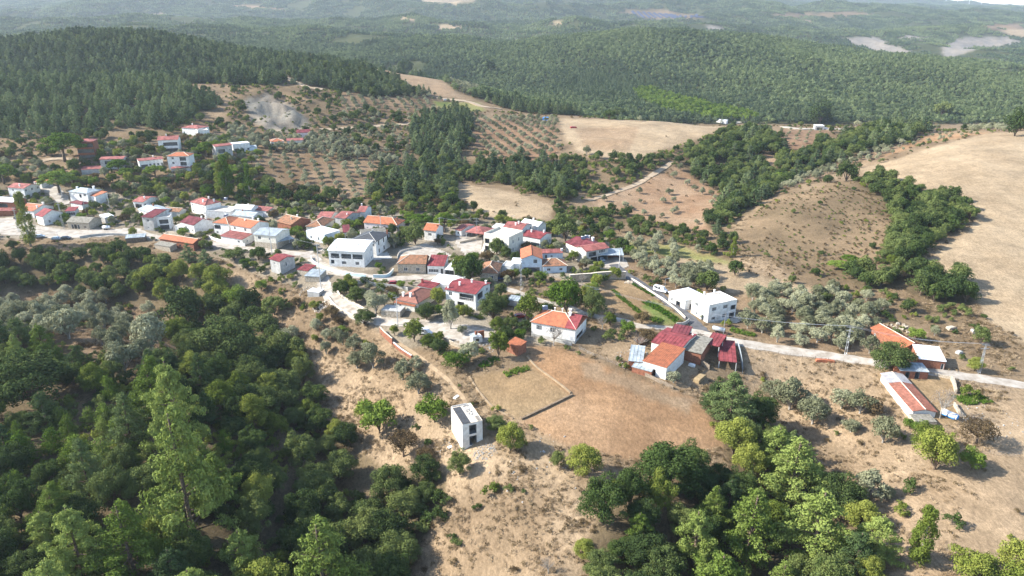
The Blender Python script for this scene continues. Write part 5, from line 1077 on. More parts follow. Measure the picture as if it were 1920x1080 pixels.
polywall(gw, 'low stone wall left of the cream flat roofed house', [(862, 457), (885, 452), (903, 449)], 1.0, .3, 'stone', 'wall')

polywall('field_edge', 'low pale earth and stone edge between the green vegetable patch and the big dry field', [(1070, 738), (1038, 712), (1005, 688), (988, 668)], .3, .5, 'path', 'bank')
polywall('field_edge', 'low pale bank along the left side of the small plot', [(962, 786), (925, 764), (898, 735), (880, 706)], .25, .5, 'path', 'bank')

def fence(label, px, gap=3.0, hh=1.3):
    w = [hit(u, v) for u, v in px]; c = densify([(p.x, p.y) for p in w], 8); acc = gap; pts = []
    for a, b in zip(c[:-1], c[1:]):
        acc += math.hypot(b[0] - a[0], b[1] - a[1])
        if acc >= gap: pts.append(a); acc = 0
    o = Vector((*pts[0], float(terrain(*pts[0])))); r = empty('wire_fence', o); me = MB().tube((0, 0, -.4), (0, 0, hh), .06, .05, 5).mesh('fence_post', M['wood'])
    P = [Vector((x, y, float(terrain(x, y)))) - o for x, y in pts]
    for p in P: link('fence_post', me, r, p)
    mb = MB()
    for a, b in zip(P[:-1], P[1:]):
        for z in (.45, .85, 1.2): mb.tube(a + Vector((0, 0, z)), b + Vector((0, 0, z)), .012, .012, 3, cap=False)
    mb.build('wire', M['steel'], r); tag(r, label, 'fence')
fence('wire fence with wooden posts along the right hand road', [(1395, 655), (1450, 664), (1540, 676), (1640, 690)])
fence('wire fence with posts crossing the ploughed strip at the right edge', [(1795, 718), (1850, 728), (1930, 742)], 4)
fence('wire fence with posts between the big dry field and the weedy plot', [(1085, 655), (1110, 668), (1150, 683), (1180, 698)])
fence('rough post fence beside the fallen branches at the lower right edge', [(1840, 850), (1880, 856), (1925, 860)], 2.5)
fence('white posted fence along the concrete wall of the village road', [(650, 528), (690, 532), (740, 537)], 2.5)

def pole(label, base, top, style='concrete', lean=0):
    p = hit(*base); hgt = max(3, height_to(p, top[1])); r = empty('lamp_post' if style == 'lamp' else 'utility_pole', p, random.random() * .6 - .3)
    if style == 'lattice':
        mb = MB()
        for sx in (-1, 1):
            for sy in (-1, 1): mb.tube((sx * .32, sy * .32, -.5), (sx * .13, sy * .13, hgt), .045, .035, 4)
        n = int(hgt / .9)
        for k in range(n):
            a, b = k / n, (k + 1) / n; ra, rb = .32 - .19 * a, .32 - .19 * b; s = 1 if k % 2 else -1
            for q in ((0, 1), (1, 0)):
                for e in (-1, 1):
                    A = (s * ra, e * ra, a * hgt) if q[0] == 0 else (e * ra, s * ra, a * hgt); B = (-s * rb, e * rb, b * hgt) if q[0] == 0 else (e * rb, -s * rb, b * hgt)
                    mb.tube(A, B, .022, .022, 3)
        mb.build('lattice_mast', M['steel'], r)
    else: MB().tube((0, 0, -.6), (0, 0, hgt), .19 if style != 'lamp' else .09, .11 if style != 'lamp' else .06, 8).build('mast', M['polec'] if style != 'lamp' else M['steel'], r)
    if style == 'lamp':
        MB().tube((0, 0, hgt - .1), (1.2, 0, hgt + .15), .05, .04, 5).build('lamp_arm', M['steel'], r); MB().box(1.0, 1.6, -.13, .13, hgt + .08, hgt + .2).build('lamp_head', M['steel'], r)
    else:
        am = MB().box(-1.1, 1.1, -.06, .06, 0, .12).mesh('crossarm', M['steel']); im = MB().tube((0, 0, .1), (0, 0, .38), .06, .04, 6).mesh('insulator', M['brownframe'])
        for k, z in enumerate([hgt - .35] + ([hgt - 1.5] if style == 'lattice' else [])):
            a = link('crossarm', am, r, (0, 0, z))
            for x in (-1, 0, 1): link('insulator', im, a, (x, 0, .02))
    tag(r, label, 'lamp post' if style == 'lamp' else 'pole'); return p + Vector((0, 0, hgt - .1))
T = {}
T['a'] = pole('tall galvanised lattice pole in the olive grove beside the right hand road', (1585, 666), (1597, 612), 'lattice')
T['b'] = pole('tall lattice pole standing on the right hand road side near the right edge', (1835, 700), (1850, 645), 'lattice')
T['c'] = pole('white lattice pole between the bright round tree and the vegetable garden', (1117, 577), (1119, 541), 'lattice')
T['d'] = pole('tall lattice pole in front of the orange gable house', (977, 545), (978, 487), 'lattice')
T['e'] = pole('concrete pole beside the orange roofed white house', (825, 445), (825, 408))
T['f'] = pole('lattice pole in front of the red pergola', (894, 449), (894, 409), 'lattice')
T['g'] = pole('slim concrete pole on the village road before the cream house', (511, 482), (504, 426))
T['h'] = pole('slim tall concrete pole on the bend of the winding lane', (603, 549), (600, 458))
T['i'] = pole('concrete pole in front of the long pink house', (715, 435), (714, 404))
T['j'] = pole('concrete pole between the tall grey stone house and the magenta red roof', (327, 434), (321, 397))
T['k'] = pole('lattice pole on the village square left of the poplar', (36, 435), (29, 389), 'lattice')
T['l'] = pole('lattice pole at the left end of the old stone barn', (120, 430), (112, 378), 'lattice')
T['m'] = pole('concrete pole left of the grey hipped roof house', (117, 370), (113, 342))
T['n'] = pole('concrete pole among trees right of the maroon roofed low house', (206, 391), (203, 362))
pole('slim street lamp in front of the maroon roofed low house', (162, 404), (159, 378), 'lamp')
pole('street lamp between the parked cars at the square', (109, 446), (106, 434), 'lamp')
pole('street lamp right behind the white van on the asphalt lane', (1245, 556), (1247, 523), 'lamp')
T['o'] = pole('concrete pole beside the metal carport', (1161, 502), (1162, 464))
pole('tall lamp post on the right hand road by the silver tank trailer', (1355, 636), (1361, 586), 'lamp')
T['p'] = pole('concrete pole standing on the courtyard wall by the dark gate', (746, 610), (743, 556))
pole('thin lamp post above the wide faded red roof', (959, 417), (959, 405), 'lamp')
pole('dead leaning grey tree trunk in the scrub at the foot of the bare hill', (1781, 608), (1785, 588), 'lamp') if False else None

def cable(label, a, b, sag=1.4, n=3):
    o = a; r = MB(); b = b - a
    for k in range(n):
        off = Vector(((k - (n - 1) / 2) * .9, 0, .3)); prev = None
        for s in range(13):
            t = s / 12; p = b * t + off + Vector((0, 0, -sag * 4 * t * (1 - t)))
            if prev is not None: r.tube(prev, p, .022, .022, 3, cap=False)
            prev = p
    q = r.build('power_line', M['steel']); q.location = o; tag(q, label, 'cable')
cable('power lines hanging from the pole before the orange gable house to the garden pole', T['d'], T['c'])
cable('power lines between the two tall lattice poles by the right hand road', T['a'], T['b'])
cable('power lines from the lane bend pole to the village road pole', T['h'], T['g'], 1.2, 2)
cable('power lines from the lane bend pole to the courtyard pole', T['h'], T['p'], 1.5, 2)
cable('power lines from the garden pole towards the olive grove pole', T['c'], T['a'], 3)
cable('power lines over the old stone barn roof', T['k'], T['l'], .8, 2)
cable('power lines between the pergola pole and the pole by the orange roofed white house', T['f'], T['e'], 1.2, 2)

WH = {}
def car(name, label, px, ang, paint, L_=4.3, hgt=1.45, van=False, cat='car'):
    p = hit(*px); r = empty(name, p + Vector((0, 0, .14)), R(ang)); W_ = 1.75; hl = L_ / 2
    prof = [(-hl, .35), (hl, .35), (hl, .75), (hl - .9, .95), (hl - 1.6, hgt), (-hl + .75, hgt), (-hl + .1, .95), (-hl, .8)] if not van else [(-hl, .35), (hl, .35), (hl, .85), (hl - .75, 1.15), (hl - 1.35, hgt), (-hl + .12, hgt), (-hl, 1.1)]
    mb = MB(); n = len(prof); hw = W_ / 2
    top = lambda z: hw - (.14 if z > 1.2 else 0)
    Lp = [(x, -top(z), z) for x, z in prof]; Rp = [(x, top(z), z) for x, z in prof]
    mb.face(Lp); mb.face(Rp[::-1])
    for i in range(n): j = (i + 1) % n; mb.face([Lp[j], Lp[i], Rp[i], Rp[j]])
    mb.build('body', M[paint], r)
    g = MB(); z0, z1 = 1.0, hgt - .12
    for s in (-1, 1):
        y = s * (hw - .04); yt = s * (hw - .115)
        xs = [(-hl + .35, -.25), (-.15, hl - 1.45)] if not van else [(-hl + .3, -.7), (-.6, .45), (.55, hl - 1.35)]
        for a, b in xs: g.face([(a, y + s * .012, z0), (b, y + s * .012, z0), (b - .1, yt + s * .03, z1), (a + .1, yt + s * .03, z1)])
    g.face([(hl - .92, -hw + .2, 1.0), (hl - .92, hw - .2, 1.0), (hl - 1.5, hw - .3, z1 + .02), (hl - 1.5, -hw + .3, z1 + .02)])
    g.face([(-hl + (.0 if van else .08) - .02, -hw + .25, 1.05), (-hl + (.0 if van else .08) - .02, hw - .25, 1.05), (-hl + (.1 if van else .6), hw - .3, z1), (-hl + (.1 if van else .6), -hw + .3, z1)])
    g.build('side_windows', M['glass'], r)
    if 'w' not in WH: WH['w'] = MB().tube((0, -.11, 0), (0, .11, 0), .32, .32, 12).mesh('tyre', M['black']); WH['r'] = MB().tube((0, -.12, 0), (0, .12, 0), .17, .17, 8).mesh('rim', M['steel'])
    for x in (-hl + .8, hl - .8):
        for s in (-1, 1):
            w = link('wheel', WH['w'], r, (x, s * (hw - .09), .32)); link('rim', WH['r'], w)
    tag(r, label, cat)
car('parked_van', 'white minibus van with dark side windows parked on the asphalt lane', (1238, 547), -38, 'carwhite', 5.2, 2.1, True, 'van')
car('parked_car', 'silver white car parked inside the open garage wing', (1127, 489), -70, 'carsilver')
car('parked_car', 'dark blue car parked at the end of the winding lane', (694, 594), -15, 'cardark')
car('parked_car', 'blue car half hidden behind the small stone cottage', (943, 524), 10, 'carblue')
car('parked_car', 'greenish silver car at the lower edge of the square beside the poplar', (75, 446), 20, 'carsilver')
car('parked_car', 'silver car parked right of the poplar below the street lamp', (107, 450), 8, 'carsilver')
car('parked_car', 'dark red car next to the silver car at the square edge', (124, 449), 12, 'cardark')
car('parked_car', 'dark car under the pole at the left of the square', (36, 411), 5, 'cardark')
car('parked_van', 'white panel van half under bushes at the courtyard edge', (797, 627), -25, 'carwhite', 4.8, 1.9, True, 'van')
car('parked_car', 'small dark red car in the yard left of the brown hip roofed house', (739, 534), 8, 'carred')
car('parked_car', 'dark red car beneath the trees between villa and orange roofed house', (976, 596), 15, 'carred')
car('parked_car', 'pale car parked beside the blue quarry end of the ridge road', (836, 189), 10, 'carwhite')
car('parked_car', 'white car parked beside the white roofed roadside building', (1548, 243), 5, 'carwhite')

def tank(label, px, ang, mats, L_=4.2, rad=.75, wheels=True, z=1.25):
    p = hit(*px); r = empty('tank_trailer' if wheels else 'storage_tank', p + Vector((0, 0, .1)), R(ang)); n = 14; mb = MB(); secs = [(-L_ / 2, rad * .3), (-L_ / 2 + .08, rad * .85), (-L_ / 2 + .3, rad), (L_ / 2 - .3, rad), (L_ / 2 - .08, rad * .85), (L_ / 2, rad * .3)]
    for (a, ra), (b, rb) in zip(secs[:-1], secs[1:]): mb.tube((a, 0, z), (b, 0, z), ra, rb, n)
    mb.build('tank', M[mats], r, True); MB().box(-L_ / 2 + .2, L_ / 2 + .9 if wheels else L_ / 2 - .2, -.3, .3, .45, .58).build('chassis', M['rust'], r)
    if wheels:
        for x in (-.5, .5):
            for s in (-1, 1): link('wheel', WH['w'], r, (x, s * .75, .32))
    return tag(r, label, 'tank'), r
tank('silver tank trailer parked on the gravel beside the tall lamp post', (1347, 624), -35, 'steel')
tank('pale tank trailer beside the old stone barn on the square', (200, 431), 5, 'whitemetal', 3.4, .7)
_, r = tank('blue and white cylindrical tank lying beside the broken wall', (1780, 783), -55, 'whitemetal', 3.8, .8, False, .85)
MB().tube((1.45, 0, .85), (1.93, 0, .85), .83, .6, 14).build('tank_end', M['blue'], r)
for sx in (-1, 1): MB().tube((-1.6, sx * .64, .43), (1.4, sx * .64, .43), .22, .22, 6).build('tank_stripe', M['blue'], r)
tank('rusty brown tank trailer beside the outdoor oven', (888, 655), 0, 'rust', 3.0, .6)

# old flatbed lorry behind the patchwork roof
p = hit(1203, 641); r = empty('old_lorry', p + Vector((0, 0, .1)), R(65)); tag(r, 'old lorry with white cab roof and loaded brown bed left of the farm roofs', 'lorry')
MB().box(1.0, 2.6, -.95, .95, .7, 2.2).build('cab', M['wood'], r); MB().box(.95, 2.65, -1, 1, 2.203, 2.35).build('cab_roof', M['whitemetal'], r); MB().box(2.603, 2.63, -.8, .8, 1.3, 2.0).build('windscreen', M['glass'], r)
MB().box(-3, .9, -1.05, 1.05, .8, 1.0).box(-3, -2.9, -1.05, 1.05, 1.0, 1.5).box(-2.9, .9, -1.05, -.98, 1.0, 1.5).box(-2.9, .9, .98, 1.05, 1.0, 1.5).build('bed', M['rust'], r)
for x in (-2, 1.8):
    for s in (-1, 1): link('wheel', WH['w'], r, (x, s * .85, .42))

# outdoor oven and clutter by the courtyard
p = hit(893, 640); r = empty('outdoor_oven', p + Vector((0, 0, .1)), R(25)); tag(r, 'white plastered outdoor oven with chimney and curved tiled parapet at the courtyard end', 'oven')
MB().box(-1.6, 1.6, -1.2, 1.2, -1, 1.9).build('oven_body', M['white'], r); MB().box(-.35, .35, -.3, .3, 1.903, 3.4).build('chimney', M['brick'], r)
MB().slab([(-1.9, -1.5, 2.15), (.0, -1.5, 2.35), (.0, 1.5, 2.35), (-1.9, 1.5, 2.15)], .08).build('tin_roof', M['greymetal'], r); MB().box(-.6, .5, -1.22, -1.203, .3, 1.3).build('oven_mouth', M['dark'], r)
MB().box(1.2, 3.2, 1.1, 1.35, -1, 2.6).build('parapet', M['tile'], r)

def heater(label, px, h0, ang=0):
    p = hit(px[0], px[1], h0); r = empty('solar_water_heater', p, R(ang)); MB().tube((-.8, 0, .75), (.8, 0, .75), .28, .28, 10).build('water_tank', M['steel'], r, True)
    MB().slab([(-.9, -1.5, .1), (.9, -1.5, .1), (.9, -.25, .8), (-.9, -.25, .8)], .06).build('collector', M['panel'], r)
    MB().box(-.75, -.68, -.05, .05, -.6, .5).box(.68, .75, -.05, .05, -.6, .5).box(-.75, -.68, -1.4, -1.33, -.6, .1).box(.68, .75, -1.4, -1.33, -.6, .1).build('stand', M['steel'], r); tag(r, label, 'water heater')
heater('solar water heater on the large hipped red roof', (424, 374), 7.2)
heater('solar water heater on the orange roof with the balcony', (425, 405), 7.6)
heater('solar water heater on the maroon roof house', (1100, 445), 6.4)
heater('solar water heater on the orange and red roofed house', (1022, 578), 7.3)
heater('solar water heater on the striped sheet roof cluster', (1093, 447), 6.2)

# stones, rubble, bales
def heap(name, label, px, rad, n, mat, s0=.12, s1=.5, hh=.6, kind='stuff'):
    p = hit(*px); mb = MB(); rr = random.Random(int(px[0]))
    for k in range(n):
        a, q = rr.random() * 6.28, math.sqrt(rr.random()); x, y = p.x + math.cos(a) * q * rad, p.y + math.sin(a) * q * rad; s = s0 + (s1 - s0) * rr.random() ** 2
        z = float(terrain(x, y)) + hh * (1 - q) * rr.random() - s * .3; n0 = len(mb.v); ca, sa = math.cos(a * 7), math.sin(a * 7)
        for (i, j, l) in ((-1, -1, 0), (1, -.8, 0), (.9, 1, 0), (-.8, .9, 0), (-.6, -.7, 1), (.7, -.5, 1.2), (.6, .7, 1), (-.7, .5, .9)):
            X, Y = i * s * .5, j * s * .5; mb.v.append((x + X * ca - Y * sa, y + X * sa + Y * ca, z + l * s * .7))
        for f in ((4, 5, 6, 7), (0, 1, 5, 4), (1, 2, 6, 5), (2, 3, 7, 6), (3, 0, 4, 7)): mb.f.append(tuple(n0 + i for i in f)); mb.m.append(0)
    tag(mb.build(name, M[mat]), label, 'rubble', kind=kind)
heap('rubble', 'heap of white plaster rubble spilling below the unfinished white tower house', (908, 848), 3.0, 300, 'rubble', .08, .3)
heap('rubble', 'scattered white rubble left of the unfinished white tower house', (842, 835), 3.5, 80, 'rubble', .1, .35, .2)
heap('rubble', 'scattered stones on the dry edge between tower house and green tree', (1010, 870), 12, 60, 'rubble', .15, .5, .1)
heap('rubble', 'building debris below the striped sheet sheds', (585, 545), 5, 120, 'stone', .15, .6, .4)
heap('rubble', 'pale stones on the bank beside the winding lane', (602, 575), 3, 60, 'deck', .3, 1.0, .3)
heap('rubble', 'boulders at the top corner of the vegetable garden', (1180, 531), 2, 14, 'stone', .8, 1.5, .2)
heap('rubble', 'junk and stones in the yard behind the patchwork grey roof', (1190, 672), 6, 60, 'rubble', .2, .6, .2)
heap('rubble', 'stone rubble beside the broken brick wall at the right', (1850, 790), 8, 70, 'rubble', .12, .4, .2)
heap('rubble', 'stones behind the orange roofed brick barn', (1688, 616), 4, 40, 'stone', .5, 1.4, .4)
heap('rubble', 'debris around the outdoor oven', (905, 650), 5, 70, 'rubble', .15, .6, .3)
for nm, lb, px, a, (L_, W_, H_) in [('fertilizer_bag', 'white sack lying on the dry slope above the unfinished tower house', (856, 745), 60, (2.2, 1.0, .35)), ('plank_stack', 'pale plank stack lying on the bank beside the brick wall', (768, 682), -35, (3.6, .6, .2)),
    ('white_tarp', 'small white tarpaulin left of the unfinished tower house base', (845, 838), 30, (1.4, .9, .2)), ('concrete_trough', 'grey concrete trough on the dry yard beyond the white roofed barn', (1798, 662), 30, (2.2, 1.2, .8)), ('stone_trough', 'pale block in the scrub at the foot of the bare hill', (1783, 617), 20, (3.2, 1.5, 1.0)),
    ('stone_block', 'small pale stone block above the dry yard', (1824, 624), 10, (1.2, 1.2, 1.3)), ('red_trough', 'small orange trough beside the right hand road', (1547, 678), -10, (5.5, 1.2, .8)), ('garden_crate', 'white crate in the dark garden beside the palisade', (1297, 686), -30, (2.0, 1.2, .7)),
    ('hay_bale', 'long straw coloured stack in the dark garden below the farm', (1312, 712), 50, (5, 1.8, 1.2)), ('field_trailer', 'dark red trailer at the near edge of the plateau field', (1075, 240), 10, (5, 2.2, 1.4))]:
    p = hit(*px); q = MB(); n = 6; pr = [(-.5, 0), (-.47, .8), (-.3, 1), (.3, .97), (.48, .75), (.5, 0)]
    A = [(x * L_, -W_ / 2, z * H_) for x, z in pr]; B = [(x * L_ * .97, W_ / 2, z * H_ * .95) for x, z in pr]
    q.face(A); q.face(B[::-1])
    for i in range(6): j = (i + 1) % 6; q.face([A[j], A[i], B[i], B[j]])
    o = q.build(nm, {'fertilizer_bag': M['frame'], 'plank_stack': M['deck'], 'white_tarp': M['frame'], 'concrete_trough': M['concrete'], 'stone_trough': M['stone'], 'stone_block': M['concrete'], 'red_trough': M['tile'], 'garden_crate': M['frame'], 'hay_bale': M['straw'], 'field_trailer': M['carred']}[nm])
    o.location = p + Vector((0, 0, -.05)); o.rotation_euler = (0, 0, R(a)); tag(o, lb, nm.split('_')[-1])

# ================================================================ far landmarks: panel field, wind turbines, little white houses
p0 = hit(1150, 32); 
for k in range(13):
    u = 1185 + k * 10; a, b = hit(u, 21 + k * .9), hit(u + 12 + k, 34 + (k > 6) * 0)
    mb = MB(); n = 10; o = a.copy(); prev = None
    for s in range(n + 1):
        q = a + (b - a) * (s / n); q.z = float(terrain(q.x, q.y)) + 2; q = q - o
        if prev is not None: mb.slab([prev + Vector((-5, 0, -1.5)), q + Vector((-5, 0, -1.5)), q + Vector((5, 0, 2.5)), prev + Vector((5, 0, 2.5))], .3)
        prev = q
    w = mb.build('solar_panel_row', M['panel']); w.location = o
    tag(w, 'dark row of solar panels in the panel field on the far hillside', 'solar panels', 'rows of solar panels on the far hillside')
def turbine(u, hh, label):
    p = hit(u, 40) if u < 1700 else hit(u, 44); d = ray(u, 30); s = 6800 / d[1]; x, y = d[0] * s, 6800; z = float(terrain(x, y))
    r = empty('wind_turbine', (x, y, z), random.random()); MB().tube((0, 0, -5), (0, 0, hh), 2.2, 1.2, 8).build('tower', M['carwhite'], r); MB().box(-2, 2, -5, 5, hh - 1, hh + 3).build('nacelle', M['carwhite'], r)
    bl = MB().slab([(-1.4, 0, 0), (1.4, 0, 0), (.3, 0, hh * .55), (-.3, 0, hh * .55)], .01).face([(-1.4, -.5, 0), (1.4, -.5, 0), (.3, -.5, hh * .55), (-.3, -.5, hh * .55)]).mesh('blade', M['carwhite'])
    a0 = random.random() * 2
    for k in range(3): o = link('blade', bl, r, (0, -6, hh + 1)); o.rotation_euler = (0, a0 + k * 2.094, 0)
    tag(r, label, 'wind turbine', 'wind turbines along the far skyline')
for u in (1722, 1745, 1768, 1790, 1812, 1835, 1860, 1884, 1905): turbine(u, 75, 'tiny white wind turbine on the hazy skyline at the upper right')
# ================================================================ trees and other plants
TREES = []      # (x, y, z, kind, variant, scale, rot, zone index, u, v, salient label)
rnd = np.random.default_rng(5)
def blocked(x, y, m=1.0):
    b = np.zeros(len(x), bool)
    for cx, cy, hw, hd, a in FOOT:
        dx, dy = x - cx, y - cy; near = np.abs(dx) + np.abs(dy) < hw + hd + 8 + m * 2
        if not near.any(): continue
        lx = dx * math.cos(a) + dy * math.sin(a); ly = -dx * math.sin(a) + dy * math.cos(a)
        b |= near & (np.abs(lx) < hw + m) & (np.abs(ly) < hd + m)
        # keep the view of the facade open
        b |= near & (np.abs(lx) < hw) & (ly < 0) & (ly > -hd - m - 2.5)
    for c, w in ROADW:
        xs = [q[0] for q in c]; ys = [q[1] for q in c]
        k = (x > min(xs) - 6) & (x < max(xs) + 6) & (y > min(ys) - 6) & (y < max(ys) + 6)
        if k.any(): bb = np.zeros(len(x), bool); bb[k] = seg_dist(x[k], y[k], c) < w + m * .9; b |= bb
    for p in YARDS: b |= in_poly(x, y, p)
    return b

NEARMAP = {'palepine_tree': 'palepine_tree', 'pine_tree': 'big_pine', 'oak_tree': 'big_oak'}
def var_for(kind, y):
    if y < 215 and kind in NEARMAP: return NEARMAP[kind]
    return kind

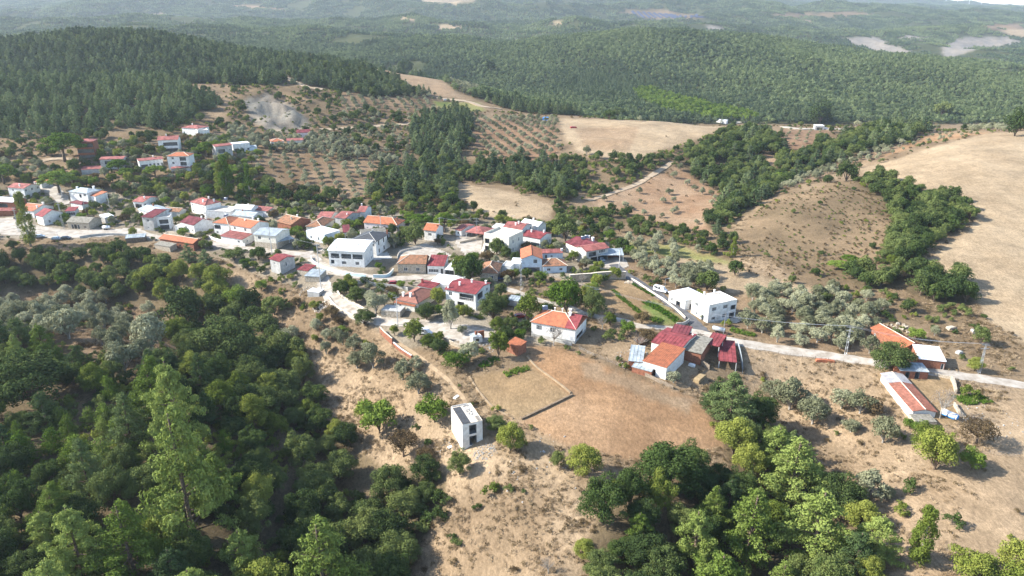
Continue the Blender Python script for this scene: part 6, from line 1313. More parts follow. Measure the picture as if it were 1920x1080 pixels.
# salient single trees: (kind, u, v of the foot, crown width in pixels, label, variant or None, height stretch)
HERO = [
 ('fruit_tree', 857, 692, 50, 'single bright green round tree with long shadow above the unfinished tower house', 0, 1.0),
 ('fruit_tree', 712, 812, 80, 'big bright green round tree alone on the dry slope left of the tower house', 0, 1.0),
 ('fruit_tree', 690, 786, 50, 'yellow green tree merging behind the big bright round tree on the dry slope', 1, 1.0),
 ('fruit_tree', 815, 792, 60, 'leafy green fig tree touching the left wall of the unfinished tower house', 0, 1.0),
 ('bare_tree', 757, 856, 62, 'nearly leafless spreading tree below the bright round trees on the dry slope', 1, 1.0),
 ('bare_tree', 798, 866, 40, 'thin brown bush left of the dark shrub under the tower house', 1, .8),
 ('oak_tree', 862, 890, 46, 'dark dense shrub tree in front of the unfinished tower house', 3, 1.1),
 ('oak_tree', 930, 806, 40, 'dark bush in the shade right of the unfinished tower house', 0, .9),
 ('oak_tree', 957, 846, 60, 'green spreading tree right of the unfinished tower house', 1, 1.0),
 ('oak_tree', 1046, 874, 36, 'small green tree on the lower edge of the big dry field', 3, 1.0),
 ('oak_tree', 1096, 890, 60, 'round pale green tree at the lower corner of the big dry field', 1, 1.0),
 ('oak_tree', 1128, 980, 90, 'blue green oak standing forward at the left edge of the lower right wood', 3, .95),
 ('oak_tree', 1250, 925, 110, 'huge grey green oak at the top left of the lower right wood', 3, .85),
 ('oakyellow_tree', 1235, 960, 55, 'yellow leaved tree in the lower right wood under the grey green oak', 1, 1.3),
 ('oak_tree', 1095, 1045, 46, 'small round tree at the left foot of the lower right wood', 1, 1.0),
 ('oak_tree', 1165, 1050, 60, 'green round bush tree right of the small round tree at the bottom', 3, .8),
 ('pine_tree', 1368, 790, 84, 'dark pine crown beside the farm garden at the corner of the dry field', 2, .75),
 ('pine_tree', 1340, 765, 56, 'dark pine behind the field corner under the farm cluster', 3, .85),
 ('oak_tree', 1395, 835, 60, 'dark round oak at the right side of the field corner', 0, 1.0),
 ('pine_tree', 1480, 935, 110, 'tall light green pine in the middle of the lower right wood', 0, 1.0),
 ('pine_tree', 1450, 880, 90, 'light green pine at the top of the lower right wood', 1, 1.0),
 ('pine_tree', 1400, 1040, 110, 'broad light green pine at the bottom of the lower right wood', 0, 1.0),
 ('pine_tree', 1520, 1050, 120, 'broad pine with pale bare top at the lower right wood front', 1, 1.0),
 ('pine_tree', 1300, 1060, 100, 'light green pine at the lower left of the right wood', 1, 1.0),
 ('oak_tree', 1570, 965, 80, 'dark oak at the right edge of the lower right wood', 0, 1.1),
 ('poplar_tree', 1722, 1056, 40, 'slender pale poplar leaning alone at the lower right', 0, .75),
 ('oakyellow_tree', 1752, 880, 64, 'yellow green double crowned tree below the long salmon roofed shed', 0, 1.0),
 ('oakyellow_tree', 1735, 845, 46, 'yellow green upper crown nearest the grey lean-to', 1, 1.0),
 ('fruit_tree', 1822, 880, 46, 'small dark green tree right of the double crowned tree', 0, .9),
 ('bare_tree', 1830, 832, 60, 'half bare tree above the small dark green tree at the right', 1, .8),
 ('bare_tree', 1762, 784, 44, 'bare twiggy tree beside the blue tank', 0, 1.2),
 ('fruit_tree', 1705, 803, 28, 'small green tree at the left foot of the grey lean-to', 0, .9),
 ('olive_tree', 1655, 830, 54, 'silvery olive alone on the dry meadow left of the grey lean-to', None, 1.1),
 ('olive_tree', 1595, 810, 34, 'small silvery olive on the dry meadow', None, .9),
 ('olive_tree', 1523, 795, 54, 'silvery olive right of the dark field corner trees', None, 1.1),
 ('olive_tree', 1578, 766, 44, 'round silvery olive in the meadow row', 0, 1.0),
 ('olive_tree', 1612, 775, 44, 'second silvery olive in the meadow row with brown bush', 1, 1.0),
 ('dry_shrub', 1630, 778, 50, 'brown thorny bush beside the meadow row olives', 0, 1.2),
 ('olive_tree', 1480, 768, 52, 'silvery olive at the left end of the meadow row', 2, 1.0),
 ('olive_tree', 1448, 745, 46, 'silvery olive behind the dark field corner pine', 3, 1.0),
 ('shrub', 1705, 922, 32, 'small round dark green bush on the lower right meadow', 0, 1.0),
 ('olive_tree', 1660, 937, 30, 'small grey olive left of the round bush on the lower right meadow', 1, 1.0),
 ('olive_tree', 1628, 935, 46, 'dark olive near the wood edge on the lower right meadow', 2, 1.0),
 ('shrub', 1784, 985, 34, 'grey green bush right of the slender poplar', 1, 1.0),
 ('shrub', 1690, 960, 34, 'yellow green bush near the wood edge at the lower right', 2, 1.0),
 ('oak_tree', 1672, 695, 80, 'spreading dark tree over the right hand road beside the long shed', 4, .75),
 ('fruit_tree', 1718, 638, 30, 'small green fig tree behind the orange roofed brick barn', 0, 1.0),
 ('oak_tree', 1827, 695, 28, 'small dark tree beside the lattice pole at the right', 1, 1.0),
 ('oak_tree', 1838, 645, 30, 'small green tree below the bare hill at the right', 1, .9),
 ('oak_tree', 1675, 640, 26, 'small brownish tree left of the orange roofed brick barn', 4, 1.0),
 ('shrub', 1818, 745, 24, 'round green bush in the green garden at the right', 2, 1.2),
 ('umbrella_pine_tree', 1572, 503, 34, 'bright green round pine on the brown scrub hill', 0, .55),
 ('umbrella_pine_tree', 1592, 494, 26, 'second bright green round pine on the brown scrub hill', 1, .6),
 ('oak_tree', 1793, 503, 14, 'lone small bush on the bare tan hill', 0, .9),
 ('umbrella_pine_tree', 1463, 340, 32, 'bright green round pine at the edge of the wooded valley', 0, .6),
 ('oak_tree', 1586, 340, 34, 'dark pine like tree at the top of the scrub hill', 0, 1.3),
 ('oak_tree', 1902, 255, 34, 'lone dark tree on the crest of the bare hill', 0, 1.2),
 ('oak_tree', 762, 139, 28, 'lone round dark tree on the tan hill field', 2, 1.0),
 ('oak_tree', 920, 136, 20, 'round tree at the end of the far olive grove on the ridge', 1, 1.0),
 ('oak_tree', 1537, 232, 38, 'big dark tree beside the roadside building', 0, 1.2),
 ('pine_tree', 1733, 248, 24, 'dark pine on the crest left of the bare hill', 2, .9),
 ('pine_tree', 1700, 262, 20, 'dark pine standing below the crest olive grove', 3, .9),
 ('oak_tree', 1766, 218, 26, 'pale tree on the far crest at the right', 4, .9),
 ('oak_tree', 1142, 224, 26, 'brown tree beside the pale field cabin', 4, .9),
 ('oak_tree', 1160, 222, 22, 'dark tree right of the pale field cabin', 0, 1.0),
 ('olive_tree', 1199, 228, 12, 'small lone tree on the plateau field', 1, 1.0),
 ('olive_tree', 1100, 290, 18, 'lone olive at the front corner of the plateau field', 1, 1.0),
 ('fruit_tree', 1062, 588, 62, 'big bright green lumpy tree in the garden below the stone wall', 0, 1.25),
 ('fruit_tree', 1046, 572, 40, 'bright green side crown left of the big lumpy tree', 0, 1.1),
 ('oakyellow_tree', 1106, 566, 34, 'yellow green tree between the lumpy tree and the lattice pole', 0, 1.2),
 ('oak_tree', 880, 530, 50, 'large brownish green tree between the stone house and the small cottage', 4, 1.2),
 ('oakyellow_tree', 862, 515, 36, 'autumn tinted tree left of the large brownish green tree', 2, 1.1),
 ('oak_tree', 932, 477, 34, 'dark olive like tree in front of the cream flat roofed house', 3, 1.0),
 ('oak_tree', 779, 458, 38, 'dark round tree in front of the orange roofed white house', 0, 1.2),
 ('umbrella_pine_tree', 788, 432, 50, 'bright umbrella pine left of the pair behind the orange roofed white house', 0, .75),
 ('umbrella_pine_tree', 834, 436, 44, 'bright umbrella pine right of the pair behind the orange roofed white house', 1, .95),
 ('umbrella_pine_tree', 122, 303, 56, 'largest umbrella pine left of the stacked awning house', 0, 1.1),
 ('umbrella_pine_tree', 112, 362, 52, 'umbrella pine above the square behind the grey hipped roof house', 1, .9),
 ('umbrella_pine_tree', 224, 326, 34, 'round pine in front of the grey blue house', 0, .8),
 ('umbrella_pine_tree', 238, 334, 28, 'second round pine just below the grey blue house', 1, .8),
 ('umbrella_pine_tree', 292, 334, 32, 'round pine in front of the long upper white house', 0, .9),
 ('umbrella_pine_tree', 388, 295, 28, 'small umbrella pine left of the tall grey upper house', 1, 1.0),
 ('umbrella_pine_tree', 8, 345, 40, 'umbrella pine cut by the left edge', 0, .9),
 ('poplar_tree', 58, 462, 22, 'tall pale green poplar on the village square', 0, 1.05),
 ('poplar_tree', 428, 372, 28, 'broad poplar in the green belt behind the village', 1, .62),
 ('poplar_tree', 418, 372, 22, 'poplar leaning against the broad poplar', 0, .7),
 ('poplar_tree', 470, 374, 16, 'slim poplar right of the broad pair behind the village', 1, .85),
 ('poplar_tree', 1374, 482, 12, 'white stemmed bare poplar under the scrub hill', 0, .9),
 ('oak_tree', 1060, 452, 46, 'green tree between the window row house and the maroon roof house', 1, 1.3),
 ('oak_tree', 1378, 516, 30, 'dark tree with stem on the pale field above the white house', 4, 1.0),
 ('oak_tree', 1325, 545, 40, 'brown tinted tall tree behind the low white wing', 4, 1.2),
 ('fruit_tree', 1316, 597, 16, 'small shrub tree at the corner of the white house by the olive grove', 1, 1.0),
 ('fruit_tree', 1337, 600, 18, 'round autumn bush in front of the white house by the olive grove', 3, .8),
 ('fruit_tree', 1203, 608, 30, 'grey green garden tree at the lower end of the vegetable garden', 3, 1.1),
 ('olive_tree', 845, 617, 36, 'grey green olive standing in the courtyard', 2, 1.3),
 ('olive_tree', 866, 626, 22, 'small olive beside the courtyard olive', 1, 1.0),
 ('olive_tree', 880, 676, 46, 'silvery olive below the courtyard wall', 0, 1.2),
 ('oak_tree', 803, 652, 30, 'dark green bush tree below the courtyard', 1, .8),
 ('oak_tree', 824, 665, 36, 'green tree under the courtyard wall corner', 0, .9),
 ('fruit_tree', 777, 640, 44, 'yellow green bush beside the white panel van', 2, .9),
 ('oak_tree', 800, 600, 44, 'olive grey tree in front of the brown hip roofed house', 4, 1.0),
 ('olive_tree', 705, 588, 44, 'silvery olive at the inner side of the winding lane', 1, 1.1),
 ('oak_tree', 668, 565, 36, 'dark green tree on the inner side of the winding lane', 3, .9),
 ('oak_tree', 640, 556, 36, 'green tree at the bend of the winding lane', 4, 1.0),
 ('oak_tree', 685, 610, 40, 'yellowish green tree below the dark blue car', 4, .9),
 ('fruit_tree', 823, 572, 36, 'thin autumn tree between brown roof and villa', 1, 1.5),
 ('oak_tree', 925, 600, 56, 'dark green tree right of the ribbed red roof villa', 0, 1.2),
 ('oak_tree', 940, 575, 34, 'dark bush right behind the villa', 2, 1.0),
 ('oak_tree', 932, 625, 30, 'small green tree beside the outdoor oven', 1, 1.1),
 ('fruit_tree', 990, 608, 50, 'olive green tree behind the orange and red roofed house', 2, 1.3),
 ('oak_tree', 1110, 595, 50, 'grey brown tree right behind the red metal roof end', 4, 1.2),
 ('bare_tree', 1038, 648, 34, 'bare white stemmed tree in front of the orange and red roofed house', 0, 1.2),
 ('oak_tree', 985, 622, 32, 'green bush left of the orange and red roofed house', 4, .8),
 ('fruit_tree', 935, 670, 40, 'yellowish sparse tree left of the orange tiled ruin shed', 2, 1.3),
 ('olive_tree', 1263, 718, 30, 'silvery olive in front of the orange tiled farmhouse', 0, 1.0),
 ('olive_tree', 545, 640, 42, 'dark grey olive on the dry bank above the ravine', 1, 1.0),
 ('olive_tree', 445, 452, 0, '', 0, 1)][:-1] + [
 ('oak_tree', 515, 590, 46, 'dark bush below the lone red roofed tower house', 4, .9),
 ('fruit_tree', 446, 575, 46, 'dark green leafy fig tree on the bank of the ravine', 0, 1.1),
 ('oak_tree', 384, 548, 34, 'dark bush on the dry bank below the orange barn', 0, 1.0),
 ('pine_tree', 355, 492, 30, 'airy yellow green tree in front of the long orange barn', 0, .9),
 ('pine_tree', 386, 494, 30, 'second airy tree in front of the long orange barn', 1, .85),
 ('oak_tree', 440, 488, 34, 'dark tree in front of the cream house wall', 0, .8),
 ('oak_tree', 485, 488, 32, 'grey green bush tree below the village road pole', 4, .8),
 ('pine_tree', 365, 1010, 118, 'very tall light green pine with bare lower trunk in the lower left wood', 0, 1.9),
 ('pine_tree', 340, 850, 105, 'tall light green pine behind the bare trunked pine in the lower left wood', 1, 1.4),
 ('pine_tree', 300, 790, 90, 'light green pine on the upper edge of the lower left wood', 0, 1.2),
 ('pine_tree', 160, 1090, 90, 'pale green pine at the bottom left', 1, 1.2),
 ('pine_tree', 255, 1085, 105, 'broad pale green pine left of the very tall pine', 0, 1.1),
 ('pine_tree', 95, 1030, 60, 'small pale pine at the lower left edge of the wood', 1, 1.2),
 ('pine_tree', 460, 1075, 90, 'pale green pine right of the very tall pine at the bottom', 1, 1.0),
 ('pine_tree', 615, 1150, 150, 'yellow green pine top cut by the bottom edge', 0, 1.0),
 ('pine_tree', 1340, 1160, 130, 'pine crown cut by the bottom edge in the right wood', 1, 1.0),
 ('oak_tree', 60, 755, 125, 'huge dark oak at the left edge of the lower wood', 0, .8),
 ('oak_tree', 430, 690, 110, 'huge dark oak above the light green pines', 0, 1.2),
 ('oak_tree', 350, 620, 70, 'yellow green oak above the huge dark oak', 1, 1.3),
 ('olive_tree', 130, 635, 60, 'silvery olive on the left terraces', 0, 1.0),
 ('olive_tree', 285, 660, 66, 'silvery olive left of the huge dark oak', 2, .85),
 ('olive_tree', 235, 700, 56, 'grey olive at the upper edge of the lower left wood', 1, 1.3),
 ('young_pine_tree', 145, 855, 44, 'bright green dome shaped young pine in the lower left wood', 1, .8),
 ('young_pine_tree', 105, 845, 42, 'bright green young pine left of the dome shaped pair', 1, .8),
 ('young_pine_tree', 45, 870, 50, 'bright green dome shaped young pine near the left edge', 1, .8),
 ('young_pine_tree', 200, 875, 46, 'light green young pine beside the tall pines', 0, 1.0),
 ('oak_tree', 640, 900, 70, 'dark oak at the edge of the ravine shade', 0, 1.0),
 ('oak_tree', 800, 940, 50, 'dark dense bush tree at the right tip of the ravine wood', 2, 1.0),
 ('oak_tree', 760, 970, 60, 'mid green tree at the right tip of the ravine wood', 3, 1.0),
 ('shrub', 918, 925, 34, 'yellow green bush on the dry slope below the tower house', 2, 1.0),
 ('shrub', 895, 955, 20, 'small dark bush on the dry slope below the yellow green bush', 0, .8),
 ('shrub', 981, 924, 14, 'tiny dark bush in the middle of the dry slope', 0, .8),
 ('shrub', 848, 1010, 18, 'small green bush near the wood on the dry slope', 1, .8),
 ('bare_tree', 1028, 1075, 30, 'thin bare sapling at the bottom of the dry slope', 0, 1.1),
 ('olive_tree', 670, 690, 40, 'dark grey olive on the bank below the brick wall', 1, 1.1),
 ('olive_tree', 700, 690, 40, 'grey olive with dead stem beside the dry slope', 2, 1.1),
 ('olive_tree', 755, 712, 40, 'grey green olive above the fig tree', 0, 1.0),
 ('olive_tree', 785, 738, 46, 'broad grey olive above the fig tree on the slope', 3, 1.0),
 ('oak_tree', 1230, 520, 0, '', 0, 1)][:-1]
HP = []
for kind, u, v, wpx, lab, var, st_ in HERO:
    p = hit(u, v); slant = (p - Vector((0, 0, H))).length; wid = wpx / FOC * slant
    lk = kind
    if slant < 260 and kind in NEARMAP: lk = NEARMAP[kind]; var = (var or 0) % 4
    vi = (var if var is not None else random.randrange(len(LIB[lk]))) % len(LIB[lk])
    s = wid / (2 * LIB[lk][vi]['r'] * 1.08)
    TREES.append([p.x, p.y, p.z, lk, vi, s, random.random() * 6.28, -1, u, v, lab, st_]); HP.append((p.x, p.y, wid * .42))
HP = np.array(HP)

def scatter():
    recs = []
    for zi_, q in enumerate(Z):
        if not q['veg'] or q['dmin'] >= 600 and not q['name'] in ('knoll', 'tanolive', 'ridgewood'): continue
        for e in q['veg']:
            kind, sp, prob, s0, s1 = e
            if q['name'] == 'base': X0, X1, Y0, Y1 = -420, 420, 60, 640
            else:
                # world bounds of the region, found through the land
                pts = []
                for (u, v) in q['poly']:
                    u_ = min(max(u, -450), 2400); v_ = min(max(v, 60), 1250); h_ = hit(u_, v_); pts.append((h_.x, h_.y))
                    # the polygon may cover ridges: widen in depth
                X0, X1 = min(p[0] for p in pts) - 25, max(p[0] for p in pts) + 25; Y0, Y1 = max(55, min(p[1] for p in pts) - 40), min(1000, max(p[1] for p in pts) + 60)
            if isinstance(sp, str): g = {'rows': 6.8, 'young': 7.5, 'terrace': 6.3}[sp]; jit = .09 if sp != 'terrace' else .2
            else: g = sp; jit = .42
            gx, gy = np.meshgrid(np.arange(X0, X1, g), np.arange(Y0, Y1, g)); x, y = gx.ravel(), gy.ravel()
            if isinstance(sp, str):
                c, s = math.cos(.35), math.sin(.35); cx, cy = (X0 + X1) / 2, (Y0 + Y1) / 2; x, y = cx + (x - cx) * c * 1.3 - (y - cy) * s * 1.3, cy + (x - cx) * s * 1.3 + (y - cy) * c * 1.3
            x = x + rnd.uniform(-jit, jit, len(x)) * g; y = y + rnd.uniform(-jit, jit, len(y)) * g
            clump = 1 + (1.5 if 'shrub' in kind else .5) * fbm(x / 17, y / 17, 131 + zi_, 3) if not isinstance(sp, str) else 1
            k = rnd.random(len(x)) < prob * clump; x, y = x[k], y[k]
            if len(x) == 0: continue
            z = terrain(x, y); ids, u, v = zone_ids(x, y, z)
            k = np.array([Z[i]['name'] for i in ids]) == q['name']
            k &= (u > -160) & (u < 2080) & (v < 1330); x, y, z, u, v = x[k], y[k], z[k], u[k], v[k]
            if len(x) == 0: continue
            big = 'tree' in kind and kind != 'bare_tree'
            k = ~blocked(x, y, 1.8 if big else .5)
            for hx, hy, hr in HP: k &= (x - hx) ** 2 + (y - hy) ** 2 > (hr + (1.5 if big else .3)) ** 2
            for i in np.nonzero(k)[0]:
                n = float(fbm(x[i] / 25, y[i] / 25, 91, 2)); sc = s0 + (s1 - s0) * min(1, max(0, rnd.random() * .8 + .1 + n * .3))
                recs.append((x[i], y[i], z[i], kind, sc, zi_, u[i], v[i]))
    # drop trees that stand inside another
    recs.sort(key=lambda r: -r[4] * (3 if 'tree' in r[3] else 1)); cell = {}; out = []
    for r in recs:
        rad = {'pine_tree': 2.1, 'oak_tree': 2.5, 'oakyellow_tree': 2.5, 'olive_tree': 1.9, 'fruit_tree': 2.1, 'young_pine_tree': 1.5}.get(r[3], .8) * r[4]
        c = (int(r[0] // 8), int(r[1] // 8)); ok = True
        for a in (-1, 0, 1):
            for b in (-1, 0, 1):
                for (x, y, q) in cell.get((c[0] + a, c[1] + b), ()):
                    if (x - r[0]) ** 2 + (y - r[1]) ** 2 < ((q + rad) * .66) ** 2: ok = False; break
                if not ok: break
            if not ok: break
        if not ok: continue
        cell.setdefault(c, []).append((r[0], r[1], rad)); out.append(r)
    for x, y, z, kind, sc, zi_, u, v in out:
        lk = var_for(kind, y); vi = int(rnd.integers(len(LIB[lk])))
        TREES.append([x, y, z, lk, vi, sc, rnd.random() * 6.28, zi_, u, v, None, 1.0])
scatter()

NAMES = {'big_pine': 'pine_tree', 'big_oak': 'oak_tree', 'palepine_tree': 'pine_tree', 'oakyellow_tree': 'oak_tree'}
WORD = {'pine_tree': 'pine', 'oak_tree': 'leafy tree', 'olive_tree': 'olive tree', 'fruit_tree': 'garden tree', 'young_pine_tree': 'young pine', 'umbrella_pine_tree': 'umbrella pine', 'poplar_tree': 'poplar', 'shrub': 'bush', 'dry_shrub': 'dry bush', 'bare_tree': 'bare tree'}
hx = np.array([h[0].x for h in HOUSES]); hy = np.array([h[0].y for h in HOUSES])
def relation(t):
    x, y = t[0], t[1]; d = np.hypot(hx - x, hy - y); i = int(d.argmin())
    if d[i] > 13: return None
    dx, dy = x - hx[i], y - hy[i]; sd = 'right of' if abs(dx) > abs(dy) and dx > 0 else 'left of' if abs(dx) > abs(dy) else 'behind' if dy > 0 else 'in front of'
    return sd + ' the ' + HOUSES[i][1]
def cells(ts):
    zb = {}
    for t in ts:
        if t[7] >= 0: zb.setdefault(t[7], []).append((t[8], t[9]))
    return {k: (np.percentile([a[0] for a in v], [20, 40, 60, 80]), np.percentile([a[1] for a in v], [20, 40, 60, 80])) for k, v in zb.items()}
def cellname(t):
    hq, wq = zb[t[7]]; i, j = int(np.searchsorted(hq, t[8])), int(np.searchsorted(wq, t[9]))
    return ['farthest', 'rear', 'central', 'near', 'nearest'][j] + ' ' + ['far left', 'left', 'middle', 'right', 'far right'][i]
bykind = {}
for t in TREES:
    if t[5] * LIB[t[3]][t[4]]['r'] * FOC * 2 / math.dist(t[:3], (0, 0, H)) < 1: continue
    bykind.setdefault(NAMES.get(t[3], t[3]), []).append(t)
STUFF = {}
def protos():
    c = bpy.data.collections.new('plant_sources'); i = 0; idx = {}
    for k in sorted(LIB):
        for j, e in enumerate(LIB[k]):
            o = bpy.data.objects.new('source_%03d' % i, e['joined']); c.objects.link(o); idx[(k, j)] = i; i += 1
    return c, idx
PC, PIDX = protos()
def instancer(name, pts, rot, scl, idx, coll, label, cat, count):
    me = bpy.data.meshes.new(name); me.vertices.add(len(pts)); me.vertices.foreach_set('co', np.asarray(pts, np.float32).ravel())
    for nm, ty, key, arr in (('turn', 'FLOAT_VECTOR', 'vector', rot), ('size', 'FLOAT_VECTOR', 'vector', scl), ('which', 'INT', 'value', idx)):
        at = me.attributes.new(nm, ty, 'POINT'); at.data.foreach_set(key, np.asarray(arr, np.int32 if ty == 'INT' else np.float32).ravel())
    o = link(name, me); ng = bpy.data.node_groups.new(name, 'GeometryNodeTree')
    ng.interface.new_socket('Geometry', in_out='INPUT', socket_type='NodeSocketGeometry'); ng.interface.new_socket('Geometry', in_out='OUTPUT', socket_type='NodeSocketGeometry')
    N, L = ng.nodes, ng.links; gi, go = N.new('NodeGroupInput'), N.new('NodeGroupOutput'); ci = N.new('GeometryNodeCollectionInfo'); ip = N.new('GeometryNodeInstanceOnPoints')
    ci.inputs['Collection'].default_value = coll; ci.inputs['Separate Children'].default_value = True; ci.inputs['Reset Children'].default_value = True
    ip.inputs['Pick Instance'].default_value = True
    L.new(gi.outputs[0], ip.inputs['Points']); L.new(ci.outputs[0], ip.inputs['Instance']); L.new(ip.outputs[0], go.inputs[0])
    for nm, ty, sock in (('turn', 'FLOAT_VECTOR', 'Rotation'), ('size', 'FLOAT_VECTOR', 'Scale'), ('which', 'INT', 'Instance Index')):
        a = N.new('GeometryNodeInputNamedAttribute'); a.data_type = ty; a.inputs['Name'].default_value = nm; L.new(a.outputs['Attribute'], ip.inputs[sock])
    md = o.modifiers.new('plants', 'NODES'); md.node_group = ng
    return tag(o, label, cat, kind='stuff')
def tree_stuff(name, ts, label, cat):
    if not ts: return
    instancer(name, [t[:3] for t in ts], [(0, 0, t[6]) for t in ts], [(t[5], t[5], t[5] * t[11]) for t in ts], [PIDX[(t[3], t[4])] for t in ts], PC, label, cat, 0)
STAT = {}
def squash(t):
    q = random.Random(t[0] * 7.1 + t[1]); k = 1 if t[10] else 1
    return (t[5] * q.uniform(.88, 1.14), t[5] * q.uniform(.88, 1.14), t[5] * t[11] * q.uniform(.82, 1.18) * (1 if not t[10] else .97))
LIMIT = {'pine_tree': 300, 'oak_tree': 300, 'olive_tree': 300, 'shrub': 260, 'dry_shrub': 200, 'fruit_tree': 280}
for kn, ts in bykind.items():
    for t in ts:
        e = LIB[t[3]][t[4]]; t.append(t[5] * e['r'] * 2 * FOC / math.dist(t[:3], (0, 0, H)))
    inframe = lambda t: -20 < t[8] < 1940 and t[9] - t[12] < 1090
    vis = sorted([t for t in ts if inframe(t)], key=lambda t: (t[10] is None, -t[12])); rest = [t for t in ts if not inframe(t)]
    lim = LIMIT.get(kn, 300); one, more = vis[:lim], vis[lim:] + rest; STAT[kn] = (len(one), len(more))
    zb = cells(one)
    for t in one:
        e = LIB[t[3]][t[4]]
        if t[12] > 15 and e['trunk'] is not None:
            r = empty(kn, t[:3], t[6]); r.scale = squash(t); link('crown', e['crown'], r); link('trunk', e['trunk'], r)
        else: r = link(kn, e['joined'], None, t[:3]); r.rotation_euler = (0, 0, t[6]); r.scale = squash(t)
        w = WORD[kn]; cat = 'bush' if 'shrub' in kn else 'tree'
        if t[10]: tag(r, t[10], cat); continue
        siz = 'very large' if t[5] > 1.3 else 'large' if t[5] > 1.1 else 'mid sized' if t[5] > .92 else 'smallish' if t[5] > .75 else 'small'; rel = relation(t)
        where = rel if rel else cellname(t) + ' ' + Z[t[7]]['where']
        lab = '%s %s %s %s' % (siz, e['shade'], w, where) if rel else '%s %s %s at the %s part, %s' % (siz, e['shade'], w, cellname(t), Z[t[7]]['where'])
        lab = ' '.join(lab.split()[:16]); tag(r, lab, cat, lab if len(lab) < 60 else (w + ('es ' if w.endswith('sh') else 's ') + (rel or Z[t[7]]['where'])))
    tree_stuff('distant_' + {'pine_tree': 'pines', 'oak_tree': 'leafy_trees', 'olive_tree': 'olive_trees', 'shrub': 'bushes', 'dry_shrub': 'dry_bushes', 'fruit_tree': 'garden_trees'}.get(kn, kn + 's'), more, 'further ' + w + 's spread too densely to pick apart over the slopes', 'trees' if 'shrub' not in kn else 'bushes')
print('PLANTS', STAT)

# crop rows in the garden and green beds: short plants in lines
def crops(name, label, px0, px1, width, n, kind='crop'):
    a, b = hit(*px0), hit(*px1); d = (b - a); L_ = d.length; d.normalize(); s = Vector((-d.y, d.x, 0)); cl = []
    for k in range(n):
        t, w = random.random() * L_, (random.random() - .5) * width; x, y = a.x + d.x * t + s.x * w, a.y + d.y * t + s.y * w; cl.append((x - a.x, y - a.y, float(terrain(x, y)) - a.z + .25, .38, .38))
    v, q = leaves(cl, n * 26, .14, .4, .5); o = link(name, np_mesh(name, v, q, [M[kind]])); o.location = a; tag(o, label, 'plants', kind='stuff')
crops('crop_row', 'bright green crop row in the middle of the vegetable garden', (1148, 545), (1205, 590), 2.0, 170, 'bright')
crops('crop_row', 'green and yellow crop row next to the asphalt lane in the vegetable garden', (1210, 566), (1272, 604), 3.2, 200)
crops('crop_row', 'green crops at the lower end of the vegetable garden', (1200, 592), (1240, 604), 3.0, 110, 'bright')
crops('crop_row', 'upper green strip along the garden edge wall', (1185, 532), (1225, 556), 1.2, 60)
crops('vegetable_bed', 'bright green vegetable patch at the top of the small plot', (945, 703), (990, 690), 3.0, 90, 'bright')
crops('vegetable_bed', 'green vegetable beds right of the long salmon roofed shed', (1795, 752), (1850, 748), 4.5, 220, 'bright')
crops('vine_arbour', 'green vines along the wall foot of the ribbed red roof villa', (838, 582), (905, 598), 1.6, 120, 'oak_yellow')
crops('vine_arbour', 'dark green vines on the terrace above the stone retaining wall', (1118, 512), (1160, 508), 4, 160, 'bright')
crops('weeds', 'green weeds beside the right hand road by the silver tank trailer', (1370, 618), (1415, 630), 3, 120, 'bright')
crops('weeds', 'bright green weeds below the square wall at the left', (160, 462), (235, 458), 6, 260, 'crop')
crops('weeds', 'green weeds along the ditch above the unfinished tower house', (900, 690), (935, 672), 3, 60, 'crop')

# dry grass tufts over the near slopes
cl = []
for k in range(5): cl.append((random.uniform(-.3, .3), random.uniform(-.3, .3), .12, .3, .22))
TC = bpy.data.collections.new('tuft_sources')
for k in range(3):
    v, q = leaves([(random.uniform(-.5, .5), random.uniform(-.5, .5), .1, .3, .28) for _ in range(5)], 70, .10, .8, .6, .35)
    o = bpy.data.objects.new('tuft_%d' % k, np_mesh('grass_tuft', v, q, [M['drygrass'] if k < 2 else M['brownleaf']])); TC.objects.link(o)
n = 90000; yy = 70 + 260 * rnd.random(n) ** .8; xx = (rnd.random(n) * 2 - 1) * yy * .8; zz = terrain(xx, yy); ids, u, v = zone_ids(xx, yy, zz)
okz = np.array([Z[i]['name'] in ('slope', 'meadow', 'base', 'bankolive', 'roadbank', 'yard', 'footbrush', 'leftolive', 'meadowolive', 'hillbright', 'orchard') for i in ids])
okz &= (u > -60) & (u < 1980) & (v < 1200); okz &= rnd.random(n) < np.clip(.30 + .8 * fbm(xx / 9, yy / 9, 61, 3), 0.05, 1)
xx, yy, zz = xx[okz], yy[okz], zz[okz]; k = ~blocked(xx, yy, .4); xx, yy, zz = xx[k], yy[k], zz[k]; m = len(xx); s = rnd.uniform(.6, 1.7, m)
instancer('dry_grass', np.stack([xx, yy, zz], 1), np.stack([0 * s, 0 * s, rnd.random(m) * 6.28], 1), np.stack([s, s, s * rnd.uniform(.7, 1.4, m)], 1), rnd.integers(0, 3, m), TC, 'dry straw coloured grass tufts over the slopes', 'grass', 0)
print('TUFTS', m)

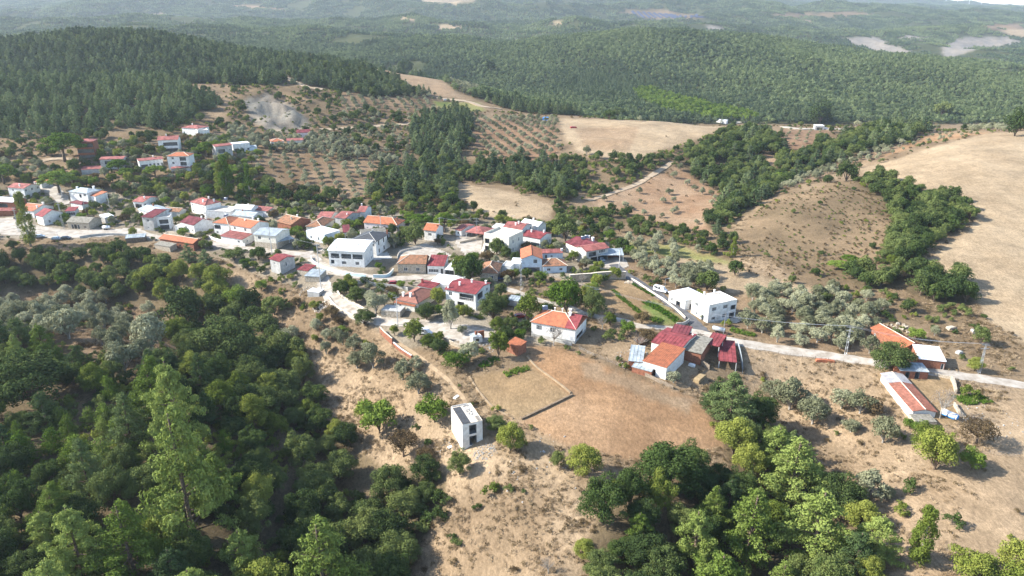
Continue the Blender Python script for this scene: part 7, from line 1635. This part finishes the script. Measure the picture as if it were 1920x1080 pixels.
# ================================================================ the pine forest beyond the ridges
FC = bpy.data.collections.new('forest_sources')
def far_tree(n, leaf, mat, h=11, r=2.9):
    if rng.random() < .5: v, q, _ = round_shape(h * .86, r * 1.02, n, leaf * .95, 16, .02, 1, .42); return v, q
    v, q, _ = pine_shape(h, r, n, leaf, .1, .4); return v, q
for k in range(6):
    v, q = far_tree(420, .5, None, 9, 3.5); o = bpy.data.objects.new('forest_%02d' % k, np_mesh('forest_pine', v, q, [M['bright'] if k == 5 else M['farpine_pale'] if k > 1 else M['farpine_dark']])); FC.objects.link(o)
def forest(name, label, y0, y1, sp, coll, nvar, smin, smax, patch=False):
    P = []
    y = y0
    g = sp
    gy = np.arange(y0, y1, g); xs, ys = [], []
    for yv in gy:
        x = np.arange(-yv * .80, yv * .80, g); xs.append(x + rnd.uniform(-.45, .45, len(x)) * g); ys.append(yv + rnd.uniform(-.45, .45, len(x)) * g)
    x, y = np.concatenate(xs), np.concatenate(ys); z = terrain(x, y); ids, u, v = zone_ids(x, y, z)
    nm = np.array([Z[i]['ground'] == 'forest' and Z[i]['name'] != 'knoll' for i in ids]); k = nm & (u > -70) & (u < 1990)
    # cull points deep in the lee of a ridge
    d = np.hypot(x, y); occ = np.zeros(len(x), bool)
    for f in np.linspace(.25, .985, 42):
        zr = H + (z + 16 - H) * f; occ |= terrain(x * f, y * f) > zr + 4
    k &= ~occ & (fbm(x / 170, y / 300, 211, 4) < .47 - .1 * (y > 1500)); x, y, z = x[k], y[k], z[k]; m = len(x); s = rnd.uniform(smin, smax, m) * (1 + .25 * fbm(x / 120, y / 120, 71, 2))
    which = np.clip(((fbm(x / 150 + 3, y / 260, 171, 3) * 1.1 + .5) * nvar * .9 + rnd.normal(size=m) * .9), 0, nvar - 1).astype(int)
    if not patch: nb = np.array([Z[i]['name'] == 'brightpines' for i in ids])[k]; which[nb] = 5
    if patch:
        e = 12; gx = (terrain(x + e, y) - terrain(x - e, y)) / (2 * e); gy_ = (terrain(x, y + e) - terrain(x, y - e)) / (2 * e)
        rot = np.stack([np.arctan(gy_), -np.arctan(gx), 0 * x], 1)
    else: rot = np.stack([0 * x, 0 * x, rnd.random(m) * 6.28], 1)
    instancer(name, np.stack([x, y, z], 1), rot, np.stack([s, s, s], 1) if not patch else np.ones((m, 3)), which, coll, label, 'forest', 0); print(name, m)
forest('pine_forest', 'dense pine forest covering the valley side beyond the plateau', 700, 1500, 5.8, FC, 5, .6, 1.05)
PCOL = bpy.data.collections.new('patch_sources')
for k in range(6):
    vs, qs, n0, mi = [], [], 0, []
    for a in range(6):
        for b in range(6):
            if rnd.random() < .08: continue
            v, q = far_tree(46, 1.15, None, 7.5, 3.0); s = rnd.uniform(.7, 1.25); v = v * s + np.array([(a - 2.5 + rnd.uniform(-.4, .4)) * 7, (b - 2.5 + rnd.uniform(-.4, .4)) * 7, -.5])
            vs.append(v); qs.append(q + n0); n0 += len(v); mi.append(np.full(len(q), int(rnd.random() > (k + 1) / 7)))
    o = bpy.data.objects.new('patch_%02d' % k, np_mesh('forest_patch', np.concatenate(vs), np.concatenate(qs), [M['farpine_pale'], M['farpine_dark']], np.concatenate(mi))); PCOL.objects.link(o)
forest('far_pine_forest', 'hazy pine forest covering the far hills up to the skyline', 1500, 6800, 40, PCOL, 6, 1, 1, True)

# ================================================================ the air
_zs = [v for o in COL.objects if o.name in ('ground', 'hills') for v in (min(c[2] for c in (q.co for q in o.data.vertices)), max(c[2] for c in (q.co for q in o.data.vertices)))]
GMIN, GTOP = min(_zs), max(_zs) + 85
hz = MB().box(-9000, 9000, -150, 9200, GMIN - 1, GTOP + 5).build('haze', []); hm = bpy.data.materials.new('hazy_air'); nt, N, L = nodes(hm)
hz.data.materials.append(hm); out = N.new('ShaderNodeOutputMaterial'); pv = N.new('ShaderNodeVolumePrincipled'); pv.inputs['Color'].default_value = (.74, .86, 1, 1); pv.inputs['Density'].default_value = 0.00007; pv.inputs['Anisotropy'].default_value = .2
L.new(pv.outputs[0], out.inputs['Volume']); tag(hz, kind='stuff'); tag(hz, 'pale haze filling the valley air', 'haze')
